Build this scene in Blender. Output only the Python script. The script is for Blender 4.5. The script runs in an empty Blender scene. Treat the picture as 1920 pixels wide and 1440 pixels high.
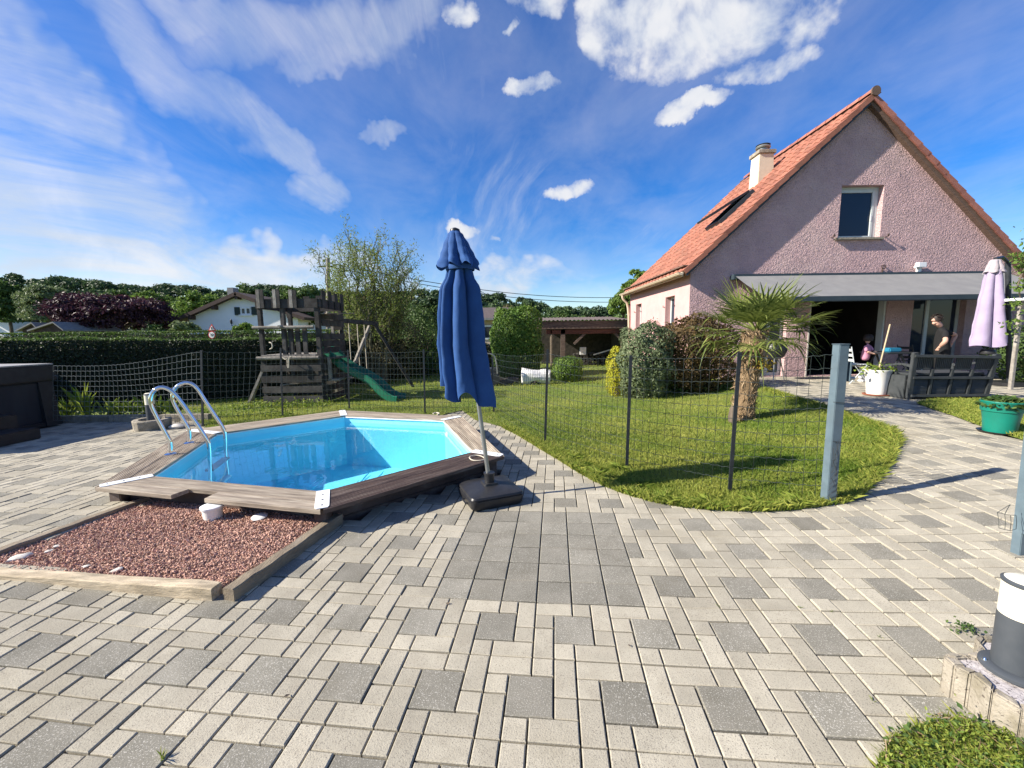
import bpy, bmesh, math, random
import numpy as np
from mathutils import Vector, Matrix
from mathutils.geometry import delaunay_2d_cdt
random.seed(7)
rng = np.random.default_rng(11)
S = bpy.context.scene
COL = S.collection

# ------------------------------------------------------------------ camera
FPX, PITCH, ROLL, HC = 759.76, 0.1211, -0.0131, 1.5159
_f = Vector((0, math.cos(PITCH), -math.sin(PITCH)))
_r0 = Vector((1, 0, 0)); _u0 = _r0.cross(_f)
_r = _r0*math.cos(ROLL)+_u0*math.sin(ROLL)
_u = -_r0*math.sin(ROLL)+_u0*math.cos(ROLL)
CAM = Vector((0, 0, HC))
cd = bpy.data.cameras.new('camera'); cam = bpy.data.objects.new('camera', cd); COL.objects.link(cam)
cd.sensor_width = 36; cd.lens = FPX/1920*36; cd.clip_start = 0.05; cd.clip_end = 3000
cam.matrix_world = Matrix(((_r.x, _u.x, -_f.x, 0), (_r.y, _u.y, -_f.y, 0), (_r.z, _u.z, -_f.z, HC), (0, 0, 0, 1)))
S.camera = cam
S.view_settings.view_transform = 'Standard'; S.view_settings.look = 'None'
S.view_settings.exposure = 1.1; S.view_settings.gamma = 1
S.view_settings.use_curve_mapping = False
S.cycles.max_bounces = 8; S.cycles.transparent_max_bounces = 24
S.cycles.use_adaptive_sampling = True

# helpers to survey the place: ray through a photo pixel
def ray(px, py):
    return (_f*FPX+_r*(px-960)-_u*(py-720)).normalized()
def D(px, py, Y):
    d = ray(px, py); return CAM+d*(Y/d.y)
PX0, PY0, PC, PS = .7061, -2.1392, math.cos(-.1070), math.sin(-.1070)
def w2p(x, y): return PX0+x*PC+y*PS, PY0-x*PS+y*PC
def p2w(a, b):
    a -= PX0; b -= PY0; return a*PC-b*PS, a*PS+b*PC
def gz(x, y):
    a, b = w2p(x, y); a = min(5.3, max(-2.5, a)); b = min(4.5, max(-1, b))
    return .0103*a*a+.0002*a*b-.0021*b*b
def gzn(x, y):
    a = PX0+x*PC+y*PS; b = PY0-x*PS+y*PC
    a = np.clip(a, -2.5, 5.3); b = np.clip(b, -1, 4.5)
    return .0103*a*a+.0002*a*b-.0021*b*b
def G(px, py, z=None):
    d = ray(px, py)
    if z is not None: return CAM+d*((z-HC)/d.z)
    t = -HC/d.z
    for _ in range(50):
        p = CAM+d*t; t = (gz(p.x, p.y)-HC)/d.z
    return CAM+d*t
def plane_hit(px, py, p0, n):
    d = ray(px, py); return CAM+d*((Vector(p0)-CAM).dot(n)/d.dot(n))

# ------------------------------------------------------------------ sun and sky
SUN_EL, SUN_A = math.radians(32), math.radians(11)
sd = Vector((math.cos(SUN_A)*math.cos(SUN_EL), math.sin(SUN_A)*math.cos(SUN_EL), -math.sin(SUN_EL)))
sl = bpy.data.lights.new('sun', 'SUN'); sl.energy = 5.0; sl.angle = math.radians(.53); sl.color = (1, .925, .80)
so = bpy.data.objects.new('sun', sl); COL.objects.link(so)
so.rotation_euler = sd.to_track_quat('-Z', 'Y').to_euler()

W = bpy.data.worlds.new('World'); S.world = W; W.use_nodes = True
wn = W.node_tree.nodes; wl = W.node_tree.links; wn.clear()
def N(nodes, t, **k):
    n = nodes.new(t)
    for a, b in k.items(): setattr(n, a, b)
    return n
sky = N(wn, 'ShaderNodeTexSky', sky_type='NISHITA', sun_disc=False)
sky.sun_elevation = SUN_EL; sky.sun_rotation = math.atan2(-math.cos(SUN_A), -math.sin(SUN_A))
sky.altitude = 300; sky.air_density = 1.0; sky.dust_density = .4; sky.ozone_density = 2.2
tc = N(wn, 'ShaderNodeTexCoord')
def wm(op, a, b=None, c=None, clamp=False):
    n = N(wn, 'ShaderNodeMath', operation=op); n.use_clamp = clamp
    for i, v in enumerate((a, b, c)):
        if v is None: continue
        if isinstance(v, (int, float)): n.inputs[i].default_value = v
        else: wl.new(v, n.inputs[i])
    return n.outputs[0]
def wvec(op, a, b):
    n = N(wn, 'ShaderNodeVectorMath', operation=op)
    for i, v in enumerate((a, b)):
        if isinstance(v, (tuple, list, Vector)): n.inputs[i].default_value = tuple(v)
        else: wl.new(v, n.inputs[i])
    return n.outputs['Value'] if op in ('DOT_PRODUCT', 'LENGTH', 'DISTANCE') else n.outputs[0]
def wcomb(x, y, z=0.0):
    n = N(wn, 'ShaderNodeCombineXYZ')
    for i, v in enumerate((x, y, z)):
        if isinstance(v, (int, float)): n.inputs[i].default_value = v
        else: wl.new(v, n.inputs[i])
    return n.outputs[0]
def wnoise(vec, scale, detail=8, rough=.6, dist=0.0, lac=2.0):
    n = N(wn, 'ShaderNodeTexNoise'); n.inputs['Scale'].default_value = scale; n.inputs['Detail'].default_value = detail
    n.inputs['Roughness'].default_value = rough; n.inputs['Distortion'].default_value = dist
    wl.new(vec, n.inputs['Vector']); return n.outputs['Fac']
def wramp(v, a, b, s=True):
    n = N(wn, 'ShaderNodeMapRange'); n.interpolation_type = 'SMOOTHSTEP' if s else 'LINEAR'
    n.inputs['From Min'].default_value = a; n.inputs['From Max'].default_value = b
    wl.new(v, n.inputs['Value']); return n.outputs[0]
dirv = tc.outputs['Generated']
def warp(scale, amt, det=4):
    n = N(wn, 'ShaderNodeTexNoise'); n.inputs['Scale'].default_value = scale; n.inputs['Detail'].default_value = det; n.inputs['Roughness'].default_value = .6
    wl.new(dirv, n.inputs['Vector'])
    return wvec('ADD', dirv, wvec('MULTIPLY', wvec('SUBTRACT', n.outputs['Color'], (.5, .5, .5)), (amt, amt, amt)))
dir_puff = warp(9.0, .11, 6); dir_bank = warp(2.6, .55, 5); dir_wis = warp(4.5, .22, 5)
sep = N(wn, 'ShaderNodeSeparateXYZ'); wl.new(dirv, sep.inputs[0])
zz = wm('MAXIMUM', sep.outputs[2], 0.0)
den = wm('ADD', zz, .16)
pu = wm('DIVIDE', sep.outputs[0], den); pv = wm('DIVIDE', sep.outputs[1], den)
# warp the cloud plane so the fibres curl
wp = wcomb(pu, pv)
w1 = wm('MULTIPLY', wm('SUBTRACT', wnoise(wp, .35, 2, .5), .5), 1.3)
w2 = wm('MULTIPLY', wm('SUBTRACT', wnoise(wvec('ADD', wp, (7.3, 2.1, 0)), .4, 2, .5), .5), 1.0)
cu = wm('ADD', pu, w1); cv = wm('ADD', pv, w2)
# cirrus: fibres drawn out along the view direction, broken in large sheets
fib = wnoise(wcomb(wm('ADD', wm('MULTIPLY', cu, 2.0), wm('MULTIPLY', cv, .25)), wm('MULTIPLY', cv, .34), 3.0), 1.5, 9, .62, .15)
sheet = wnoise(wcomb(cu, wm('MULTIPLY', cv, .6), 9.0), .62, 4, .5)
cir = wm('MULTIPLY', wramp(fib, .38, .80), wramp(sheet, .38, .70))
fine = wnoise(wcomb(wm('MULTIPLY', cu, 5.0), wm('MULTIPLY', cv, .9), 1.0), 2.2, 8, .65, .3)
cir = wm('MULTIPLY', cir, wm('ADD', .55, wm('MULTIPLY', fine, .9)))
veil = wm('MULTIPLY', wramp(wnoise(wcomb(cu, cv, 4.0), .8, 6, .55), .35, .75), .12)
# banks and puffs at their own bearings: (pixel, half sizes in pixels, softness, strength)
def patch(px, py, rx, ry, tilt=0.0, dirv=None):
    dirv = dirv or dir_puff
    c = ray(px, py); a = Vector((c.y, -c.x, 0)).normalized(); b = a.cross(c)*1
    if b.z < 0: b = -b
    ca, sa = math.cos(tilt), math.sin(tilt)
    a2 = a*ca+b*sa; b2 = -a*sa+b*ca
    cz = c.dot(_f)
    k = FPX/(cz*1.0)
    uu = wm('MULTIPLY', wvec('DOT_PRODUCT', dirv, a2), 1.0); vv = wvec('DOT_PRODUCT', dirv, b2)
    sx = rx*cz/FPX; sy = ry*cz/FPX
    uu = wm('DIVIDE', wm('SUBTRACT', uu, c.dot(a2)), sx); vv = wm('DIVIDE', wm('SUBTRACT', vv, c.dot(b2)), sy)
    r2 = wm('ADD', wm('MULTIPLY', uu, uu), wm('MULTIPLY', vv, vv))
    front = wm('GREATER_THAN', wvec('DOT_PRODUCT', dirv, c), 0.0)
    return wm('MULTIPLY', wm('SUBTRACT', 1.0, r2, clamp=True), front)
def wmax(lst):
    o = lst[0]
    for v in lst[1:]: o = wm('MAXIMUM', o, v)
    return o
bank = wmax([patch(20, 400, 420, 300, -.5, dirv=dir_bank), patch(250, 500, 560, 90, -.12, dirv=dir_bank), patch(100, 260, 150, 120, dirv=dir_bank), patch(700, 500, 420, 60, dirv=dir_bank)])
bankn = wnoise(wcomb(wm('MULTIPLY', cu, 1.3), wm('MULTIPLY', cv, .8), 5.0), 1.6, 9, .6, .5)
bankm = wm('MULTIPLY', wramp(bank, -.3, .6), wramp(bankn, .16, .72))
wis = wmax([patch(290, 90, 280, 80, -.75, dirv=dir_wis), patch(560, 70, 290, 75, .1, dirv=dir_wis), patch(470, 235, 120, 45, -.75, dirv=dir_wis), patch(530, 290, 120, 40, -.4, dirv=dir_wis), patch(590, 355, 80, 40, .15, dirv=dir_wis), patch(720, 255, 60, 22, .5, dirv=dir_wis), patch(640, 120, 170, 32, .3, dirv=dir_wis), patch(760, 60, 120, 60, .5, dirv=dir_wis), patch(420, 30, 200, 40, -.3, dirv=dir_wis)])
wism = wm('MULTIPLY', wm('ADD', .5, wm('MULTIPLY', wramp(fine, .2, .8), .5)), wramp(wis, -.1, 1.0), wramp(wnoise(wcomb(wm('MULTIPLY', cu, 3.2), wm('MULTIPLY', cv, 1.1), 2.0), 2.0, 9, .62, .6), .3, .68))
puff = wmax([patch(1230, 20, 150, 110), patch(1380, 45, 230, 85), patch(1130, 40, 60, 80), patch(1440, 118, 120, 40), patch(1000, 5, 90, 45),
             patch(860, 12, 50, 32), patch(955, 62, 22, 16), patch(1005, 155, 60, 22), patch(1075, 360, 56, 26), patch(870, 425, 40, 20), patch(920, 436, 28, 14),
             patch(1300, 200, 80, 24)])
pn = wnoise(dirv, 9.0, 6, .56, .3)
pn2 = wnoise(dirv, 24.0, 3, .5, .3)
pm = wm('ADD', puff, wm('ADD', wm('MULTIPLY', wm('SUBTRACT', pn, .5), 3.0), wm('MULTIPLY', wm('SUBTRACT', pn2, .5), 1.1)))
puffm = wm('MULTIPLY', wm('MULTIPLY', wramp(pm, .05, 1.25), wramp(puff, 0.0, .6)), .96)
hz = wm('MULTIPLY', wm('POWER', wm('SUBTRACT', 1.0, zz), 12.0), .42)
cover = wm('MAXIMUM', wm('MAXIMUM', wm('MAXIMUM', wm('MULTIPLY', cir, .62), veil), wm('MULTIPLY', wism, .62)), wm('MULTIPLY', bankm, .92))
cover = wm('MAXIMUM', cover, hz)
cover = wm('MAXIMUM', cover, puffm, clamp=True)
hsv = N(wn, 'ShaderNodeHueSaturation'); hsv.inputs['Saturation'].default_value = 1.58; hsv.inputs['Value'].default_value = 1.4; hsv.inputs['Hue'].default_value = .516
wl.new(sky.outputs[0], hsv.inputs['Color'])
CLOUD = 6.6
cc = N(wn, 'ShaderNodeMix', data_type='RGBA')
cc.inputs[6].default_value = (CLOUD*.80, CLOUD*.88, CLOUD*1.0, 1); cc.inputs[7].default_value = (CLOUD*1.08, CLOUD*1.08, CLOUD*1.1, 1)
wl.new(wramp(pn, .35, .7), cc.inputs[0])
mx = N(wn, 'ShaderNodeMix', data_type='RGBA')
wl.new(cover, mx.inputs[0]); wl.new(hsv.outputs[0], mx.inputs[6]); wl.new(cc.outputs[2], mx.inputs[7])
bg = N(wn, 'ShaderNodeBackground'); bg.inputs['Strength'].default_value = .060
wl.new(mx.outputs[2], bg.inputs[0])
wo = N(wn, 'ShaderNodeOutputWorld'); wl.new(bg.outputs[0], wo.inputs[0])

# ------------------------------------------------------------------ materials
def M(name, c1, c2=None, scale=6, rough=.75, bump=0, bscale=None, bdist=.01, metal=0, spec=.35, stretch=(1, 1, 1), detail=6,
      lo=.35, hi=.65, c3=None, s3=2.0, rnd=0, fleck=None, trans=0, tint=None, coord='Object', vor=False, rotz=None, stain=None):
    m = bpy.data.materials.new(name); m.use_nodes = True
    n = m.node_tree.nodes; l = m.node_tree.links
    b = n['Principled BSDF']; b.inputs['Roughness'].default_value = rough; b.inputs['Metallic'].default_value = metal
    b.inputs['Specular IOR Level'].default_value = spec
    t = N(n, 'ShaderNodeTexCoord'); mp = N(n, 'ShaderNodeMapping'); mp.inputs['Scale'].default_value = stretch
    src = t.outputs[coord]
    if rnd:
        oi0 = N(n, 'ShaderNodeObjectInfo'); sc0 = N(n, 'ShaderNodeVectorMath', operation='SCALE'); sc0.inputs[0].default_value = (37.0, 91.0, 53.0)
        l.new(oi0.outputs['Random'], sc0.inputs['Scale']); ad0 = N(n, 'ShaderNodeVectorMath', operation='ADD'); l.new(src, ad0.inputs[0]); l.new(sc0.outputs[0], ad0.inputs[1]); src = ad0.outputs[0]
    if rotz is not None:
        mr0 = N(n, 'ShaderNodeMapping'); mr0.inputs['Rotation'].default_value = (0, 0, -rotz); l.new(src, mr0.inputs[0]); src = mr0.outputs[0]
    l.new(src, mp.inputs[0])
    def noise(s, d=detail, off=0):
        x = N(n, 'ShaderNodeTexNoise'); x.inputs['Scale'].default_value = s; x.inputs['Detail'].default_value = d
        x.inputs['Roughness'].default_value = .62
        l.new(mp.outputs[0], x.inputs['Vector']); return x.outputs['Fac']
    def ramp(v, a, bb):
        x = N(n, 'ShaderNodeMapRange'); x.inputs['From Min'].default_value = a; x.inputs['From Max'].default_value = bb
        l.new(v, x.inputs['Value']); return x.outputs[0]
    def mix(f, a, bb):
        x = N(n, 'ShaderNodeMix', data_type='RGBA')
        if isinstance(f, float): x.inputs[0].default_value = f
        else: l.new(f, x.inputs[0])
        for i, v in ((6, a), (7, bb)):
            if isinstance(v, tuple): x.inputs[i].default_value = (*v, 1)
            else: l.new(v, x.inputs[i])
        return x.outputs[2]
    col = c1
    if tint:
        a = N(n, 'ShaderNodeAttribute'); a.attribute_name = 'tint'
        col = mix(a.outputs['Fac'], c1, c2)
    elif c2: col = mix(ramp(noise(scale), lo, hi), c1, c2)
    if c3: col = mix(ramp(noise(s3, 4), .5, .72), col, c3)
    if fleck:
        fc, fs, th = fleck
        col = mix(ramp(noise(fs, 2), th, th+.06), col, fc)
    if rnd:
        oi = N(n, 'ShaderNodeObjectInfo'); g = N(n, 'ShaderNodeNewGeometry')
        ad = N(n, 'ShaderNodeMath', operation='ADD'); l.new(oi.outputs['Random'], ad.inputs[0]); l.new(g.outputs['Random Per Island'], ad.inputs[1])
        wnz = N(n, 'ShaderNodeTexWhiteNoise', noise_dimensions='1D'); l.new(ad.outputs[0], wnz.inputs['W'])
        mr = N(n, 'ShaderNodeMapRange'); mr.inputs['To Min'].default_value = 1-rnd; mr.inputs['To Max'].default_value = 1+rnd
        l.new(wnz.outputs['Value'], mr.inputs['Value'])
        hs = N(n, 'ShaderNodeHueSaturation'); l.new(mr.outputs[0], hs.inputs['Value'])
        if isinstance(col, tuple): hs.inputs['Color'].default_value = (*col, 1)
        else: l.new(col, hs.inputs['Color'])
        col = hs.outputs[0]
    if stain:
        sc_, samt, sth = stain; gp0 = N(n, 'ShaderNodeNewGeometry'); sn = N(n, 'ShaderNodeTexNoise'); sn.inputs['Scale'].default_value = sc_; sn.inputs['Detail'].default_value = 7; sn.inputs['Roughness'].default_value = .65
        l.new(gp0.outputs['Position'], sn.inputs['Vector'])
        f0 = N(n, 'ShaderNodeMath', operation='MULTIPLY'); l.new(ramp(sn.outputs['Fac'], sth, sth+.22), f0.inputs[0]); f0.inputs[1].default_value = samt[3]; f0.use_clamp = True
        col = mix(f0.outputs[0], col, tuple(samt[:3]))
    if isinstance(col, tuple): b.inputs['Base Color'].default_value = (*col, 1)
    else: l.new(col, b.inputs['Base Color'])
    if bump:
        bp = N(n, 'ShaderNodeBump'); bp.inputs['Strength'].default_value = bump; bp.inputs['Distance'].default_value = bdist
        if vor:
            v = N(n, 'ShaderNodeTexVoronoi', feature='SMOOTH_F1'); v.inputs['Scale'].default_value = bscale
            dn = N(n, 'ShaderNodeTexNoise'); dn.inputs['Scale'].default_value = bscale*.5; l.new(mp.outputs[0], dn.inputs['Vector'])
            av = N(n, 'ShaderNodeMix', data_type='VECTOR'); av.inputs[0].default_value = .12
            l.new(mp.outputs[0], av.inputs[4]); l.new(dn.outputs['Color'], av.inputs[5]); l.new(av.outputs[1], v.inputs['Vector'])
            l.new(v.outputs['Distance'], bp.inputs['Height'])
        else: l.new(noise(bscale or scale*4), bp.inputs['Height'])
        l.new(bp.outputs[0], b.inputs['Normal'])
    if trans:
        tr = N(n, 'ShaderNodeBsdfTranslucent'); ms = N(n, 'ShaderNodeMixShader'); ms.inputs[0].default_value = trans
        if isinstance(col, tuple): tr.inputs['Color'].default_value = (*col, 1)
        else: l.new(col, tr.inputs['Color'])
        o = n['Material Output']; l.new(b.outputs[0], ms.inputs[1]); l.new(tr.outputs[0], ms.inputs[2]); l.new(ms.outputs[0], o.inputs[0])
    return m
def leafM(name, c1, c2, trans=.3, rough=.55): return M(name, c1, c2, tint=True, trans=trans, rough=rough, spec=.3)

m_pave = M('light granite concrete', (.42, .385, .305), (.32, .293, .232), scale=3.0, rough=.9, spec=.2, bump=.6, bscale=150, bdist=.004, rnd=.12, fleck=((.19, .17, .14), 210, .58), c3=(.335, .303, .238), s3=9, stain=(1.1, (.20, .175, .12, .45), .52))
m_pave_d = M('grey granite concrete', (.235, .22, .182), (.175, .165, .135), scale=5.0, rough=.9, spec=.2, bump=.6, bscale=150, bdist=.004, rnd=.12, fleck=((.42, .40, .35), 190, .58), stain=(1.6, (.13, .115, .085, .5), .50))
m_sand = M('joint sand', (.05, .045, .035), (.09, .08, .06), scale=30, rough=.95)
m_lawn = M('lawn soil and thatch', (.10, .15, .022), (.17, .205, .04), scale=1.3, rough=.9, bump=.3, bscale=60, c3=(.14, .14, .045), s3=.9)
m_blade = leafM('grass blades', (.125, .21, .022), (.43, .43, .095), .42)
m_weed = leafM('weed leaves', (.09, .16, .02), (.27, .32, .055), .35)
m_ground = M('meadow', (.07, .11, .03), (.12, .14, .05), scale=.05, rough=.95)
m_deck = M('weathered deck wood', (.33, .25, .20), (.155, .11, .09), scale=3.5, rough=.8, bump=.5, bscale=18, bdist=.006, stretch=(1, 1, 1), c3=(.42, .36, .30), s3=2.2, rnd=.12)
m_deck_d = M('dark deck wood', (.105, .068, .055), (.055, .036, .032), scale=4, rough=.7, bump=.5, bscale=20, bdist=.006, c3=(.17, .13, .11), s3=3, rnd=.12)  # darker deck tone, used for the planks and posts under the rim
m_beam = M('pale weathered sleeper', (.58, .48, .34), (.34, .275, .185), scale=4, rough=.85, bump=.7, bscale=16, bdist=.008, stretch=(1, 7, 7), c3=(.20, .17, .12), s3=2.5)
m_beam2 = M('grey weathered sleeper', (.26, .21, .145), (.14, .11, .08), scale=4, rough=.85, bump=.7, bscale=16, bdist=.008, stretch=(7, 1.2, 7), c3=(.31, .26, .2), s3=2)
m_play = M('grey playground timber', (.072, .067, .062), (.030, .027, .025), scale=5, rough=.9, bump=.6, bscale=24, bdist=.006, stretch=(1, 1, 1), rnd=.3)
m_play_l = M('sun bleached timber', (.30, .275, .24), (.16, .145, .125), scale=6, rough=.9, bump=.5, bscale=24, bdist=.006, rnd=.2)
m_white_metal = M('white coated metal', (.78, .79, .80), (.70, .71, .72), scale=8, rough=.4)
m_liner = M('blue pool liner', (.24, .70, .84), (.21, .66, .81), scale=1.5, rough=.45, bump=.25, bscale=5, bdist=.02)
m_steel = M('polished steel', (.78, .78, .78), (.70, .70, .71), scale=5, rough=.07, metal=1)
m_blue = M('blue parasol cloth', (.020, .080, .25), (.015, .058, .19), scale=4, rough=.85, bump=.35, bscale=11, bdist=.01, trans=.05)
m_purple = M('lilac parasol cloth', (.42, .35, .50), (.36, .295, .43), scale=4, rough=.85, bump=.2, bscale=12, trans=.15)
m_purple2 = M('faded lilac cap cloth', (.42, .37, .40), (.36, .32, .35), scale=5, rough=.85, trans=.1)
m_blackpl = M('black plastic', (.018, .018, .02), (.028, .028, .03), scale=12, rough=.38, bump=.15, bscale=90)
m_poleg = M('grey aluminium pole', (.33, .34, .33), (.25, .26, .25), scale=6, rough=.38, metal=.6)
m_gravel = M('red gravel', (.56, .35, .265), (.37, .22, .165), scale=25, rough=.85, rnd=.45, bump=.3, bscale=120)
m_whitest = M('white limestone', (.62, .58, .52), (.45, .42, .37), scale=14, rough=.8, bump=.5, bscale=40)
m_fence = M('dark green coated wire', (.035, .045, .042), (.05, .06, .055), scale=10, rough=.4)
m_fencel = M('grey coated wire', (.16, .18, .17), (.10, .115, .11), scale=10, rough=.4)
m_post = M('anthracite post', (.016, .02, .024), (.03, .034, .04), scale=14, rough=.45)
m_gate = M('blue grey gate paint', (.115, .16, .19), (.085, .12, .145), scale=7, rough=.5, bump=.1, bscale=40, c3=(.10, .13, .15), s3=5)
m_conc = M('rough concrete', (.36, .32, .26), (.22, .195, .15), scale=7, rough=.95, bump=.9, bscale=45, bdist=.012, c3=(.19, .165, .11), s3=6, fleck=((.12, .10, .08), 60, .62))
m_concl = M('speckled concrete fill', (.55, .51, .50), (.36, .33, .33), scale=40, rough=.9, bump=.6, bscale=90, fleck=((.15, .13, .13), 110, .58))
m_stucco = M('mauve stucco', (.56, .375, .375), (.46, .31, .315), scale=2.2, rough=.95, bump=1.0, bscale=34, bdist=.035, vor=True, c3=(.56, .40, .385), s3=.8, stain=(.6, (.30, .235, .23, .5), .52))
m_render = M('pale pink render', (.56, .335, .325), (.51, .30, .29), scale=3, rough=.95, bump=.4, bscale=60)
m_tile = M('terracotta tile', (.34, .135, .086), (.25, .095, .066), scale=5, rough=.8, bump=.3, bscale=50, rnd=.22, c3=(.24, .115, .08), s3=3, stain=(1.2, (.17, .10, .07, .7), .54))
m_tileb = M('aged verge tile', (.37, .15, .11), (.26, .105, .085), scale=5, rough=.85, bump=.3, bscale=40, rnd=.15)
m_barge = M('brown barge board', (.16, .105, .08), (.10, .065, .05), scale=6, rough=.8, stretch=(1, 1, 6))
m_gutter = M('sand coloured gutter', (.55, .45, .33), (.48, .39, .28), scale=5, rough=.55)
m_chim = M('cream chimney render', (.66, .58, .44), (.56, .49, .37), scale=4, rough=.9, bump=.3, bscale=40)
m_frame = M('pale grey window frame', (.52, .56, .56), (.46, .50, .50), scale=5, rough=.45)
m_awn = M('grey awning fabric', (.235, .235, .235), (.20, .20, .205), scale=3, rough=.9, trans=.1)
m_anth = M('blue anthracite metal', (.028, .043, .055), (.038, .054, .066), scale=6, rough=.45)
m_dark = M('unlit interior black', (.02, .018, .018), (.03, .026, .026), scale=3, rough=.9)  # near-black colour stands in for the darkness of unlit interiors
m_bench = M('charcoal resin', (.035, .04, .042), (.05, .055, .058), scale=8, rough=.6, bump=.15, bscale=60)
m_potw = M('white plastic pot', (.78, .76, .72), (.70, .68, .62), scale=5, rough=.5)
m_potg = M('green plastic pot', (.006, .18, .13), (.009, .15, .105), scale=6, rough=.4)
m_sauc = M('terracotta saucer', (.35, .12, .07), (.28, .10, .06), scale=8, rough=.8)
m_soil = M('potting soil', (.03, .022, .016), (.05, .035, .025), scale=30, rough=1, bump=.6)
m_slide = M('green slide plastic', (.010, .135, .075), (.012, .115, .065), scale=4, rough=.4)
m_skin = M('skin', (.55, .33, .25), (.50, .29, .21), scale=9, rough=.6)
m_blackc = M('black cloth', (.008, .008, .009), (.013, .013, .014), scale=20, rough=.9)
m_pinkc = M('pink cloth', (.52, .24, .33), (.46, .20, .29), scale=14, rough=.9)
m_paleC = M('pale grey cloth', (.62, .62, .62), (.52, .52, .53), scale=14, rough=.9)
m_hair = M('dark hair', (.018, .013, .01), (.03, .02, .016), scale=40, rough=.6)
m_bark = M('grey brown bark', (.14, .11, .085), (.08, .062, .048), scale=8, rough=.95, bump=.6, bscale=30, stretch=(1, 1, .3))
m_willb = M('corkscrew willow bark', (.19, .17, .095), (.11, .10, .06), scale=6, rough=.9)
m_palmb = M('palm trunk fibre', (.27, .185, .105), (.12, .078, .045), scale=7, rough=1, bump=1, bscale=30, bdist=.03, stretch=(1, 1, .5))
m_fibre = leafM('dry palm fibre', (.20, .13, .07), (.42, .31, .19), .15)
m_palm = leafM('palm leaf', (.07, .105, .02), (.25, .29, .075), .32)
m_yel = leafM('yellow palm flowers', (.50, .33, .03), (.62, .45, .06), .3)
m_hedge = leafM('dark hedge leaves', (.010, .018, .009), (.022, .035, .014), .08)  # near-black leaf colour carries the shade on the hedge faces
m_hedgel = leafM('bright hedge top leaves', (.05, .10, .02), (.12, .18, .04), .3)  # lighter copy of the leaves, paints sunlight onto the hedge tops
m_laurel = leafM('laurel leaves', (.055, .13, .018), (.17, .26, .045), .3)
m_box = leafM('box shrub leaves', (.07, .14, .02), (.18, .27, .04), .3)
m_yell = leafM('golden shrub leaves', (.28, .30, .02), (.50, .46, .03), .35)
m_vari = leafM('variegated leaves', (.06, .092, .035), (.20, .24, .125), .25)
m_red = leafM('bronze shrub leaves', (.055, .04, .016), (.15, .095, .035), .25)
m_plum = leafM('purple plum leaves', (.022, .008, .014), (.085, .035, .052), .25)
m_far = leafM('far wood leaves', (.028, .058, .026), (.075, .125, .045), .25)
m_green = leafM('mid green leaves', (.04, .085, .02), (.11, .17, .045), .3)
m_lime = leafM('light green leaves', (.08, .15, .025), (.18, .26, .05), .35)
m_will = leafM('silvery willow leaves', (.08, .12, .05), (.20, .25, .11), .3)
m_fir = leafM('fir needles', (.018, .04, .022), (.05, .085, .045), .15)
m_budl = leafM('young willow leaves', (.13, .19, .035), (.27, .32, .08), .4)
m_brush = leafM('brown bramble leaves', (.075, .07, .03), (.17, .16, .07), .3)
m_whitew = M('white house render', (.84, .84, .86), (.79, .79, .81), scale=1.5, rough=.95, bump=.3, bscale=12)
m_dkwood = M('dark brown wood', (.05, .032, .028), (.075, .05, .042), scale=4, rough=.85)
m_roofd = M('dark roof tiles', (.075, .06, .055), (.11, .085, .08), scale=5, rough=.85, bump=.4, bscale=14)
m_slate = M('grey roof sheet', (.22, .22, .22), (.17, .17, .175), scale=5, rough=.8)
m_beige = M('beige house render', (.50, .40, .32), (.44, .35, .28), scale=3, rough=.95)
m_shut = M('dark green shutter', (.02, .035, .032), (.03, .045, .04), scale=6, rough=.7)
m_wtarp = M('white woven sack', (.75, .74, .72), (.62, .61, .60), scale=5, rough=.7, bump=.6, bscale=9, bdist=.03)
m_log = M('charred log', (.03, .027, .025), (.07, .06, .05), scale=6, rough=.95, bump=.5)
m_carw = M('grey brown shed timber', (.155, .115, .09), (.085, .06, .048), scale=4, rough=.9, stretch=(1, 6, 6), bump=.4)
m_carw2 = M('red brown shed timber', (.13, .055, .035), (.08, .035, .025), scale=4, rough=.9, stretch=(1, 6, 6))
m_rope = M('pale rope', (.55, .50, .40), (.45, .40, .32), scale=30, rough=.95)
m_signw = M('sign white', (.80, .80, .80), (.75, .75, .75), scale=5, rough=.4)
m_signr = M('sign red', (.50, .03, .03), (.44, .03, .03), scale=5, rough=.4)
m_cable = M('black cable', (.02, .02, .02), (.03, .03, .03), scale=5, rough=.7)
m_cream = M('cream lamp diffuser', (.75, .71, .58), (.70, .66, .53), scale=5, rough=.4)
m_lampb = M('charcoal lamp body', (.05, .058, .068), (.065, .072, .082), scale=9, rough=.5)
m_spa = M('dark spa cladding', (.018, .02, .026), (.028, .03, .037), scale=4, rough=.65, stretch=(1, 1, .2))
m_spac = M('black spa cover', (.02, .02, .022), (.03, .03, .032), scale=10, rough=.55)
m_spal = M('pale spa lid top', (.35, .34, .32), (.30, .29, .28), scale=6, rough=.55)
m_bluet = M('blue box plastic', (.02, .20, .32), (.02, .17, .28), scale=6, rough=.5)
m_stake = M('bamboo stake', (.50, .40, .25), (.42, .33, .20), scale=6, rough=.7)

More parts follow.
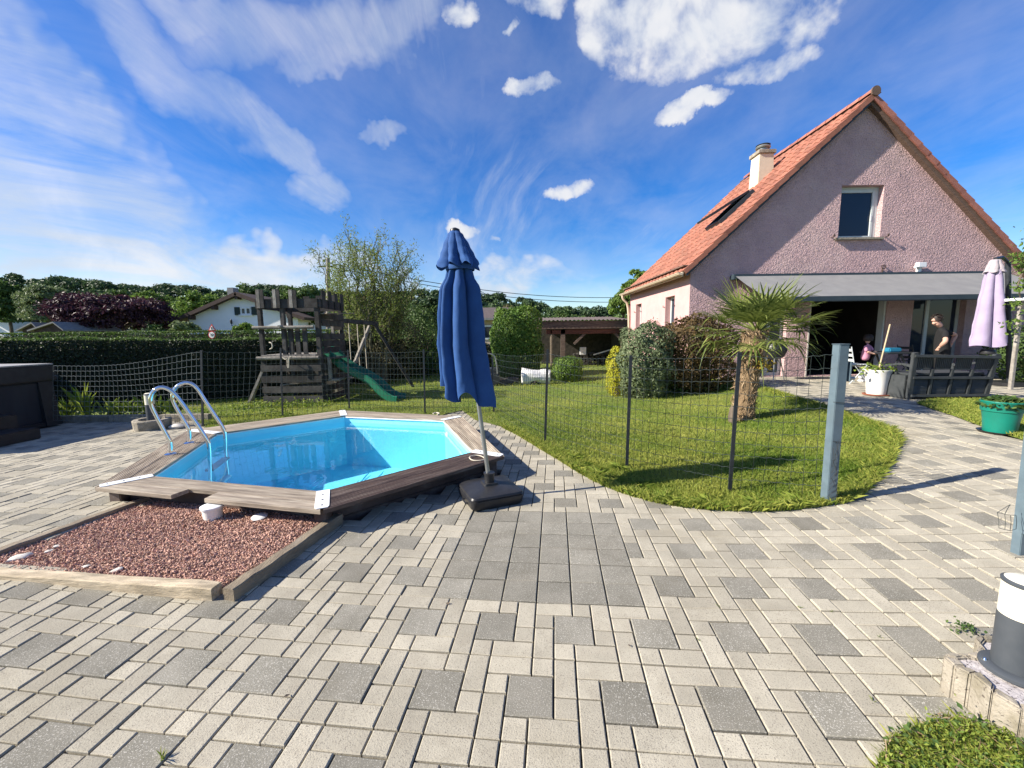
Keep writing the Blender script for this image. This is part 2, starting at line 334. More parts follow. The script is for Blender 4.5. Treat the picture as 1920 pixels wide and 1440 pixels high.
def glass(name, tint, dark=.0):
    m = bpy.data.materials.new(name); m.use_nodes = True; n = m.node_tree.nodes; l = m.node_tree.links
    b = n['Principled BSDF']; b.inputs['Base Color'].default_value = (*tint, 1); b.inputs['Roughness'].default_value = .04
    b.inputs['Specular IOR Level'].default_value = .4; b.inputs['IOR'].default_value = 1.45
    return m
m_glass = glass('dark window glass', (.02, .03, .05))
def water_mat():
    m = bpy.data.materials.new('clear pool water'); m.use_nodes = True; n = m.node_tree.nodes; l = m.node_tree.links
    n.remove(n['Principled BSDF'])
    t = N(n, 'ShaderNodeBsdfTransparent'); t.inputs[0].default_value = (.80, .96, .99, 1)
    g = N(n, 'ShaderNodeBsdfGlossy'); g.inputs['Roughness'].default_value = .0; g.inputs[0].default_value = (1, 1, 1, 1)
    lw = N(n, 'ShaderNodeLayerWeight'); lw.inputs['Blend'].default_value = .5
    pw = N(n, 'ShaderNodeMath', operation='POWER'); l.new(lw.outputs['Facing'], pw.inputs[0]); pw.inputs[1].default_value = 5.0
    f = N(n, 'ShaderNodeMapRange'); f.inputs['To Min'].default_value = .02; f.inputs['To Max'].default_value = 1.0; l.new(pw.outputs[0], f.inputs['Value'])
    nz = N(n, 'ShaderNodeTexNoise'); nz.inputs['Scale'].default_value = 3.2; nz.inputs['Detail'].default_value = 3
    tcx = N(n, 'ShaderNodeTexCoord'); l.new(tcx.outputs['Object'], nz.inputs['Vector'])
    bp = N(n, 'ShaderNodeBump'); bp.inputs['Strength'].default_value = .06; bp.inputs['Distance'].default_value = .05
    l.new(nz.outputs['Fac'], bp.inputs['Height']); l.new(bp.outputs[0], g.inputs['Normal']); l.new(bp.outputs[0], lw.inputs['Normal'])
    x = N(n, 'ShaderNodeMixShader'); l.new(f.outputs[0], x.inputs[0]); l.new(t.outputs[0], x.inputs[1]); l.new(g.outputs[0], x.inputs[2])
    l.new(x.outputs[0], n['Material Output'].inputs[0]); return m
m_water = water_mat()

# ------------------------------------------------------------------ mesh helpers
ORI = {}
def reg(o, parent, origin=None):
    COL.objects.link(o)
    if parent is not None:
        o.parent = parent; ORI[o.name] = ORI[parent.name]
    else: ORI[o.name] = Vector(origin) if origin is not None else Vector((0, 0, 0))
    return o
def tag(o, label=None, cat=None, group=None, kind=None):
    if label: o['label'] = label
    if cat: o['category'] = cat
    if group: o['group'] = group
    if kind: o['kind'] = kind
    return o
def thing(name, label, cat, loc=(0, 0, 0), group=None):
    o = bpy.data.objects.new(name, None); o.empty_display_size = .2
    reg(o, None, loc); o.location = loc
    return tag(o, label, cat, group)
class MB:
    def __init__(s): s.v = []; s.f = []
    def add(s, V, F):
        o = len(s.v); s.v += [Vector(p) for p in V]; s.f += [tuple(o+i for i in f) for f in F]; return s
    def box(s, c, d, R=None):
        c = Vector(c); h = [x/2 for x in d]; P = []
        for z in (-1, 1):
            for y in (-1, 1):
                for x in (-1, 1):
                    p = Vector((x*h[0], y*h[1], z*h[2])); P.append(c+(R @ p if R else p))
        return s.add(P, [(0, 2, 3, 1), (4, 5, 7, 6), (0, 1, 5, 4), (2, 6, 7, 3), (0, 4, 6, 2), (1, 3, 7, 5)])
    def span(s, a, b):
        a = Vector(a); b = Vector(b); return s.box((a+b)/2, [abs(x) for x in (b-a)])
    def beam(s, a, b, w, h, up=(0, 0, 1)):
        a = Vector(a); b = Vector(b); t = (b-a); L = t.length; t.normalize(); up = Vector(up)
        if abs(t.dot(up)) > .98: up = Vector((0, 1, 0))
        x = t.cross(up).normalized(); z = x.cross(t)
        return s.box((a+b)/2, (w, L, h), Matrix((x, t, z)).transposed())
    def tube(s, pts, r, n=8, cap=True):
        pts = [Vector(p) for p in pts]; m = len(pts)
        rs = r if isinstance(r, (list, tuple)) else [r]*m
        t0 = (pts[1]-pts[0]).normalized(); ref = Vector((0, 0, 1)) if abs(t0.z) < .9 else Vector((1, 0, 0))
        x = t0.cross(ref).normalized(); P = []
        for i in range(m):
            t = (pts[min(i+1, m-1)]-pts[max(i-1, 0)]).normalized()
            x = (x-t*x.dot(t)); x = x.normalized() if x.length > 1e-6 else t.orthogonal().normalized()
            y = t.cross(x)
            for k in range(n):
                a = 2*math.pi*k/n; P.append(pts[i]+(x*math.cos(a)+y*math.sin(a))*rs[i])
        F = [(i*n+k, i*n+(k+1) % n, (i+1)*n+(k+1) % n, (i+1)*n+k) for i in range(m-1) for k in range(n)]
        if cap: F += [tuple(range(n-1, -1, -1)), tuple((m-1)*n+k for k in range(n))]
        return s.add(P, F)
    def prism(s, poly, vec):
        poly = [Vector(p) for p in poly]; vec = Vector(vec); n = len(poly)
        return s.add(poly+[p+vec for p in poly], [tuple(range(n-1, -1, -1)), tuple(range(n, 2*n))]+[(i, (i+1) % n, n+(i+1) % n, n+i) for i in range(n)])
    def lathe(s, prof, c, n=24, cap0=True, cap1=True, wob=None):
        c = Vector(c); P = []
        for (r, z) in prof:
            for k in range(n):
                a = 2*math.pi*k/n; q = r*(wob(a, z) if wob else 1)
                P.append(c+Vector((q*math.cos(a), q*math.sin(a), z)))
        m = len(prof)
        F = [(i*n+k, i*n+(k+1) % n, (i+1)*n+(k+1) % n, (i+1)*n+k) for i in range(m-1) for k in range(n)]
        if cap0: F.append(tuple(range(n-1, -1, -1)))
        if cap1: F.append(tuple((m-1)*n+k for k in range(n)))
        return s.add(P, F)
    def grid(s, fn, nu, nv):
        P = [fn(i/nu, j/nv) for j in range(nv+1) for i in range(nu+1)]
        return s.add(P, [(j*(nu+1)+i, j*(nu+1)+i+1, (j+1)*(nu+1)+i+1, (j+1)*(nu+1)+i) for j in range(nv) for i in range(nu)])
    def mesh(s, name, off=Vector((0, 0, 0)), bevel=0, smooth=False):
        me = bpy.data.meshes.new(name); me.from_pydata([p-off for p in s.v], [], s.f)
        bm = bmesh.new(); bm.from_mesh(me)
        bmesh.ops.recalc_face_normals(bm, faces=bm.faces)
        if bevel:
            es = [e for e in bm.edges if len(e.link_faces) == 2 and e.calc_face_angle(0) > .6]
            bmesh.ops.bevel(bm, geom=es, offset=bevel, segments=2, affect='EDGES', clamp_overlap=True)
        bm.to_mesh(me); bm.free()
        if smooth: me.polygons.foreach_set('use_smooth', [True]*len(me.polygons))
        return me
    def build(s, name, mat, parent=None, bevel=0, smooth=False, kind=None, label=None, origin=None):
        off = ORI[parent.name] if parent is not None else (Vector(origin) if origin is not None else Vector((0, 0, 0)))
        me = s.mesh(name, off, bevel, smooth); me.materials.append(mat)
        o = bpy.data.objects.new(name, me); reg(o, parent, off)
        if parent is None: o.location = off
        if smooth == 'auto' or smooth:
            try: me.set_sharp_from_angle(angle=.7)
            except Exception: pass
        if kind: o['kind'] = kind
        if label: o['label'] = label
        return o
def np_obj(name, V, F, mat, parent=None, tint=None, kind=None, smooth=False, origin=None):
    V = np.asarray(V, np.float32).reshape(-1, 3); F = np.asarray(F, np.int32)
    off = ORI[parent.name] if parent is not None else (Vector(origin) if origin is not None else Vector((0, 0, 0)))
    V = V-np.array(off, np.float32)
    me = bpy.data.meshes.new(name); k = F.shape[1]
    me.vertices.add(len(V)); me.vertices.foreach_set('co', V.ravel())
    me.loops.add(F.size); me.loops.foreach_set('vertex_index', F.ravel())
    me.polygons.add(len(F)); me.polygons.foreach_set('loop_start', np.arange(0, F.size, k, dtype=np.int32))
    if tint is not None:
        a = me.attributes.new('tint', 'FLOAT', 'FACE'); a.data.foreach_set('value', np.asarray(tint, np.float32))
    me.update(calc_edges=True); me.validate()
    me.polygons.foreach_set('use_smooth', np.full(len(F), bool(smooth)))
    me.materials.append(mat)
    o = bpy.data.objects.new(name, me); reg(o, parent, off)
    if parent is None: o.location = off
    if kind: o['kind'] = kind
    return o
def unit(a): return a/np.maximum(np.linalg.norm(a, axis=1, keepdims=True), 1e-9)
def leaf_geo(P, size, aspect=.5, nrm=None, spread=1.0, droop=0.0):
    n = len(P); a = unit(rng.normal(size=(n, 3)))
    if nrm is not None:
        nn = unit(nrm+rng.normal(size=(n, 3))*.55*spread)
        a = unit(np.cross(nn, a))
    else: nn = unit(np.cross(a, rng.normal(size=(n, 3))))
    if droop: a = unit(a+np.array([0, 0, -droop])); nn = unit(np.cross(a, rng.normal(size=(n, 3))))
    b = np.cross(nn, a); s = (size*rng.uniform(.6, 1.35, n))[:, None]
    V = np.stack([P-a*s*.5, P+b*s*aspect*.5+nn*s*.08, P+a*s*.5, P-b*s*aspect*.5+nn*s*.08], 1).reshape(-1, 3)
    F = np.arange(4*n).reshape(n, 4)
    return V, F
def leaves(name, P, size, mat, parent=None, kind=None, aspect=.5, nrm=None, tint=None, spread=1.0, droop=0.0, origin=None):
    V, F = leaf_geo(P, size, aspect, nrm, spread, droop)
    if tint is None: tint = rng.random(len(P))
    return np_obj(name, V, F, mat, parent, np.clip(tint, 0, 1), kind, origin=origin)
def clump_cloud(c, r, nclump, per, rc=.35, flat=.75, low=-.6, shell=True):
    """points of an uneven crown: clumps in an ellipsoid, leaves on each clump"""
    c = np.array(c); r = np.array(r, float); P = []; T = []; Nn = []
    i = 0
    while i < nclump:
        d = rng.normal(size=3); d /= np.linalg.norm(d)
        if d[2] < low: continue
        q = d*(rng.uniform(.55, .95) if shell else rng.random()**.4)
        cc_ = c+q*r; k = rc*rng.uniform(.6, 1.3)*r.mean(); m = int(per*rng.uniform(.6, 1.4))
        e = unit(rng.normal(size=(m, 3)))
        e[:, 2] = np.where(e[:, 2] < -.3, -e[:, 2]*.6, e[:, 2])
        P.append(cc_+e*k*rng.uniform(.55, 1.08, (m, 1))*np.array([1, 1, flat])); Nn.append(e)
        T.append(np.clip(rng.normal(rng.uniform(.25, .75), .18, m), 0, 1)); i += 1
    return np.vstack(P), np.vstack(Nn), np.concatenate(T)
def inpoly(x, y, poly):
    x = np.asarray(x, float); y = np.asarray(y, float); r = np.zeros(x.shape, bool); n = len(poly)
    for i in range(n):
        x0, y0 = poly[i][0], poly[i][1]; x1, y1 = poly[(i+1) % n][0], poly[(i+1) % n][1]
        if y0 == y1: continue
        c = ((y0 > y) != (y1 > y)) & (x < (x1-x0)*(y-y0)/(y1-y0)+x0); r ^= c
    return r

# ================================================================== SETTING
ZR = .22                                   # top of the pool rim
VO = [G(*p, z=ZR) for p in ((603, 957), (176, 914), (352, 806), (641, 769), (866, 780), (946, 855))]
VI = [G(*p, z=ZR) for p in ((606, 921), (284, 892), (407, 812), (645, 779), (831, 787), (888, 846))]
PCEN = sum(VI, Vector())/6
hexo = [(PCEN+(v-PCEN)*.93).xy for v in VO]
hexi = [(PCEN+(v-PCEN)*1.13).xy for v in VI]

# ground sheet, open where the pool basin sinks in
def axis(a, b, fine0, fine1, step, grow=1.35):
    x = list(np.arange(fine0, fine1+1e-6, step)); d = step
    while x[-1] < b: d *= grow; x.append(x[-1]+d)
    d = step
    while x[0] > a: d *= grow; x.insert(0, x[0]-d)
    return np.array(x)
gx = axis(-900, 900, -9, 12, .3); gy = axis(-60, 1500, -2, 16, .3)
XX, YY = np.meshgrid(gx, gy); ZZ = gzn(XX, YY)-.07
idx = np.arange(XX.size).reshape(XX.shape)
F = np.stack([idx[:-1, :-1], idx[:-1, 1:], idx[1:, 1:], idx[1:, :-1]], -1).reshape(-1, 4)
fx = (XX[:-1, :-1]+XX[1:, 1:]).ravel()/2; fy = (YY[:-1, :-1]+YY[1:, 1:]).ravel()/2
big = [(PCEN+(v-PCEN)*.95).xy for v in VO]
F = F[~inpoly(fx, fy, big)]
np_obj('ground', np.stack([XX, YY, ZZ], -1), F, m_ground, kind='structure', smooth=True)

# outlines of lawns and beds
lawn_px = [(866, 770), (890, 788), (915, 794), (945, 802), (972, 815), (1000, 832), (1030, 850), (1060, 868), (1095, 890), (1130, 908), (1165, 922), (1200, 933),
           (1240, 943), (1290, 950), (1350, 955), (1410, 957), (1470, 955), (1530, 948), (1575, 942), (1605, 930), (1632, 905), (1655, 878), (1672, 855), (1681, 832), (1680, 818),
           (1668, 806), (1640, 796), (1605, 785), (1560, 769), (1515, 755), (1470, 741), (1435, 730)]
lawn_poly = [G(*p).xy for p in lawn_px]
lawn_poly = [Vector((-45, 7.42)), Vector((-5.95, 7.42)), Vector((-5.2, 6.75)), Vector((-4.75, 6.0)), Vector((-3.4, 6.2)), Vector((-2.2, 6.4))]+lawn_poly+[Vector((5.6, 11.28)), Vector((4.9, 11.3)), Vector((4.9, 60)), Vector((-45, 60))]
lawn2_px = [(1718, 757), (1745, 752), (1790, 751), (1860, 752), (1935, 752), (1960, 790), (1990, 840), (1935, 832), (1880, 815), (1830, 797), (1785, 780), (1745, 767)]
lawn2_poly = [G(*p).xy for p in lawn2_px]
weed_px = [(1640, 1445), (1668, 1392), (1720, 1366), (1790, 1352), (1870, 1378), (1935, 1412), (1960, 1480), (1640, 1480)]
bed = [G(0, 1085).xy, G(412, 1128).xy, Vector((-1.42, 2.98)), Vector((-3.30, 3.42))]
BEDO = [Vector((-3.52, 2.50, 0)), Vector((-1.74, 2.27, 0)), Vector((-1.45, 3.05, 0)), Vector((-3.26, 3.62, 0))]

POOLHOLE = [(PCEN+(v-PCEN)*1.05).xy for v in VI]
def lawn_sheet(name, poly, step, mat, dz=.012, far=None, hole=None):
    pts = [p.copy() for p in poly]; dense = []
    for i in range(len(pts)):
        a, b = pts[i], pts[(i+1) % len(pts)]; L = (b-a).length; k = max(1, int(L/(step*1.2)) if L < 8 else int(L/2.5))
        dense += [a+(b-a)*j/k for j in range(k)]
    xs = [p.x for p in dense]; ys = [p.y for p in dense]
    inner = []
    lim = (-7.5, 6.5, 2.9, 13)
    x = max(min(xs), lim[0])
    ggx, ggy = np.meshgrid(np.arange(max(min(xs), lim[0]), min(max(xs), lim[1]), step), np.arange(max(min(ys), lim[2]), min(max(ys), lim[3]), step))
    ggx = ggx.ravel(); ggy = ggy.ravel(); ok = inpoly(ggx, ggy, [(p.x, p.y) for p in dense])
    inner = [Vector((float(a), float(b))) for a, b in zip(ggx[ok], ggy[ok])]
    for a in np.arange(-44, 4.5, 3.0):
        for b in np.arange(14.5, 60, 3.0): 
            if name == 'lawn' and far: inner.append(Vector((float(a), float(b))))
    nd = len(dense)
    hx_ = [Vector((p[0], p[1])) for p in hole] if hole else []
    nh = len(hx_)
    r = delaunay_2d_cdt(dense+hx_+inner, [(i, (i+1) % nd) for i in range(nd)]+[(nd+i, nd+(i+1) % nh) for i in range(nh)], [], 1 if not nh else 0, 1e-5)
    if nh:
        FF = [f for f in r[2]]; cxs = np.array([sum(r[0][i].x for i in f)/3 for f in FF]); cys = np.array([sum(r[0][i].y for i in f)/3 for f in FF])
        okf = inpoly(cxs, cys, [(p.x, p.y) for p in dense]) & ~inpoly(cxs, cys, [(p.x, p.y) for p in hx_])
        r = (r[0], r[1], [f for f, k_ in zip(FF, okf) if k_])
    V = [(p.x, p.y, gz(p.x, p.y)+dz) for p in r[0]]
    me = bpy.data.meshes.new(name); me.from_pydata(V, [], r[2]); me.update()
    bm = bmesh.new(); bm.from_mesh(me); bmesh.ops.recalc_face_normals(bm, faces=bm.faces)
    if sum(f.normal.z for f in bm.faces) < 0: bmesh.ops.reverse_faces(bm, faces=bm.faces)
    bm.to_mesh(me); bm.free(); me.materials.append(mat)
    o = bpy.data.objects.new(name, me); reg(o, None); o['kind'] = 'structure'; return o
lawn = lawn_sheet('lawn', lawn_poly, .22, m_lawn, far=True, hole=POOLHOLE)
lawn2 = lawn_sheet('lawn', lawn2_poly, .22, m_lawn)

# ------------------------------------------------------------------ paving: laid in a pinwheel of slabs and bricks
paving = lawn_sheet('paving', [Vector(p) for p in ((-12, 7.4), (-12, .4), (14, .4), (14, 11.29), (5.0, 11.29), (3.2, 9), (2.5, 5), (-1, 8), (-2.6, 8))], .5, m_sand, dz=-.046, hole=POOLHOLE)
U = .1; J = .0033; CH = .0042; TH = .055
def paver_mesh(w, h, mat, nm):
    w2, h2 = w*U/2-J, h*U/2-J; c = CH
    V = [(sx*w2, sy*h2, -TH) for sx, sy in ((-1, -1), (1, -1), (1, 1), (-1, 1))]+[(sx*w2, sy*h2, -c*.8) for sx, sy in ((-1, -1), (1, -1), (1, 1), (-1, 1))]+[(sx*(w2-c), sy*(h2-c), 0) for sx, sy in ((-1, -1), (1, -1), (1, 1), (-1, 1))]
    F = [(i, (i+1) % 4, 4+(i+1) % 4, 4+i) for i in range(4)]+[(4+i, 4+(i+1) % 4, 8+(i+1) % 4, 8+i) for i in range(4)]+[(8, 9, 10, 11)]
    me = bpy.data.meshes.new(nm); me.from_pydata(V, [], F); me.update(); me.materials.append(mat); return me
slabs = []                                  # (a, b, w, h, dark)
PATCH = (0, 12, 0, 12)
def inpatch(a, b): return 0 <= a < 12 and 0 <= b < 12
for p in range(-5, 34):
    base = -4+4*p; off = 0 if p % 2 == 0 else -2
    for k in range(-32, 40):
        o = off+4*k
        for (a, b, w, h, dk) in ((o+3, base+1, 2, 2, 1), (o+1, base+2, 1, 2, 0), (o+2, base, 1, 2, 0), (o+2, base+3, 2, 1, 0), (o+0, base, 2, 1, 0),
                                 (o+0, base+3, 1, 1, 0), (o+2, base+2, 1, 1, 0), (o+1, base+1, 1, 1, 0), (o+3, base, 1, 1, 0)):
            cells = [(i, j) for i in range(a, a+w) for j in range(b, b+h)]
            ins = [inpatch(*c) for c in cells]
            if all(ins): continue
            if any(ins):
                left = [c for c, q in zip(cells, ins) if not q]
                a0 = min(c[0] for c in left); a1 = max(c[0] for c in left)+1; b0 = min(c[1] for c in left); b1 = max(c[1] for c in left)+1
                slabs.append((a0, b0, a1-a0, b1-b0, dk)); continue
            slabs.append((a, b, w, h, dk))
for i in range(0, 12, 2):
    for j in range(0, 12, 2): slabs.append((i, j, 2, 2, 1))
ctr = []; 
for (a, b, w, h, dk) in slabs: ctr.append(p2w((a+w/2)*U, (b+h/2)*U))
ctr = np.array(ctr)
depth = ctr[:, 1]
keep = (depth > .85) & (np.abs(ctr[:, 0]) < depth*1.36+2.4) & (depth < 11.2) & (ctr[:, 0] > -9.2)
lp = [(p.x, p.y) for p in lawn_poly]; lp2 = [(p.x, p.y) for p in lawn2_poly]
def shrink(poly, d):
    c = sum((Vector(p) for p in poly), Vector((0, 0)))/len(poly); return [(c+(Vector(p)-c)*(1-d/((Vector(p)-c).length))) for p in poly]
inl = inpoly(ctr[:, 0], ctr[:, 1]-.0, lp)
# keep slabs cut by the lawn edge: those within 0.12 m of the outside
near = np.zeros(len(ctr), bool)
for dx, dy in ((.11, 0), (-.11, 0), (0, .11), (0, -.11)):
    near |= ~inpoly(ctr[:, 0]+dx, ctr[:, 1]+dy, lp)
keep &= (~inl) | near
keep &= ~inpoly(ctr[:, 0], ctr[:, 1], shrink(lp2, .12))
keep &= ~inpoly(ctr[:, 0], ctr[:, 1], [(v.x, v.y) for v in hexi])
keep &= ~inpoly(ctr[:, 0], ctr[:, 1], [(v.x, v.y) for v in BEDO])
keep &= ~((ctr[:, 1] > 7.33) & (ctr[:, 0] < -3.5))
keep &= ~((ctr[:, 0] < 4.9) & (ctr[:, 1] > 8.6))
fence_x = (ctr[:, 0] < 5.0) & (ctr[:, 1] > 11)
keep &= ~fence_x
sel = [i for i in range(len(slabs)) if keep[i]]
vis = np.array([slabs[i][2]*slabs[i][3]/(max(ctr[i][1], .9)**3+.2)*(1 if abs(ctr[i][0]) < ctr[i][1]*1.265+.05 and ctr[i][1] > 1.22 else .001) for i in sel])
order = np.argsort(-vis); big300 = set(order[:300].tolist())
rz = -.1070*-1
shared = {}
SV = {0: [], 1: []}; SF = {0: [], 1: []}
NRZ = math.atan2(PS*-1, PC)
for q, i in enumerate(sel):
    a, b, w, h, dk = slabs[i]; x, y = ctr[i]; e = .05
    z = gz(x, y)+random.gauss(0, .0017)
    sx = (gz(x+e, y)-gz(x-e, y))/(2*e)+random.gauss(0, .006); sy = (gz(x, y+e)-gz(x, y-e))/(2*e)+random.gauss(0, .006)
    nz = Vector((-sx, -sy, 1)).normalized(); ax = Vector((PC, -PS*-1*-1, 0))
    # paving axes in the world: a-direction and b-direction
    a_dir = Vector((p2w(1, 0)[0]-p2w(0, 0)[0], p2w(1, 0)[1]-p2w(0, 0)[1], 0)); a_dir = (a_dir-nz*a_dir.dot(nz)).normalized()
    j = random.gauss(0, .004); b_dir = nz.cross(a_dir); a_dir = (a_dir+b_dir*j).normalized(); b_dir = nz.cross(a_dir)
    R = Matrix((a_dir, b_dir, nz)).transposed().to_4x4(); R.translation = (x, y, z)
    key = (w, h, dk)
    if key not in shared: shared[key] = paver_mesh(w, h, m_pave_d if dk else m_pave, 'paver')
    if q in big300:
        o = bpy.data.objects.new('paver', shared[key]); COL.objects.link(o); o.parent = paving; ORI[o.name] = Vector((0, 0, 0)); o.matrix_local = R
    else:
        me = shared[key]; base = len(SV[dk])
        SV[dk] += [tuple(R @ v.co) for v in me.vertices]
        SF[dk] += [tuple(base+k for k in p.vertices) for p in me.polygons]
for dk, mt in ((0, m_pave), (1, m_pave_d)):
    np_obj('distant_pavers', SV[dk], SF[dk], mt, paving, kind='stuff')

# ------------------------------------------------------------------ grass
def blades(name, X, Y, hgt, wid, mat, dz=0.0, lean=.5, tint=None, parent=None, seg=1):
    n = len(X); Z = gzn(X, Y)+dz; th = rng.uniform(0, 2*np.pi, n); h = hgt*rng.uniform(.5, 1.5, n); w = wid*rng.uniform(.7, 1.4, n)
    la = rng.uniform(0, 2*np.pi, n); ln = h*lean*rng.uniform(.2, 1.4, n)
    cx, sx = np.cos(th)*w/2, np.sin(th)*w/2
    b0 = np.stack([X-cx, Y-sx, Z], 1); b1 = np.stack([X+cx, Y+sx, Z], 1)
    m0 = np.stack([X-cx*.8+np.cos(la)*ln*.3, Y-sx*.8+np.sin(la)*ln*.3, Z+h*.6], 1); m1 = np.stack([X+cx*.8+np.cos(la)*ln*.3, Y+sx*.8+np.sin(la)*ln*.3, Z+h*.6], 1)
    tp = np.stack([X+np.cos(la)*ln, Y+np.sin(la)*ln, Z+h], 1)
    V = np.stack([b0, b1, m1, tp, m0], 1).reshape(-1, 3); F = np.arange(5*n).reshape(n, 5)
    if tint is None: tint = rng.random(n)
    return np_obj(name, V, F, mat, parent, np.clip(tint, 0, 1), kind='stuff')
def scatter(poly, n, ymin=None, ymax=None, pw=None, xr=None):
    xs = [p[0] for p in poly]; ys = [p[1] for p in poly]
    y0 = max(min(ys), ymin if ymin is not None else -99); y1 = min(max(ys), ymax if ymax is not None else 99)
    x0, x1 = (xr if xr else (min(xs), max(xs)))
    X = rng.uniform(x0, x1, n*3)
    if pw: u = rng.random(n*3); Y = (y0**(1-pw)+u*(y1**(1-pw)-y0**(1-pw)))**(1/(1-pw))
    else: Y = rng.uniform(y0, y1, n*3)
    ok = inpoly(X, Y, poly) & (np.abs(X) < Y*1.3+.4)
    return X[ok][:n], Y[ok][:n]
def patchy(X, Y):
    return .45+.30*np.sin(X*1.9+1.3*np.sin(Y*1.1))*np.sin(Y*1.6+X*.4)+.22*np.sin(X*5.3+2*np.sin(Y*4.1))*np.sin(Y*6.1+X)+rng.normal(0, .2, len(X))
X, Y = scatter(lp, 150000, 3.0, 12.5, 2.2, (-7.5, 6.5))
ok = ~inpoly(X, Y, [(v.x, v.y) for v in VO])
X, Y = X[ok], Y[ok]
blades('grass_blades', X, Y, .036, .0062, m_blade, .008, .9, patchy(X, Y))
X, Y = scatter(lp, 26000, 12, 24, 1.5, (-26, 4.8))
blades('grass_blades', X, Y, .06, .022, m_blade, .008, .9, patchy(X, Y))
X, Y = scatter(lp2, 16000)
blades('grass_blades', X, Y, .045, .009, m_blade, .01, .8)
# unmown fringe along the paving edge and under the fence
fx_, fy_ = [], []
edge = lawn_poly[9:38]
for i in range(len(edge)-1):
    a, b = edge[i], edge[i+1]; L = (b-a).length; k = int(L*1500)
    t = rng.random(k); nrm = Vector((-(b-a).y, (b-a).x)).normalized(); d = np.abs(rng.normal(0, .07, k))-.035
    fx_.append(a.x+(b.x-a.x)*t+nrm.x*d); fy_.append(a.y+(b.y-a.y)*t+nrm.y*d)
X = np.concatenate(fx_); Y = np.concatenate(fy_)
blades('grass_fringe', X, Y, .055, .007, m_blade, .0, 1.1)

# ================================================================== POOL
pool = thing('swimming_pool', 'hexagonal wooden pool with blue liner and grooved grey deck rim full of clear water', 'pool', (PCEN.x, PCEN.y, 0))
def lerp(a, b, t): return a+(b-a)*t
def rim_board(name, i, u0, u1, mat, grooves, s0=0.0, s1=1.0, th=.034):
    """board of edge i between width fractions u0..u1 (0 = outer edge) and length fractions s0..s1"""
    a0, a1 = VO[i], VO[(i+1) % 6]; b0, b1 = VI[i], VI[(i+1) % 6]
    W_ = ((b0+b1)/2-(a0+a1)/2).length*(u1-u0)
    prof = [(0.0, -.004), (.03, 0.0)]
    if grooves:
        for k in range(grooves):
            c = (k+.5)/grooves*.92+.04; g = .42/grooves*.5
            prof += [(c-g, 0), (c-g*.6, -.007), (c+g*.6, -.007), (c+g, 0)]
    prof += [(.97, 0), (1.0, -.004)]
    top = []; ns = 8; m = MB()
    for s in range(ns+1):
        sf = s0+(s1-s0)*s/ns
        for (t, dz) in prof:
            u = u0+(u1-u0)*t
            p = lerp(lerp(a0, b0, u), lerp(a1, b1, u), sf); top.append(Vector((p.x, p.y, ZR+dz)))
    n = len(prof); F = [(s*n+k, s*n+k+1, (s+1)*n+k+1, (s+1)*n+k) for s in range(ns) for k in range(n-1)]
    V = list(top); o = len(V)
    low = []
    for s in range(ns+1):
        for k in (0, n-1):
            p = top[s*n+k]; V.append(Vector((p.x, p.y, ZR-th)))
    for s in range(ns):
        F += [(s*n, (s+1)*n, o+2*(s+1), o+2*s), (s*n+n-1, o+2*s+1, o+2*(s+1)+1, (s+1)*n+n-1), (o+2*s, o+2*(s+1), o+2*(s+1)+1, o+2*s+1)]
    F += [tuple(list(range(n-1, -1, -1))+[o, o+1]), tuple([ns*n+k for k in range(n)]+[o+2*ns+1, o+2*ns])]
    m.add(V, F); return m.build(name, mat, pool)
DK = {}
for i in range(6):
    dv_ = VO[(i+1) % 6]-VO[i]; az_ = math.atan2(dv_.y, dv_.x)
    if i == 5: DK[i] = M('dark deck wood', (.125, .083, .066), (.06, .04, .035), scale=4, rough=.7, bump=.6, bscale=14, bdist=.006, c3=(.20, .155, .125), s3=3, rnd=.12, rotz=az_, stretch=(.7, 7, 7))  # this rim edge is darker than the other five
    else: DK[i] = M('weathered deck wood', (.36, .30, .235), (.17, .138, .108), scale=3.5, rough=.85, spec=.2, bump=.6, bscale=13, bdist=.006, c3=(.48, .42, .33), s3=2.2, rnd=.12, rotz=az_, stretch=(.7, 8, 8))
for i in range(6):
    e = .006
    if i == 0:
        rim_board('rim_board', 0, .44, 1.0, DK[0], 0, e, 1-e)
        rim_board('rim_board', 0, 0, .425, DK[0], 0, e, .475); rim_board('rim_board', 0, 0, .425, DK[0], 0, .625, 1-e)
    else:
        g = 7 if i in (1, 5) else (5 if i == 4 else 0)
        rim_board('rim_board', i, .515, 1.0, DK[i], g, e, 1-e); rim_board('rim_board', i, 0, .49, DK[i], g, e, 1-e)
# white corner plates with screws
for i in range(6):
    a, b = VO[i], VI[i]; d = (b-a); L = d.length; d.normalize(); side = Vector((-d.y, d.x, 0)); m = MB()
    a2 = a+d*.035; b2 = b+d*.01; hw = .052
    P = [a2-side*hw*.75, a2-side*hw+d*.03, b2-side*hw, b2+side*hw, a2+side*hw+d*.03, a2+side*hw*.75]
    m.prism([(p.x, p.y, ZR+.001) for p in P], (0, 0, .005))
    pl = m.build('corner_plate', m_white_metal, pool)
    for t in (.22, .5, .78):
        c = lerp(a, b, t); MB().lathe([(.008, 0), (.008, .003)], (c.x, c.y, ZR+.006), 8).build('plate_screw', m_post, pl)
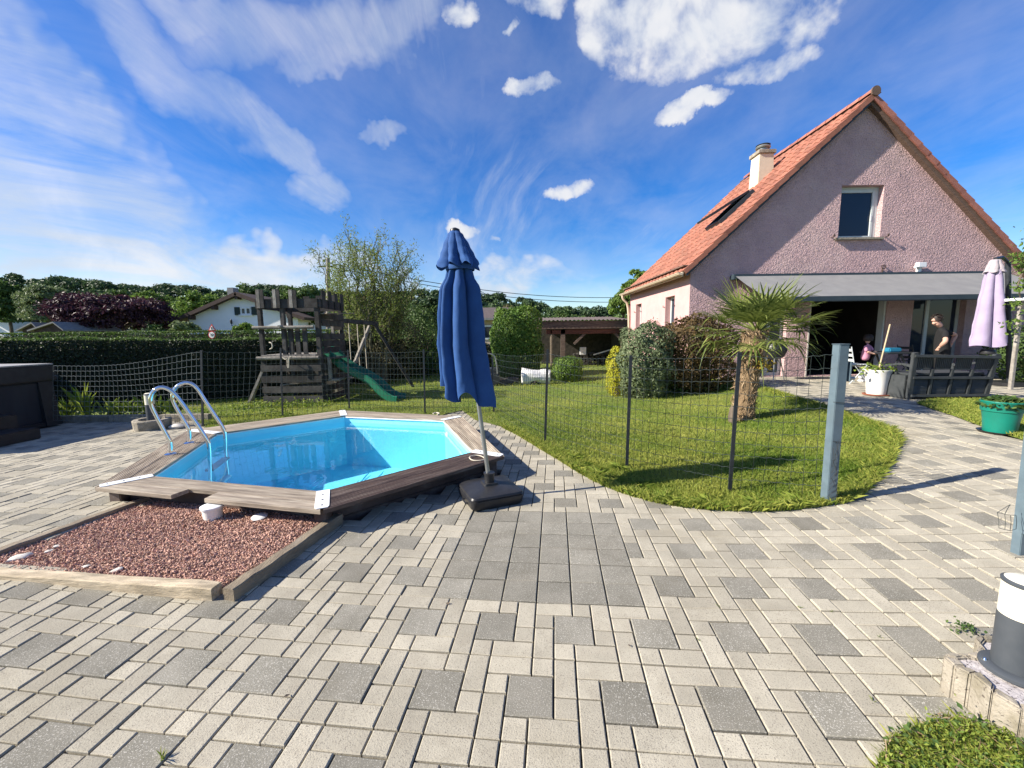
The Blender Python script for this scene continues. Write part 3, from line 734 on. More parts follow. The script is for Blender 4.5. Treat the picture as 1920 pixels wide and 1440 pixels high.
# wooden wall under the rim, built of stacked planks
for k, (z0, z1) in enumerate(((-.12, .02), (.025, .175))):
    for i in range(6):
        a = lerp(VO[i], VI[i], .62); b = lerp(VO[(i+1) % 6], VI[(i+1) % 6], .62)
        MB().beam((a.x, a.y, (z0+z1)/2), (b.x, b.y, (z0+z1)/2), .05, z1-z0).build('wall_plank', m_deck_d, pool, bevel=.006)
for i in range(6):
    a = lerp(VO[i], VI[i], .40); MB().span((a.x-.05, a.y-.05, -.1), (a.x+.05, a.y+.05, ZR-.036)).build('corner_post', m_deck_d, pool, bevel=.006)
# liner: walls and floor
lv = [PCEN+(v-PCEN)*1.012 for v in VI]; m = MB()
zt, zb = ZR-.012, -.62
for i in range(6):
    a, b = lv[i], lv[(i+1) % 6]
    m.add([(a.x, a.y, zt), (b.x, b.y, zt), (b.x, b.y, zb), (a.x, a.y, zb)], [(0, 1, 2, 3)])
m.add([(v.x, v.y, zb) for v in lv], [(0, 1, 2, 3, 4, 5)])
liner = m.build('liner', m_liner, pool)
bm = bmesh.new(); bm.from_mesh(liner.data); bmesh.ops.reverse_faces(bm, faces=bm.faces); bm.to_mesh(liner.data); bm.free()
# liner bead just under the deck and folds of the liner on the floor
m = MB()
for i in range(6):
    a, b = lv[i], lv[(i+1) % 6]; n_ = (PCEN-(a+b)/2).normalized()
    m.tube([(a.x+n_.x*.01, a.y+n_.y*.01, ZR-.03), (b.x+n_.x*.01, b.y+n_.y*.01, ZR-.03)], .012, 6)
m.build('liner_bead', m_white_metal, pool)
m = MB()
for k in range(26):
    t = k/26; p = PCEN+Vector((random.uniform(-1.3, 1.3), random.uniform(-1.0, 1.3), 0)); L = random.uniform(.3, .9); w_ = random.uniform(-.06, .06)
    m.tube([(p.x, p.y-L/2, zb), (p.x+w_, p.y-L*.1, zb+.004), (p.x-w_*.4, p.y+L*.2, zb+.004), (p.x+w_*.6, p.y+L/2, zb)], [.003, .009, .008, .003], 5)
m.build('liner_crease', m_liner, pool, smooth=True)
ZW = .105
m = MB(); m.add([((PCEN+(v-PCEN)*.999).x, (PCEN+(v-PCEN)*.999).y, ZW) for v in lv], [(0, 1, 2, 3, 4, 5)])
pw_ = m.build('pool_water', m_water, pool)
if pw_.data.polygons[0].normal.z < 0: pw_.data.flip_normals()
# return nozzle on the right wall
p = lerp(lv[4], lv[5], .13); q = (PCEN-p).normalized()
MB().tube([(p.x, p.y, ZW-.06), (p.x+q.x*.02, p.y+q.y*.02, ZW-.06)], .035, 14).build('return_nozzle', m_white_metal, pool)

# ladder
ed = (VO[2]-VO[1]); ed.z = 0; ed.normalize(); nin = Vector((ed.y, -ed.x, 0))
if nin.dot(PCEN-VO[1]) < 0: nin = -nin
lad = None
R1 = [(320, 852), (320, 829), (312, 815), (284, 763), (281, 748), (287, 733), (299, 726), (311, 727), (325, 735), (345, 760), (389, 824), (393, 838), (394, 903)]
R2 = [(355, 831), (356, 808), (349, 795), (323, 752), (323, 737), (331, 724), (346, 717), (360, 719), (371, 729), (387, 755), (419, 802), (423, 815), (423, 850)]
rails = []
for Rr in (R1, R2):
    p0 = G(*Rr[0], z=ZR); rails.append([plane_hit(a, b, p0, ed) for a, b in Rr])
lad = thing('pool_ladder', 'polished steel pool ladder with two curved handrails on the left deck edge', 'ladder', rails[0][0])
def smooth_path(P, k=2):
    for _ in range(k):
        Q = [P[0]]
        for a, b in zip(P[:-1], P[1:]): Q += [a*.75+b*.25, a*.25+b*.75]
        P = Q+[P[-1]]
    return P
for Pp in rails:
    Pp[0].z = ZR; tail = Pp[-1].copy(); tail.z = -.5; Pp = smooth_path(Pp, 2)+[tail]
    rl = MB().tube(Pp, .021, 12).build('handrail', m_steel, lad, smooth=True)
    MB().lathe([(.058, 0), (.058, .008), (.045, .016), (.024, .022)], (Pp[0].x, Pp[0].y, ZR), 18).build('foot_flange', m_steel, rl, smooth=True)
a, b = rails[0][-1], rails[1][-1]
for k, z in enumerate((-.02, -.26, -.48)):
    MB().beam((a.x, a.y, z), (b.x, b.y, z), .09, .025).build('step', m_white_metal if k else m_poleg, lad, bevel=.006)

# gravel bed with its sleepers
gb = thing('gravel_bed', 'square bed of red gravel framed by weathered wooden sleepers before the pool', 'gravel bed', (-2.5, 2.7, 0))
def sleeper(a, b, w, z0, z1, mat, lab):
    m = MB(); a = Vector(a); b = Vector(b); t = (b-a).normalized(); x = Vector((t.y, -t.x, 0)); n = 14; P = []; F = []
    for i in range(n+1):
        p = lerp(a, b, i/n); dzt = random.gauss(0, .0022); dx = random.gauss(0, .0022)
        for (u, z) in ((-w/2+.006, z1), (w/2-.006, z1), (w/2, z1-.007), (w/2, z0), (-w/2, z0), (-w/2, z1-.007)):
            q = p+x*(u+dx); P.append((q.x, q.y, z+(dzt if z > .02 else 0)))
    F = [(i*6+k, i*6+(k+1) % 6, (i+1)*6+(k+1) % 6, (i+1)*6+k) for i in range(n) for k in range(6)]+[(5, 4, 3, 2, 1, 0), tuple(n*6+k for k in range(6))]
    return m.add(P, F).build('sleeper', mat, gb, label=lab)
f0 = G(-60, 1082); f1 = G(400, 1127)
sleeper((f0.x, f0.y+.035, 0), (f1.x, f1.y+.035, 0), .075, -.03, .095, m_beam, 'pale split sleeper across the front')
s0 = G(424, 1127); s1 = G(608, 990, z=.09)
sleeper((s0.x+.02, s0.y, 0), (s1.x+.0, s1.y+.25, 0), .075, -.03, .09, m_beam2, 'grey sleeper on the right side')
l0 = G(-10, 1038, z=.09); l1 = G(236, 949, z=.09)
sleeper((l0.x-.07, l0.y-.09, 0), (l1.x, l1.y+.2, 0), .07, -.03, .09, m_beam2, 'grey sleeper on the left side')
gp = [(f0.x, f0.y+.06), (f1.x, f1.y+.06), (s1.x, s1.y+.35), (l1.x-.10, l1.y+.3), (l0.x-.10, l0.y)]
def gravel(poly, n, size, mat, name, z0, parent, heap=None):
    xs = [p[0] for p in poly]; ys = [p[1] for p in poly]
    X = rng.uniform(min(xs), max(xs), n*2); Y = rng.uniform(min(ys), max(ys), n*2); ok = inpoly(X, Y, poly); X, Y = X[ok][:n], Y[ok][:n]; n = len(X)
    Z = z0+rng.uniform(-.008, .008, n)+(heap(X, Y) if heap else 0)
    base = np.array([(1, 0, 0), (-1, 0, 0), (0, 1, 0), (0, -1, 0), (0, 0, 1), (0, 0, -1)], float)
    fc = np.array([(0, 2, 4), (2, 1, 4), (1, 3, 4), (3, 0, 4), (2, 0, 5), (1, 2, 5), (3, 1, 5), (0, 3, 5)])
    s = size*rng.uniform(.6, 1.3, (n, 1, 1))*rng.uniform(.55, 1.2, (n, 6, 1))*np.array([1.15, .95, .7])
    Q = rng.normal(size=(n, 4)); Q /= np.linalg.norm(Q, axis=1, keepdims=True); w, x, y, z = Q.T
    Rm = np.stack([np.stack([1-2*(y*y+z*z), 2*(x*y-z*w), 2*(x*z+y*w)], -1), np.stack([2*(x*y+z*w), 1-2*(x*x+z*z), 2*(y*z-x*w)], -1), np.stack([2*(x*z-y*w), 2*(y*z+x*w), 1-2*(x*x+y*y)], -1)], 1)
    V = np.einsum('nij,nkj->nki', Rm, base[None]*s)+np.stack([X, Y, Z], 1)[:, None, :]
    F = (fc[None]+np.arange(n)[:, None, None]*6).reshape(-1, 3)
    return np_obj(name, V.reshape(-1, 3), F, mat, parent, kind='stuff')
heap = lambda X, Y: .035*np.exp(-(((X+2.75)/.35)**2+((Y-3.15)/.16)**2))+.03*np.exp(-(((X+1.75)/.35)**2+((Y-2.95)/.14)**2))
gravel(gp, 26000, .0085, m_gravel, 'gravel', .055, gb, heap)
m = MB(); m.prism([(p[0], p[1], .0) for p in gp], (0, 0, .05)); m.build('gravel_base', m_gravel, gb)
for i, (px, py, r_, lab) in enumerate(((38, 1045, .05, 'largest flat white stone in the left corner of the gravel'), (92, 1033, .022, 'small white stone behind the flat one in the gravel'), (106, 1024, .024, 'pale pebble furthest back in the shaded gravel'),
                                       (160, 1062, .022, 'white chip near the middle of the front sleeper'), (218, 1069, .028, 'white sliver of stone lying along the front sleeper'))):
    c = G(px, py, z=.06); m = MB(); m.lathe([(r_*.5, -.01), (r_, 0), (r_*.85, r_*.18), (r_*.3, r_*.28)], (0, 0, 0), 9, wob=lambda a, z: 1+.3*math.sin(2*a+i)+.12*math.sin(5*a+2*i))
    o = m.build('white_stone', m_whitest, origin=None, smooth=True); o.location = c; o.rotation_euler = (.1, .1, i*1.3); tag(o, lab, 'stone', 'white stones in the gravel')
c = G(400, 972, z=.06)
bk = thing('skimmer_pot', 'white round plastic skimmer pot under the notch in the pool deck', 'skimmer', (c.x, c.y, 0))
MB().lathe([(.062, .03), (.072, .148), (.080, .150), (.080, .160)], (c.x, c.y, 0), 26).build('pot', m_potw, bk, smooth=True)
MB().lathe([(.083, .158), (.083, .170), (.07, .175)], (c.x, c.y, 0), 26).build('lid', m_white_metal, bk, smooth=True)
c = G(487, 972, z=.06)
o = MB().lathe([(.055, 0), (.06, .008), (.05, .014), (.02, .018)], (0, 0, 0), 20).build('white_disc', m_white_metal, smooth=True); o.location = (c.x, c.y, .07); o.rotation_euler = (.12, 0, 0)
tag(o, 'flat white disc half hidden under the pool deck on gravel', 'disc')

# blue parasol and its base
bc = (G(845, 932)+G(885, 963)+G(980, 945))/3
e1 = G(980, 945)-G(885, 963); e2 = G(845, 932)-G(885, 963); e1.z = e2.z = 0
q0 = G(885, 963); L1 = (e1.length+e2.length)/2*.95; e1.normalize(); e2 = (e2-e1*e2.dot(e1)).normalized()
L1 = .50; bcx = q0+e1*L1/2+e2*L1/2
base = thing('parasol_base', 'black plastic square parasol base with rounded edges and screw collar', 'parasol base', (bcx.x, bcx.y, gz(bcx.x, bcx.y)))
def sq_loft(levels, c, z0):
    """rounded-square loft: (half size, height, corner radius)"""
    P = []; n = 0
    for (hs, z, rc) in levels:
        ring = []
        for qx, qy, a0 in ((1, 1, 0), (-1, 1, 90), (-1, -1, 180), (1, -1, 270)):
            for k in range(5):
                a = math.radians(a0+k*22.5); ring.append((qx*(hs-rc)+rc*math.cos(a), qy*(hs-rc)+rc*math.sin(a)))
        n = len(ring)
        for (u, v) in ring:
            p = c+e1*u+e2*v; P.append((p.x, p.y, z0+z))
    m = len(levels); F = [(i*n+k, i*n+(k+1) % n, (i+1)*n+(k+1) % n, (i+1)*n+k) for i in range(m-1) for k in range(n)]
    F += [tuple(range(n-1, -1, -1)), tuple((m-1)*n+k for k in range(n))]
    return MB().add(P, F)
zb0 = gz(bcx.x, bcx.y)
h_ = L1/2
sq_loft([(h_*.90, 0.002, .04), (h_*.97, .02, .045), (h_, .075, .05), (h_, .088, .05), (h_*.965, .092, .05), (h_*.965, .098, .05), (h_*.99, .102, .05), (h_*.96, .118, .05), (h_*.80, .130, .06), (h_*.45, .142, .05), (h_*.32, .146, .03)], bcx, zb0).build('tank', m_blackpl, base, smooth=True)
mm = MB()
for k in range(4):
    p = bcx+e2*(.03+.035*k); mm.tube([(p+e1*t*h_*.75).to_tuple()[:2]+(zb0+.1405-abs(t)*.012-.006*k,) for t in (-1, -.5, 0, .5, 1)], .003, 5)
mm.build('tank_rib', m_blackpl, base, smooth=True)
sq_loft([(.07, .14, .02), (.065, .165, .02)], bcx, zb0).build('collar_foot', m_blackpl, base, bevel=.003)
MB().lathe([(.045, .16), (.047, .235), (.052, .238), (.052, .252), (.03, .256)], (bcx.x, bcx.y, zb0), 22).build('screw_collar', m_blackpl, base, smooth=True)
q = q0+e2*.11-e1*.003
MB().tube([(q.x, q.y, zb0+.055), (q.x-e1.x*.02, q.y-e1.y*.02, zb0+.055), (q.x+e2.x*.1-e1.x*.02, q.y+e2.y*.1-e1.y*.02, zb0+.055), (q.x+e2.x*.1, q.y+e2.y*.1, zb0+.055)], .008, 6).build('carry_handle', m_blackpl, base, smooth=True)

YU = bcx.y
par = thing('blue_parasol', 'tall closed blue garden parasol leaning slightly, standing in black base', 'parasol', (bcx.x, bcx.y, zb0))
p_bot = Vector((bcx.x, bcx.y, zb0+.15)); p_top = D(853, 434, YU)
MB().tube([p_bot, p_top], .0195, 14).build('pole', m_poleg, par, smooth=True)
def axis_pt(z): 
    t = (z-p_bot.z)/(p_top.z-p_bot.z); return lerp(p_bot, p_top, t)
def cloth(name, rows, mat, parent, axf, nf=8, seed=0, nth=128, hem=None, flat=1.0):
    """folded cloth: rows = (z, radius, pleat depth)"""
    rr = random.Random(seed); ph = [rr.uniform(-.35, .35) for _ in range(nf)]; am = [rr.uniform(.7, 1.3) for _ in range(nf)]
    V = []; nr = len(rows)
    for i, (z, R_, pd) in enumerate(rows):
        s = i/(nr-1)
        for k in range(nth):
            a = 2*math.pi*k/nth; seg = ((a+.38*math.sin(a+seed)+.16*math.sin(2*a+2*seed)+.10*s*math.sin(3*a)) % (2*math.pi))/(2*math.pi)*nf; j = int(seg) % nf; fr = seg-int(seg)
            w_ = abs(math.sin(math.pi*(fr+ph[j]*.25*math.sin(math.pi*fr))))**.75
            r_ = R_*(1-pd*(1-w_)*am[j]+.10*s*math.sin(3*a+seed))
            zz_ = z+(hem(a)*s**6 if hem else 0)
            r_ *= 1+.022*math.sin(9*a+21*zz_+seed)*s+.016*math.sin(19*a-31*zz_)*s
            c = axf(zz_); tw = a+.25*s*math.sin(2*a+seed)
            V.append((c.x+r_*math.cos(tw), c.y+r_*math.sin(tw)*flat, zz_))
    F = [(i*nth+k, i*nth+(k+1) % nth, (i+1)*nth+(k+1) % nth, (i+1)*nth+k) for i in range(nr-1) for k in range(nth)]
    o = np_obj(name, V, F, mat, parent, smooth=True)
    return o
ps = YU/FPX*1.0
def zpx(py): return D(870, py, YU).z
def subdiv_rows(rows, k=4):
    out = []
    for (z0, r0, d0), (z1, r1, d1) in zip(rows[:-1], rows[1:]):
        for i in range(k):
            t = i/k; t2 = t*t*(3-2*t); out.append((z0+(z1-z0)*t, r0+(r1-r0)*t2, d0+(d1-d0)*t))
    return out+[rows[-1]]
rows = [(zpx(496), .095, .35), (zpx(515), .125, .5), (zpx(545), .185, .58), (zpx(600), .205, .6), (zpx(660), .212, .58), (zpx(705), .218, .52), (zpx(728), .222, .5)]
hemf = lambda a: -.05+.09*math.cos(a-2.75)+.05*math.sin(4*a+1)+.03*math.sin(7*a)
def hang_ax(z):
    t = min(1, max(0, (zpx(505)-z)/(zpx(505)-zpx(650)))); return axis_pt(z)+Vector((-.075*t, 0, 0))
cloth('canopy', subdiv_rows(rows), m_blue, par, hang_ax, 8, 3, 200, hemf)
rows = [(zpx(434), .045, .1), (zpx(440), .07, .15), (zpx(460), .115, .25), (zpx(480), .150, .35), (zpx(494), .188, .42), (zpx(500), .195, .42)]
cloth('vent_cap', subdiv_rows(rows), m_blue, par, axis_pt, 8, 5, 160, lambda a: .02*math.sin(8*a))
MB().lathe([(.02, -.01), (.045, .0), (.04, .018), (.015, .03)], p_top, 16).build('finial', m_blackpl, par, smooth=True)
MB().lathe([(.125, 0), (.13, .02), (.125, .04)], axis_pt(zpx(507)), 20, False, False).build('tie_strap', m_blue, par, smooth=True)
rp = [G(881, 858, z=ZR), G(893, 855, z=ZR), G(906, 858, z=ZR), G(910, 864, z=ZR), G(897, 866, z=ZR), G(884, 865, z=ZR), G(880, 860, z=ZR)]
rp = [Vector((p.x, p.y, ZR+.012)) for p in rp]
o = MB().tube(smooth_path(rp, 2), .006, 6).build('rope', m_rope, smooth=True); tag(o, 'short loop of pale rope lying on dark deck beside parasol pole', 'rope')
rp = [G(812, 777, z=ZR), G(818, 775, z=ZR), G(825, 777, z=ZR), G(820, 779, z=ZR)]
rp = [Vector((p.x, p.y, ZR+.014)) for p in rp]
o = MB().tube(smooth_path(rp, 2), .012, 6).build('rope', m_rope, smooth=True); tag(o, 'tiny coil of pale rope on the far pool deck edge', 'rope')

# ================================================================== WIRE FENCE AND GATE
fp = [((380, 800), (377, 657), 662), ((530, 783), (526, 652), 660), ((655, 768), (652, 656), 661), ((797, 777), (794, 655), 661),
      ((926, 774), (923, 668), 664), ((1022, 830), (1027, 655), 666), ((1175, 881), (1183, 666), 672), ((1368, 926), (1387, 660), 671), ((1552, 940), (1570, 655), 668)]
fence = thing('wire_fence', 'low garden fence of dark welded wire mesh on slim black posts', 'fence', (0, 5, 0))
tops = []; bots = []
for i, (b_, t_, w_) in enumerate(fp):
    b = G(*b_); t = D(t_[0], t_[1], b.y); wp_ = D(lerp(b_[0], t_[0], (b_[1]-w_)/(b_[1]-t_[1])), w_, b.y)
    bots.append(b); tops.append(wp_)
    if i < 8:
        pm_ = MB(); d = (t-b)
        pm_.beam(b-d*.05, t, .034, .006, (0, 1, 0)).beam(b-d*.05+Vector((0, .016, 0)), t+Vector((0, .016, 0)), .006, .028, (0, 1, 0))
        pm_.build('fence_post', m_post, fence)
lft = D(100, 688, 6.9); lftb = D(100, 790, 6.9)
runs = [(lftb, lft, bots[0], tops[0], 1)]+[(bots[i], tops[i], bots[i+1], tops[i+1], 0) for i in range(8)]
for ri, (b0, t0, b1, t1, sag) in enumerate(runs):
    L = (b1-b0).length; nv = max(3, int(L/.082)); H = 11; m = MB(); r_ = .0027 if min(b0.y, b1.y) < 5.9 else .0034
    warp = [random.uniform(-.035, .035) for _ in range(6)]
    def pt(u, v):
        p = lerp(lerp(b0, b1, u), lerp(t0, t1, u), v); bow = math.sin(math.pi*u)
        z = -.05*bow*v*(.9 if ri in (5, 6) else .5)
        if sag: z += -.10*math.sin(math.pi*min(1, u*1.1))*v*.6
        off = bow*(warp[0]*math.sin(3*v+warp[1]*50)+warp[2]*math.sin(6*u+4*v))
        return Vector((p.x, p.y+off, p.z+z+.02))
    for k in range(nv+1):
        u = k/nv
        m.tube([pt(u, v) for v in (0, .35, .7, 1.0)], r_*.85, 3, False)
    ns = int(L/.041)*1
    for h in range(H+1):
        v = h/H; P = []
        for k in range(ns+1):
            p = pt(k/ns, v); p.z += (.0045 if k % 2 else -.0045); P.append(p)
        m.tube(P, r_, 3, False)
    m.build('wire_mesh', m_fencel if ri == 0 else m_fence, fence, kind='stuff')

# gate post on the lawn corner
b = G(1552, 942); t = D(1577, 646, b.y)
gp_ = thing('gate_post', 'square blue grey gate post at the lawn corner with hinge plate and wire ends', 'gate post', (b.x, b.y, b.z))
d = t-b
MB().beam(b-d*.03, t, .078, .078, (0, 1, 0)).build('post', m_gate, gp_, bevel=.004)
MB().beam(t, t+d.normalized()*.006, .086, .086, (0, 1, 0)).build('cap', m_gate, gp_, bevel=.002)
hp = D(1588, 696, b.y)
MB().box((hp.x, hp.y-.01, hp.z), (.012, .06, .16)).build('hinge_plate', m_gate, gp_, bevel=.002)
for dz in (.055, -.055): MB().tube([(hp.x, hp.y-.02, hp.z+dz), (hp.x+.045, hp.y-.02, hp.z+dz)], .014, 10).build('hinge_eye', m_poleg, gp_)
m = MB()
for k in range(9):
    z0 = b.z+.02+.05*k; m.tube([(b.x-.05+.012*k*.4, b.y-.046, z0), (b.x+random.uniform(-.03, .04), b.y-.05, z0+.06), (b.x+random.uniform(-.04, .03), b.y-.047, z0+.16)], .0016, 4)
for py in (752, 825):
    q = D(1566, py, b.y); m.tube([(q.x-.05, q.y-.043, q.z), (q.x+.045, q.y-.043, q.z-.01)], .002, 4)
m.build('wire_end', m_cable, gp_, kind='stuff')

# second gate post at the right edge with the lock box of the open gate
b = Vector((3.13, 2.36, .12)); topz = 1.12
dirp = (D(1925, 795, 2.36)-D(1895, 1050, 2.36)); dirp.normalize()
b = D(1908, 1052, 2.36); t = b+dirp*(1.02)
gq = thing('gate_leaf', 'blue grey gate upright with lock box at the right edge above the bollard lamp', 'gate', (b.x, b.y, b.z))
MB().beam(b, t, .05, .05, (0, 1, 0)).build('upright', m_gate, gq, bevel=.003)
q = lerp(b, t, .29); 
MB().beam(q-dirp*.10+Vector((-.012, -.035, 0)), q+dirp*.10+Vector((-.012, -.035, 0)), .05, .03, (0, 1, 0)).build('lock_box', m_gate, gq, bevel=.003)
q2 = q+dirp*.085+Vector((.0, -.06, 0))
MB().box(q2, (.02, .03, .04)).build('lock_handle', m_blackpl, gq, bevel=.003)
for k in range(3): 
    z = b.z+.12+.4*k; MB().tube([(b.x+.03, b.y-.01, z), (b.x+.55, b.y-.25, z)], .014, 8).build('rail', m_gate, gq)
MB().beam(b+Vector((.6, -.27, .05)), t+Vector((.6, -.27, 0)), .05, .05, (0, 1, 0)).build('upright', m_gate, gq, bevel=.003)
# stray bits of mesh hanging off the gate
a0 = D(1894, 946, 2.33); P1 = D(1870, 961, 2.30); m = MB()
pts = [D(1870, 961, 2.28), D(1888, 965, 2.28), D(1900, 968, 2.3)]; lows = [D(1873, 990, 2.28), D(1884, 993, 2.28), D(1894, 995, 2.29), D(1905, 992, 2.3)]
ups = [D(1870, 961, 2.28), D(1884, 964, 2.28), D(1895, 966, 2.29), D(1905, 966, 2.3)]
m.tube([a0, ups[0]], .0016, 4); m.tube(ups, .0016, 4); m.tube(lows, .0016, 4)
for u_, l_ in zip(ups, lows): m.tube([u_, lerp(u_, l_, .5)+Vector((.004, 0, 0)), l_], .0016, 4)
m.tube([a0, lerp(a0, ups[1], .5)+Vector((0, 0, .004)), ups[1]], .0016, 4)
m.build('loose_mesh', m_fence, gq)

# bollard lamp, its concrete edging block with scalloped corners, grass clump
def bollard(c, lab, H=.44, r_=.062, simple=False):
    o = thing('bollard_lamp', lab, 'bollard lamp', c, 'bollard lamps by the paving')
    c = Vector(c)
    MB().lathe([(r_*1.5, 0), (r_*1.5, .012), (r_*1.35, .02), (r_*1.02, .022)], c, 28).build('base_plate', m_lampb, o, smooth=True)
    MB().lathe([(r_, .02), (r_, H*.60)], c, 28).build('body', m_lampb, o, smooth=True)
    MB().lathe([(r_*.99, H*.602), (r_*.99, H*.93)], c, 28).build('diffuser', m_cream, o, smooth=True)
    MB().lathe([(r_*1.02, H*.93), (r_*1.04, H*.955), (r_*.9, H*.97)], c, 28, True, False).build('cap_rim', m_lampb, o, smooth=True)
    MB().lathe([(r_*.93, H*.965), (r_*.7, H*.985), (r_*.2, H*.995)], c, 28).build('cap', m_cream, o, smooth=True)
    if not simple:
        for k in range(3):
            a = 2.7+k*2.1; MB().lathe([(.008, .012), (.008, .02), (.004, .026)], c+Vector((math.cos(a)*r_*1.3, math.sin(a)*r_*1.3, 0)), 10).build('bolt', m_steel, o, smooth=True)
    return o
ZC = .20
bb = G(1900, 1258, z=ZC)
print('bollard at', bb, 'left px', )
bollard(bb, 'bollard lamp with cream top band at the lower right corner standing on concrete blocks', H=.385, r_=.062)
cb = thing('planter_blocks', 'rough concrete edging blocks with scalloped corners around the near bollard lamp', 'concrete blocks', (bb.x, bb.y, 0))
tp_px = [(1768, 1228), (1784, 1222), (1808, 1224), (1830, 1220), (1838, 1208), (1828, 1196), (1842, 1188), (1875, 1192), (1960, 1215), (2060, 1280), (2080, 1420), (1990, 1360), (1920, 1330), (1862, 1297), (1820, 1262), (1790, 1247)]
tp = [G(a, b_, z=ZC) for a, b_ in tp_px]
def ring_block(i0, i1, inset, name):
    pass
cen = sum(tp, Vector())/len(tp)
# rim of separate upright blocks, then the pale fill
rim = [lerp(p, cen, .0) for p in tp]; inner = []
for p in tp:
    d = (cen-p); inner.append(p+d.normalized()*min(.045, d.length*.4))
n = len(tp)
for i in range(n):
    a, b_ = tp[i], tp[(i+1) % n]; c_, d_ = inner[(i+1) % n], inner[i]
    k = max(1, int((b_-a).length/.085)) if (b_-a).length > .12 else 1
    for j in range(k):
        u0, u1 = j/k+.012, (j+1)/k-.012
        P = [lerp(a, b_, u0), lerp(a, b_, u1), lerp(d_, c_, u1), lerp(d_, c_, u0)]
        MB().prism([(p.x, p.y, -.03) for p in P], (0, 0, ZC+.03+random.uniform(-.004, .004))).build('block', m_conc, cb, bevel=.006)
MB().prism([(p.x, p.y, 0) for p in inner], (0, 0, ZC-.012)).build('fill', m_concl, cb)
wp_ = [G(*p).xy for p in weed_px]
wl_ = [(p.x, p.y) for p in wp_]
def weeds_patch(name, poly, n, hgt, size, mat, zb=0.0, asp=.55):
    X, Y = scatter(poly, n); Z = gzn(X, Y)+zb+np.abs(rng.normal(0, hgt, len(X)))
    P = np.stack([X, Y, Z], 1); return leaves(name, P, size, mat, kind='stuff', aspect=asp, nrm=np.tile([0, -.2, 1.0], (len(P), 1)), spread=1.2)
weeds_patch('ground_cover', wl_, 4200, .024, .015, m_weed); weeds_patch('ground_cover', wl_, 260, .035, .021, m_green); weeds_patch('dry_straw', wl_, 420, .022, .05, m_fibre, asp=.07)
X, Y = scatter(wl_, 2600); blades('grass_fringe', X, Y, .034, .0035, m_blade, 0, 1.2)
X = rng.uniform(1.55, 1.75, 500); Y = rng.uniform(1.42, 1.62, 500)
# plants behind the bollard
c = G(1812, 1185); P = np.array([c.x, c.y, c.z])+rng.normal(size=(90, 3))*np.array([.022, .022, .02])+np.array([0, 0, .02])
leaves('small_weeds', P, .018, m_green, aspect=.6, kind='stuff')
# tuft in the paving joint near the left bottom
c = G(305, 1424); m = MB()
TUFTS = {}
def tuft(c, n, h, w, mat, name, lab, cat='grass tuft', group=None):
    X = c.x+rng.normal(0, w*.15, n); Y = c.y+rng.normal(0, w*.15, n); V = []; 
    for i in range(n):
        a = rng.uniform(0, 2*np.pi); hh = h*rng.uniform(.5, 1.2); l_ = w*rng.uniform(.5, 1.3); b0 = Vector((X[i], Y[i], c.z)); dv = Vector((math.cos(a), math.sin(a), 0)); sd_ = Vector((-dv.y, dv.x, 0))*h*.045
        V += [b0-sd_, b0+sd_, b0+dv*l_*.4+sd_*.9+Vector((0, 0, hh*.7)), b0+dv*l_+Vector((0, 0, hh)), b0+dv*l_*.4-sd_*.9+Vector((0, 0, hh*.7))]
    if group:
        TUFTS.setdefault((name, mat.name), [mat, []])[1].extend(tuple(v) for v in V); return
    o = np_obj(name, [tuple(v) for v in V], np.arange(5*n).reshape(n, 5), mat, None, rng.random(n)); return tag(o, lab, cat, group)
tuft(c, 9, .03, .03, m_blade, 'grass_tuft', 'small green grass tuft sprouting from a paving joint at lower left')
for (px, py) in ((1348, 1138), (1500, 1140), (1560, 1148), (1650, 1195), (1638, 1315), (1310, 1201)):
    tuft(G(px, py), 6, .012, .014, m_weed, 'moss_tuft', 'tiny weed in a joint of the sunny paving right of centre', 'weed', 'tiny weeds in paving joints')
# fallen dry leaves on the paving
for i, (px, py) in enumerate(((340, 1134), (538, 1307), (840, 1133), (1180, 1212), (1215, 830))):
    c = G(px, py); V, F = leaf_geo(np.array([[c.x, c.y, c.z+.006]]), .028, .5, np.array([[0, 0, 1.0]]), .6)
    o = np_obj('dry_leaf', V, F, m_bark, None); tag(o, 'dry brown leaf fallen on the paving', 'leaf', 'dry leaves on the paving')

# far left: curb, second bollard, weeds, hot tub with steps
cu0, cu1 = Vector((-12, 7.32, 0)), Vector((-5.55, 7.34, 0))
kb = thing('concrete_kerb', 'low concrete kerb behind the shaded paving at the left', 'kerb', (-8, 7.3, 0))
nk = 7
for k in range(nk):
    a = lerp(cu0, cu1, k/nk+.002); b_ = lerp(cu0, cu1, (k+1)/nk-.002)
    MB().beam((a.x, a.y, .06), (b_.x, b_.y, .06), .10, .17).build('kerb_stone', m_conc, kb, bevel=.008)
c = G(287, 803)
pb = thing('edging_ring', 'low rounded concrete ring around the far bollard lamp behind the ladder', 'concrete ring', (c.x, c.y, 0))
MB().lathe([(.24, -.02), (.25, .15), (.235, .165), (.17, .165), (.16, .10), (.02, .10)], (c.x, c.y, .03), 20, True, True, wob=lambda a, z: 1+.10*abs(math.cos(2*a))).build('ring', m_conc, pb)
bollard((c.x-.05, c.y+.05, .13), 'bollard lamp half hidden by the pool ladder at the left', H=.50, r_=.065, simple=True)
sg = G(332, 803)
o = MB().lathe([(.03, 0), (.09, .02), (.1, .05), (.06, .08), (.01, .09)], (0, 0, 0), 12, wob=lambda a, z: 1+.25*math.cos(2*a)).build('stone', m_whitest, smooth=True); o.location = (sg.x, sg.y, .02); tag(o, 'grey rounded stone lying beside the far concrete ring', 'stone')
tub = thing('hot_tub', 'dark clad hot tub with pale topped black cover at the left edge', 'hot tub', (-9.1, 6.05, 0))
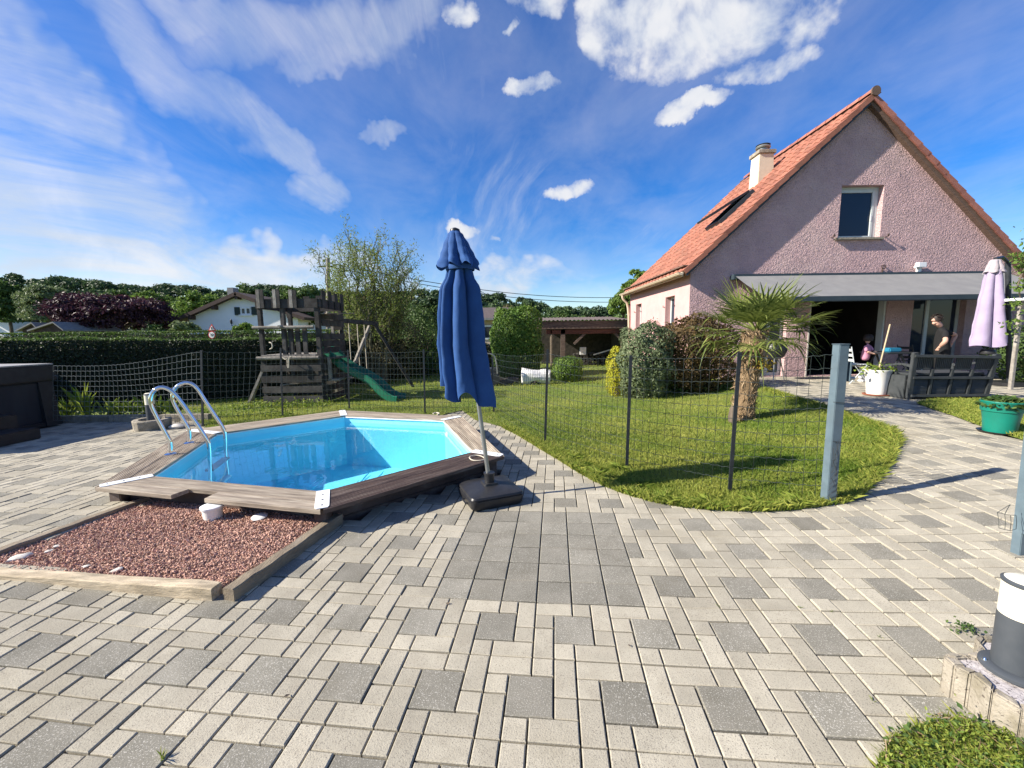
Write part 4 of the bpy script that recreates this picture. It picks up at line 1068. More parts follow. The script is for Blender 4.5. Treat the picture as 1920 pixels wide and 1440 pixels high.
MB().span((-10.2, 5.0, .04), (-8.06, 7.02, .82)).build('shell', m_spa, tub, bevel=.02)
MB().span((-10.25, 4.95, .05), (-8.0, 7.1, .13)).build('plinth', m_blackpl, tub, bevel=.01)
for y_ in (5.08, 6.94): MB().add([(-8.05, y_-.11, .05), (-7.98, y_-.11, .05), (-7.98, y_+.11, .05), (-8.05, y_+.11, .05), (-8.05, y_-.11, .82), (-8.03, y_-.11, .82), (-8.03, y_+.11, .82), (-8.05, y_+.11, .82)], [(0, 3, 2, 1), (4, 5, 6, 7), (0, 1, 5, 4), (2, 3, 7, 6), (0, 4, 7, 3), (1, 2, 6, 5)]).build('corner_trim', m_spac, tub)
MB().span((-10.3, 4.9, .83), (-8.0, 7.12, 1.10)).build('cover', m_spac, tub, bevel=.02)
MB().span((-10.28, 4.92, 1.102), (-8.02, 7.1, 1.125)).build('cover_top', m_spal, tub, bevel=.008)
st = thing('tub_steps', 'dark two tier steps standing beside the hot tub', 'steps', (-7.6, 5.7, 0))
MB().span((-7.98, 5.0, .04), (-7.62, 6.15, .40)).build('upper_step', m_blackpl, st, bevel=.015)
MB().span((-7.60, 4.9, .04), (-7.18, 6.05, .21)).build('lower_step', m_blackpl, st, bevel=.015)
# planting behind the kerb
def weed_clump(c, n, h, w, mat, lab, name='arching_weeds'):
    return tuft(c, n, h, w, mat, name, lab, 'weed', None if 'tallest' in lab else 'kerb')
c = D(160, 775, 7.55); c.z = .1; weed_clump(c, 26, .55, .22, m_weed, 'tallest broad bladed plant growing behind the kerb near the hot tub')
for i, px in enumerate((205, 225, 252, 275, 300, 330, 128)):
    c = D(px, 778, 7.6); c.z = .08; weed_clump(c, 16, .28+.1*random.random(), .2, m_weed, 'low arching grassy weed behind the kerb under the wire fence')
P = np.stack([rng.uniform(-9, -4.2, 1500), rng.uniform(7.45, 7.7, 1500), np.abs(rng.normal(0, .10, 1500))+.03], 1)
leaves('kerb_weeds', P, .05, m_weed, kind='stuff')
P = np.stack([rng.uniform(-5.9, -4.0, 1300), rng.uniform(8.4, 9.3, 1300)+0, np.abs(rng.normal(0, .05, 1300))+.03], 1)
leaves('tower_weeds', P, .06, m_weed, kind='stuff')
# a tall plant of weeds by the fence corner
for i, (px, py) in enumerate(((1090, 878), (1125, 890), (1150, 905), (1200, 915), (1160, 880), (1255, 940), (1330, 946), (1420, 948), (1080, 862), (1500, 945))):
    c = G(px, py); tuft(c, 60, .065, .12, m_weed, 'tall_weed', 'bushy weed on the unmown lawn edge under the wire fence', 'weed', 'weeds on the lawn edge')
for (nm_, _), (mt_, V_) in TUFTS.items():
    k_ = len(V_)//5; np_obj(nm_+'s' if not nm_.endswith('s') else nm_, V_, np.arange(5*k_).reshape(k_, 5), mt_, None, rng.random(k_), kind='stuff')

# ================================================================== THE PINK HOUSE
YH, YV, YB = 11.3, 11.10, 17.1
ZT = .25
A = D(1640, 170, YV); E = D(1281, 506, YV); RE = D(1918, 474, YV); sr = (RE-A).normalized(); RE = A+sr*7.4
house = thing('pink_house', 'mauve stucco gabled house with orange tiled roof, chimney and grey awning', 'house', (10, 12, 0))
XW = D(1293, 560, YH).x
sl_ = (A-E); LS = sl_.length; sdir = sl_.normalized(); nL = Vector((-sdir.z, 0, sdir.x)); nR = Vector((-sr.z, 0, sr.x)); nR = nR if nR.z > 0 else -nR
def roofz(x):          # underside of the tiles
    return (E.z+(x-E.x)*sdir.z/sdir.x if x < A.x else A.z+(x-A.x)*sr.z/sr.x)-.14
XR = A.x+5.6
def holes_mesh(outline, holes, fn, thick_dir, reveal):
    """outline and holes are (u,v) polygons; fn maps to world; reveals go along thick_dir"""
    pts = []; edges = []
    for poly in [outline]+holes:
        o = len(pts); n = len(poly); pts += [Vector(p) for p in poly]; edges += [(o+i, o+(i+1) % n) for i in range(n)]
    r = delaunay_2d_cdt(pts, edges, [], 0, 1e-6); V = [fn(p.x, p.y) for p in r[0]]; F = []
    for f in r[2]:
        cx = sum(r[0][i].x for i in f)/3; cy = sum(r[0][i].y for i in f)/3
        if inpoly([cx], [cy], outline)[0] and not any(inpoly([cx], [cy], h)[0] for h in holes): F.append(tuple(f))
    m = MB(); m.add(V, F)
    for h in holes:
        for i in range(len(h)):
            a = fn(*h[i]); b = fn(*h[(i+1) % len(h)]); m.add([a, b, b+thick_dir*reveal, a+thick_dir*reveal], [(0, 1, 2, 3)])
    return m
def rect(x0, z0, x1, z1): return [(x0, z0), (x1, z0), (x1, z1), (x0, z1)]
def px_rect(a, b, c, d, Y):
    p = D(a, (b+d)/2, Y); q = D(c, (b+d)/2, Y); t = D((a+c)/2, b, Y); u = D((a+c)/2, d, Y); return p.x, u.z, q.x, t.z
w0x, w0z, w1x, w1z = px_rect(1575, 347, 1654, 446, YH)
dA = (D(1516, 640, YH).x, ZT+.02, D(1657, 640, YH).x, 2.42)
dB = (D(1706, 640, YH).x, ZT+.02, D(1804, 640, YH).x, 2.42)
dC = (D(1428, 640, YH).x, ZT+.02, D(1473, 640, YH).x, 2.30)
outl = [(XW, 0), (XR, 0), (XR, roofz(XR)), (A.x, roofz(A.x)), (XW, roofz(XW))]
holes_mesh(outl, [rect(w0x, w0z, w1x, w1z), rect(*dA), rect(*dB), rect(*dC)], lambda u, v: Vector((u, YH, v)), Vector((0, 1, 0)), .22).build('gable_wall', m_stucco, house)
# side wall facing the sun, pale pink
sw = lambda u, v: Vector((XW, u, v))
def side_rect(pa, pb, z0, z1):
    y0 = XW*FPX/(pa-960)*1.0; y1 = XW*FPX/(pb-960); return rect(min(y0, y1), z0, max(y0, y1), z1)
wA = side_rect(1245, 1262, 1.35, 2.62); wB = side_rect(1191, 1201, 1.35, 2.62)
holes_mesh([(YH, 0), (YB-.15, 0), (YB-.15, roofz(XW)), (YH, roofz(XW))], [wA, wB], sw, Vector((1, 0, 0)), .22).build('side_wall', m_render, house)
MB().span((XW+.02, YB-.35, 0), (XR, YB-.15, roofz(XW))).build('back_wall', m_render, house)
for w in (wA, wB):
    y0, y1, z0, z1 = w[0][0], w[1][0], w[0][1], w[2][1]
    m = MB(); x = XW+.17
    for (a, b) in (((x, y0, z0), (x+.05, y0+.07, z1)), ((x, y1-.07, z0), (x+.05, y1, z1)), ((x, y0+.07, z0), (x+.05, y1-.07, z0+.07)), ((x, y0+.07, z1-.07), (x+.05, y1-.07, z1))): m.span(a, b)
    f_ = m.build('window', m_frame, house); MB().span((x+.02, y0+.07, z0+.07), (x+.03, y1-.07, z1-.07)).build('pane', m_glass, f_)
    m = MB()
    for yy in (y0-.03, y1+.03): m.tube([(XW, yy, z1-.3), (XW-.06, yy, z1-.3), (XW-.06, yy, z1-.25)], .012, 6)
    m.build('shutter_hook', m_dkwood, f_)
# gable window
yw = YH+.15; m = MB(); fw = .065
for (a, b) in (((w0x+.0, yw, w0z), (w0x+fw, yw+.06, w1z-.06)), ((w1x-fw-.10, yw, w0z), (w1x-.10, yw+.06, w1z-.06)), ((w0x+fw, yw, w0z), (w1x-fw-.10, yw+.06, w0z+fw+.02)), ((w0x+fw, yw, w1z-fw-.08), (w1x-fw-.10, yw+.06, w1z-.06))): m.span(a, b)
m.span((w0x, yw+.01, w1z-.06), (w1x, yw+.05, w1z)).span((w1x-.10, yw+.01, w0z), (w1x, yw+.05, w1z-.06))
gw = m.build('window', m_frame, house, bevel=.006)
MB().span((w0x+fw, yw+.03, w0z+fw+.02), (w1x-fw-.10, yw+.04, w1z-fw-.08)).build('pane', m_glass, gw)
MB().span((w1x-fw-.115, yw-.012, w0z+.48), (w1x-fw-.085, yw, w0z+.62)).build('handle', m_white_metal, gw)
MB().span((w0x-.10, YH-.09, w0z-.055), (w1x+.05, YH+.15, w0z)).build('sill', m_conc, gw, bevel=.008)
m = MB()
for (x, z) in ((w0x-.18, w0z+.02), (w1x+.14, w0z+.02)): m.tube([(x, YH, z), (x, YH-.10, z), (x, YH-.11, z+.07)], .012, 6).box((x, YH-.10, z+.02), (.04, .02, .05))
m.build('shutter_hook', m_dkwood, gw)
# doors
def french_door(d, nm, leaf_open=False):
    x0, z0, x1, z1 = d; y = YH+.16; m = MB()
    for (a, b) in (((x0, y, z0), (x0+.08, y+.06, z1)), ((x1-.08, y, z0), (x1, y+.06, z1)), ((x0+.08, y, z1-.08), (x1-.08, y+.06, z1)), ((x0+.08, y, z0), (x1-.08, y+.06, z0+.09))): m.span(a, b)
    xm = (x0*.62+x1*.38); m.span((xm-.05, y-.01, z0+.09), (xm+.05, y+.05, z1-.08))
    o = m.build(nm, m_frame, house, bevel=.005); MB().span((x0+.08, y+.025, z0+.09), (x1-.08, y+.035, z1-.08)).build('pane', m_glass, o); return o
french_door(dB, 'door'); french_door(dC, 'door')
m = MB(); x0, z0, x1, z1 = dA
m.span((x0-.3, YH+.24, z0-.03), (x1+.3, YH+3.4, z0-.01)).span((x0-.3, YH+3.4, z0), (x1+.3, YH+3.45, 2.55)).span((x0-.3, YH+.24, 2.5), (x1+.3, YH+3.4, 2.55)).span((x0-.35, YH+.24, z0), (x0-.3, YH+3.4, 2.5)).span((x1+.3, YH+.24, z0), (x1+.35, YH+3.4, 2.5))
m.build('dark_room', m_dark, house)  # room walls coloured nearly black in place of real indoor shade
m = MB(); m.span((x1-.06, YH+.02, z0), (x1-.01, YH+.2, z1)).span((x0+.0, YH+.19, z1-.07), (x1, YH+.24, z1)); m.build('door_frame', m_frame, house)
MB().span((x0-.035, YH-.012, ZT), (x0-.0, YH+.02, 2.4)).build('corner_bead', m_whitest, house)

# roof: deck, tiles, verge and ridge
def roof_deck(a, e, nrm, nm):
    V = [a-nrm*.10, e-nrm*.10, a-nrm*.05, e-nrm*.05]; m = MB(); y0, y1 = YV+.03, YB
    m.add([(p.x, y, p.z) for y in (y0, y1) for p in V], [(0, 1, 3, 2), (4, 6, 7, 5), (0, 4, 5, 1), (2, 3, 7, 6), (0, 2, 6, 4), (1, 5, 7, 3)]); return m.build(nm, m_barge, house)
roof_deck(A, E, nL, 'roof_deck'); roof_deck(A, RE, nR, 'roof_deck')
def tile_mesh(w, l, nm, mat):
    prof = [(-.5, .0), (-.38, .012), (-.28, .028), (-.16, .036), (-.04, .028), (.04, .010), (.14, .0), (.42, .0), (.5, .012)]
    V = []; n = len(prof)
    for yy, dz in ((0, .026), (l, .0)):
        for (u, z) in prof: V.append((u*w, yy, z+dz))
    for (u, z) in prof: V.append((u*w, 0, z+.006))
    F = [(k, k+1, n+k+1, n+k) for k in range(n-1)]+[(2*n+k, 2*n+k+1, k+1, k) for k in range(n-1)]
    me = bpy.data.meshes.new(nm); me.from_pydata(V, [], F); me.update(); me.materials.append(mat); return me
TW, TL = .295, .345
tm = tile_mesh(TW, TL+.06, 'roof_tile', m_tile)
nc = int(LS/TL); ncol = int((YB-YV-.16)/TW)
tiles = []
ho = ORI[house.name]
sk_px = (1345, 402)
def on_left_roof(px, py):
    d = ray(px, py); t = (A-CAM).dot(nL)/d.dot(nL); return CAM+d*t
skc = on_left_roof(1352, 412)
sv0 = (on_left_roof(1318, 436)-E).dot(sdir); sv1 = (on_left_roof(1392, 372)-E).dot(sdir)
sy0, sy1 = skc.y-.45, skc.y+.45
print('skylight', skc, sv0, sv1, 'LS', LS, nc, ncol)
for c in range(ncol):
    for r in range(nc):
        y = YV+.16+TW*(c+.5); s_ = TL*r
        if sy0 < y < sy1 and sv0-.1 < s_ < sv1-.25: continue
        tiles.append((c, r, y, s_))
tiles.sort(key=lambda t: t[2])
def tile_mx(y, s_, sd_, n_, base_, flip=1):
    xax = Vector((0, -1*flip, 0)); M_ = Matrix((xax, sd_, n_)).transposed().to_4x4(); p = base_+sd_*s_-n_*.045; M_.translation = Vector((p.x, y, p.z)); return M_
TV, TF = [], []
for q, (c, r, y, s_) in enumerate(tiles):
    y += random.gauss(0, .003); Mx = tile_mx(y, s_+random.gauss(0, .004), sdir, nL, E)
    if q < 300-0:
        o = bpy.data.objects.new('roof_tile', tm); COL.objects.link(o); o.parent = house; ORI[o.name] = ho
        Mx.translation = Mx.translation-ho; o.matrix_local = Mx
    else:
        b = len(TV); TV += [tuple(Mx @ v.co) for v in tm.vertices]; TF += [tuple(b+k for k in p.vertices) for p in tm.polygons]
# right slope (seen only at its edge)
for r in range(int(7.4/TL)):
    for c in range(ncol):
        Mx = tile_mx(YV+.16+TW*(c+.5), TL*r, -sr, nR, RE, -1); b = len(TV); TV += [tuple(Mx @ v.co) for v in tm.vertices]; TF += [tuple(b+k for k in p.vertices) for p in tm.polygons]
np_obj('far_roof_tiles', TV, TF, m_tile, house, kind='stuff')
def verge_mesh(nm, L, mat, drop):
    m = MB(); m.add([(-.02, 0, .03), (.20, 0, .03), (.20, L, .0), (-.02, L, .0), (-.02, 0, -drop), (-.02, L, -drop-.02), (.02, 0, -drop), (.02, L, -drop-.02), (.2, 0, -.0), (.02, 0, -.0)],
                    [(0, 1, 2, 3), (0, 3, 5, 4), (4, 5, 7, 6), (0, 4, 6, 9), (0, 9, 8, 1), (6, 7, 2, 8)])
    me = m.mesh(nm, bevel=.006); me.materials.append(mat); return me
vmL = verge_mesh('verge_tile', TL+.05, m_tile, .10); vmR = verge_mesh('verge_tile', TL+.05, m_tileb, .105)
for r in range(nc+1):
    M_ = Matrix((Vector((0, 1, 0)), sdir, -Vector((0, 1, 0)).cross(sdir)*-1)).transposed().to_4x4()
    z_ = Vector((0, 1, 0)).cross(sdir)
    if z_.z < 0: z_ = -z_
    M_ = Matrix(((0, 1, 0), sdir, z_)).transposed().to_4x4()
    p = E+sdir*min(TL*r, LS-TL*.9)-nL*.03; M_.translation = Vector((p.x, YV, p.z))-ho
    o = bpy.data.objects.new('verge_tile', vmL); COL.objects.link(o); o.parent = house; ORI[o.name] = ho; o.matrix_local = M_
for r in range(int(7.4/TL)):
    M_ = Matrix(((0, 1, 0), -sr, nR)).transposed().to_4x4(); p = RE-sr*(TL*r)-nR*.03; M_.translation = Vector((p.x, YV, p.z))-ho
    o = bpy.data.objects.new('verge_tile', vmR); COL.objects.link(o); o.parent = house; ORI[o.name] = ho; o.matrix_local = M_
rm = MB(); Pp = []
for y, r_ in ((0, .115), (.40, .10)):
    for k in range(9):
        a = math.pi*(k/8*1.1-.05); Pp.append((math.cos(a)*r_, y, math.sin(a)*r_))
rm.add(Pp, [(k, k+1, 9+k+1, 9+k) for k in range(8)]+[(0, 8, 7, 6, 5, 4, 3, 2, 1)])
rme = rm.mesh('ridge_tile'); rme.materials.append(m_tileb)
for k in range(15):
    o = bpy.data.objects.new('ridge_tile', rme); COL.objects.link(o); o.parent = house; ORI[o.name] = ho; o.location = Vector((A.x, YV-.03+.38*k, A.z-.04))-ho
MB().lathe([(.02, -.03), (.10, -.02), (.115, .0), (.115, .05)], (0, 0, 0), 16).build('ridge_end', m_barge, house)
re_ = bpy.data.objects[[o.name for o in bpy.data.objects if o.name.startswith('ridge_end')][0]]
re_.rotation_euler = (math.pi/2, 0, 0); re_.location = Vector((A.x, YV-.01, A.z-.02))-ho
for v in re_.data.vertices: v.co = v.co+ho
# boards under the verges and the eave
def barge(a, e, n_, mat, w, d, nm='barge_board'):
    p = a-n_*(.10+w/2); q = e-n_*(.10+w/2)
    MB().beam((p.x, YV+.06, p.z), (q.x, YV+.06, q.z), w, d, (0, 1, 0)).build(nm, mat, house)
barge(A-sdir*.05, E, nL, m_anth, .10, .03); barge(A+sr*.05, RE, nR, m_barge, .13, .035)
MB().beam((A.x+sr.x*.02, YV+.14, A.z-.26), (RE.x, YV+.14, RE.z-.26), .05, .14, (0, 1, 0)).build('verge_soffit', m_barge, house)
gx_ = E.x-.05; gzz = E.z-.07
m = MB(); V = []
for y in (YV+.0, YB):
    for k in range(9):
        a = math.pi+math.pi*k/8; V.append((gx_+.065*math.cos(a), y, gzz+.065*math.sin(a)))
m.add(V, [(k, k+1, 9+k+1, 9+k) for k in range(8)]+[tuple(range(9)), tuple(range(17, 8, -1))]); m.tube([(gx_-.065, YV, gzz), (gx_-.065, YB, gzz)], .012, 6)
m.build('gutter', m_gutter, house, smooth=True)
MB().span((E.x+.02, YV+.05, roofz(XW)-.02), (XW, YB, roofz(XW)+.01)).build('eave_soffit', m_barge, house)
MB().span((E.x+.0, YV+.05, E.z-.16), (E.x+.03, YB, E.z-.04)).build('fascia_board', m_gutter, house)
MB().tube(smooth_path([Vector(p) for p in ((gx_, YB-.25, gzz-.05), (gx_, YB-.25, gzz-.2), (XW-.05, YB-.25, gzz-.45), (XW-.05, YB-.25, .1))], 2), .045, 10).build('downpipe', m_gutter, house, smooth=True)
# chimney
cx_ = D(1427, 340, 13.5).x; cz0 = roofz(cx_)-.3; ct = D(1434, 290, 13.5).z; cw = .235
ch = MB().add([(cx_+sx*cw*k, 13.5+sy*.24*k, z) for z, k in ((cz0, 1.06), (ct-.05, .94)) for sx, sy in ((-1, -1), (1, -1), (1, 1), (-1, 1))], [(0, 3, 2, 1), (4, 5, 6, 7), (0, 1, 5, 4), (1, 2, 6, 5), (2, 3, 7, 6), (3, 0, 4, 7)]).build('chimney', m_chim, house, bevel=.01)
MB().span((cx_-.27, 13.23, ct-.05), (cx_+.27, 13.77, ct+.06)).build('chimney_cap', m_conc, ch, bevel=.01)
MB().lathe([(.15, .06), (.15, .17), (.20, .17), (.215, .20), (.19, .24), (.10, .255)], (cx_, 13.5, ct), 20).build('cowl', m_poleg, ch, smooth=True)
MB().lathe([(.20, .255), (.205, .27), (.1, .285)], (cx_, 13.5, ct), 20).build('cowl_lid', m_post, ch, smooth=True)
# skylight propped open
def rp_(y, s_, h): p = E+sdir*s_+nL*h; return Vector((p.x, y, p.z))
m = MB()
for (a, b) in (((sy0, sv0), (sy0+.08, sv1)), ((sy1-.08, sv0), (sy1, sv1))):
    m.beam(rp_((a[0]+b[0])/2, a[1], .03), rp_((a[0]+b[0])/2, b[1], .03), .08, .12, nL)
m.beam(rp_(sy0+.08, sv0+.04, .03), rp_(sy1-.08, sv0+.04, .03), .08, .12, nL).beam(rp_(sy0+.08, sv1-.04, .03), rp_(sy1-.08, sv1-.04, .03), .08, .12, nL)
sk = m.build('skylight', m_anth, house)
m = MB(); m.prism([rp_(sy0+.08, sv0+.08, -.10), rp_(sy1-.08, sv0+.08, -.10), rp_(sy1-.08, sv1-.08, -.10), rp_(sy0+.08, sv1-.08, -.10)], -nL*.02); m.build('skylight_well', m_dark, sk)  # near-black sheet stands for the shade below the opening
Ls_ = (sv1-sv0); hinge = sv1-.10; m = MB()
qa = rp_(0, hinge, .12); ang = math.radians(-11); dd = (-sdir*math.cos(ang)-nL*math.sin(ang)).normalized(); nn_ = Vector((-dd.z, 0, dd.x)); nn_ = nn_ if nn_.dot(nL) > 0 else -nn_
def sp(y, l, h): p = qa+dd*l+nn_*h; return Vector((p.x, y, p.z))
m.beam(sp(sy0+.05, 0, 0), sp(sy0+.05, Ls_, 0), .08, .06, nn_).beam(sp(sy1-.05, 0, 0), sp(sy1-.05, Ls_, 0), .08, .06, nn_).beam(sp(sy0+.1, .04, 0), sp(sy1-.1, .04, 0), .08, .06, nn_).beam(sp(sy0+.1, Ls_-.04, 0), sp(sy1-.1, Ls_-.04, 0), .08, .06, nn_)
m.build('skylight_sash', m_post, sk)
m = MB(); m.prism([sp(sy0+.1, .08, 0), sp(sy1-.1, .08, 0), sp(sy1-.1, Ls_-.08, 0), sp(sy0+.1, Ls_-.08, 0)], nn_*.015); m.build('pane', m_glass, sk)

# awning
aw = thing('awning', 'long grey fabric awning with anthracite cassette over the terrace', 'awning', (9.5, 10.5, 2.8))
ax0 = D(1369, 514, YH).x; az1 = D(1600, 513, YH).z; ax1 = 13.4
MB().span((ax0, YH-.20, az1-.14), (ax1, YH-.01, az1)).build('cassette', m_anth, aw, bevel=.012)
YF = 9.55; zf = D(1600, 561, YF).z
fx0, fx1 = ax0+.05, ax1-.1
V = []; ns = 14
for i in range(ns+1):
    u = i/ns
    for j in range(7):
        v = j/6; V.append((fx0+(fx1-fx0)*u, YH-.2+(YF-YH+.2)*v, (az1-.06)+(zf+.05-az1+.06)*v-.05*math.sin(math.pi*v)+.006*math.sin(u*ns*math.pi)))
fb = MB().add(V, [(i*7+j, i*7+j+1, (i+1)*7+j+1, (i+1)*7+j) for i in range(ns) for j in range(6)]).build('fabric', m_awn, aw, smooth=True)
MB().span((fx0-.04, YF-.07, zf-.045), (fx1+.04, YF+.05, zf+.075)).build('front_bar', m_anth, aw, bevel=.012)
for x in (fx0+.5, fx1-.6):
    MB().tube([(x, YH-.1, az1-.10), (x+.55, (YH+YF)/2, (az1+zf)/2-.12), (x+.1, YF, zf)], .03, 8).build('folding_arm', m_anth, aw)
# small fittings on the gable
q = D(1722, 500, YH-.05); o = thing('wall_lamp', 'white floodlight with motion sensor on the stucco above the awning', 'wall lamp', (q.x, q.y, q.z))
MB().span((q.x-.10, YH-.16, q.z-.03), (q.x+.12, YH-.04, q.z+.10)).build('lamp_head', m_white_metal, o, bevel=.012); MB().span((q.x-.02, YH-.05, q.z-.14), (q.x+.10, YH, q.z-.02)).build('wall_mount', m_white_metal, o, bevel=.008)
MB().lathe([(.03, 0), (.045, .03), (.03, .06)], (q.x-.14, YH-.12, q.z-.05), 12).build('sensor', m_white_metal, o, smooth=True)
q = D(1654, 501, YH); o = MB().tube([(q.x+.05*math.cos(a), YH-.05, q.z+.05*math.sin(a)) for a in np.linspace(0, 6.28, 14)], .012, 6).tube([(q.x, YH, q.z+.05), (q.x, YH-.05, q.z+.05)], .012, 6).tube([(q.x, YH-.02, q.z-.06), (q.x, YH-.02, q.z-.16)], .016, 6).build('wall_ring', m_dkwood); tag(o, 'rusty iron ring fixed to the stucco above the awning', 'wall ring')

# ================================================================== TERRACE THINGS
# bench seen from behind
YBN = 7.3; zg = gz(7.8, 7.3)
def B(px, py, dy=0): return D(px, py, YBN+dy)
bn = thing('garden_bench', 'charcoal resin storage bench with slatted back seen from behind', 'bench', (B(1780, 745).x, YBN, zg))
def bar(nm, a, b, w, d, par=bn, mat=m_bench, bev=.006): return MB().beam(a, b, w, d, (0, 1, 0)).build(nm, mat, par, bevel=bev)
bl, tl = B(1703, 747), B(1716, 661, -.10); br, tr = B(1846, 745), B(1868, 664, -.10)
bl.z = br.z = zg
bar('back_post', bl, tl, .08, .06); bar('back_post', br, tr, .08, .06)
bar('top_rail', lerp(bl, tl, .93)-Vector((.03, 0, 0)), lerp(br, tr, .93)+Vector((.06, 0, 0)), .05, .10)
bar('middle_rail', lerp(bl, tl, .47), lerp(br, tr, .47), .045, .085)
bar('bottom_rail', lerp(bl, tl, .08), lerp(br, tr, .08), .045, .12)
for k in (1, 2, 3):
    u = k/4; bar('mullion', lerp(lerp(bl, br, u), lerp(tl, tr, u), .1), lerp(lerp(bl, br, u), lerp(tl, tr, u), .45), .05, .05)
    bar('mullion', lerp(lerp(bl, br, u), lerp(tl, tr, u), .5), lerp(lerp(bl, br, u), lerp(tl, tr, u), .66), .05, .04)
for k in range(4):                        # lower louvres and upper spindles, panel by panel
    u0, u1 = k/4+.035, (k+1)/4-.035; m = MB()
    for j in range(11):
        v = .135+.30*j/10; a = lerp(lerp(bl, br, u0), lerp(tl, tr, u0), v); b_ = lerp(lerp(bl, br, u1), lerp(tl, tr, u1), v)
        m.beam(a, b_, .012, .03, (0, .5, 1))
    m.build('louvre_panel', m_bench, bn)
    m = MB()
    for j in range(9):
        u = u0+(u1-u0)*j/8; m.beam(lerp(lerp(bl, br, u), lerp(tl, tr, u), .66), lerp(lerp(bl, br, u), lerp(tl, tr, u), .90), .02, .02, (0, 1, 0))
    m.beam(lerp(lerp(bl, br, u0), lerp(tl, tr, u0), .66), lerp(lerp(bl, br, u1), lerp(tl, tr, u1), .66), .02, .025, (0, 1, 0))
    m.build('spindle_panel', m_bench, bn)
MB().span((bl.x+.03, YBN+.06, zg+.04), (br.x-.03, YBN+.62, zg+.42)).build('storage_box', m_bench, bn, bevel=.01)
MB().span((bl.x-.0, YBN+.04, zg+.43), (br.x+.0, YBN+.66, zg+.47)).build('seat', m_bench, bn, bevel=.01)
for x in (bl.x-.02, br.x+.02):
    MB().span((x-.025, YBN+.05, zg), (x+.025, YBN+.64, zg+.43)).build('side_panel', m_bench, bn, bevel=.006)
    P = [Vector((x, YBN-.04+t*.70, zg+.60+.035*math.sin(t*5.5))) for t in np.linspace(0, 1, 9)]
    m = MB()
    for a, b_ in zip(P[:-1], P[1:]): m.beam(a, b_+(b_-a)*.05, .07, .035)
    m.build('armrest', m_bench, bn); bar('arm_post', Vector((x, YBN+.60, zg)), Vector((x, YBN+.60, zg+.60)), .05, .05)

# big white pot with young plant and bamboo stake
c = G(1642, 741); z = c.z
o = thing('white_planter', 'tall white plastic planter with leafy plant and bamboo stake on terracotta saucer', 'planter', (c.x, c.y, z))
kx = c.y/FPX; kr = kx*.745
MB().lathe([(23*kr, .004), (27*kr, .012), (28*kr, .03), (26*kr, .032), (24*kr, .014)], c, 30, True, False).build('saucer', m_sauc, o, smooth=True)
MB().lathe([(19.5*kr, .03), (22*kr, 25*kx), (27.5*kr, 46*kx), (28.6*kr, 47.5*kx), (28.6*kr, 49*kx), (27*kr, 49*kx), (26*kr, 44*kx)], c, 30).build('pot', m_potw, o, smooth=True)
MB().lathe([(26*kr, 43.8*kx), (10*kr, 44.5*kx)], c, 20).build('soil', m_soil, o)
P = np.array([c.x, c.y, z+50*kx])+rng.normal(size=(150, 3))*np.array([13*kx, 12*kx, 4.5*kx]); leaves('foliage', P, .075, m_weed, o, aspect=.6, nrm=np.tile([0, -.3, 1.0], (150, 1)))
a = D(1647, 690, c.y); b_ = D(1669, 608, c.y); MB().tube([a-Vector((0, 0, .1)), b_], .013, 7).build('stake', m_stake, o)
MB().tube([a, a+Vector((.10, 0, .10)), a+Vector((.17, .02, .18))], .006, 5).tube([a, a+Vector((.06, .0, .14)), a+Vector((.04, .02, .22))], .006, 5).build('stem', m_bark, o)
# black bin beside the bench
c = G(1690, 746); z = c.z; kx = c.y/FPX
c = Vector((D(1689, 746, YBN+.25).x, YBN+.1, gz(7, 7.4))); z = c.z
o = thing('black_bucket', 'small black lidded bin with raised handle beside the bench', 'bin', c)
MB().lathe([(11.5*kx*.74, .0), (15*kx*.74, 33*kx), (18*kx*.74, 33.5*kx), (18*kx*.74, 36*kx), (10*kx*.74, 38*kx)], c, 22).build('bin_body', m_blackpl, o, smooth=True)
MB().tube([c+Vector((-5*kx, 0, 37*kx)), c+Vector((-5*kx, 0, 44*kx)), c+Vector((6*kx*.74, 0, 44*kx)), c+Vector((6*kx*.74, 0, 37*kx))], .012, 6).build('handle', m_blackpl, o)
# green pot at the right
c = G(1873, 812); z = c.z; kx = c.y/FPX; kr = kx*.66
o = thing('green_planter', 'wide green plastic planter of strawberry leaves on black saucer', 'planter', (c.x, c.y, z))
MB().lathe([(38*kr, .004), (43*kr, .012), (46*kr, .03), (43*kr, .028), (38*kr, .012)], c, 34, True, False).build('saucer', m_blackpl, o, smooth=True)
MB().lathe([(33.5*kr, .02), (37*kr, 30*kx), (40*kr, 43*kx), (43*kr, 43.5*kx), (44.5*kr, 60*kx), (45.5*kr, 61*kx), (45*kr, 63*kx), (42*kr, 61*kx), (41*kr, 54*kx)], c, 34).build('pot', m_potg, o, smooth=True)
MB().lathe([(41*kr, 54*kx), (10*kr, 56*kx)], c, 20).build('soil', m_soil, o)
Pn = 420; r_ = np.sqrt(rng.random(Pn))*50*kr; th = rng.uniform(0, 6.283, Pn)
P = np.stack([c.x+r_*np.cos(th), c.y+r_*np.sin(th), z+(64+8*rng.random(Pn)-(r_/(50*kr))**3*16)*kx], 1)
leaves('foliage', P, .062, m_green, o, aspect=.7, nrm=np.tile([0, 0, 1.0], (Pn, 1)), spread=.8)

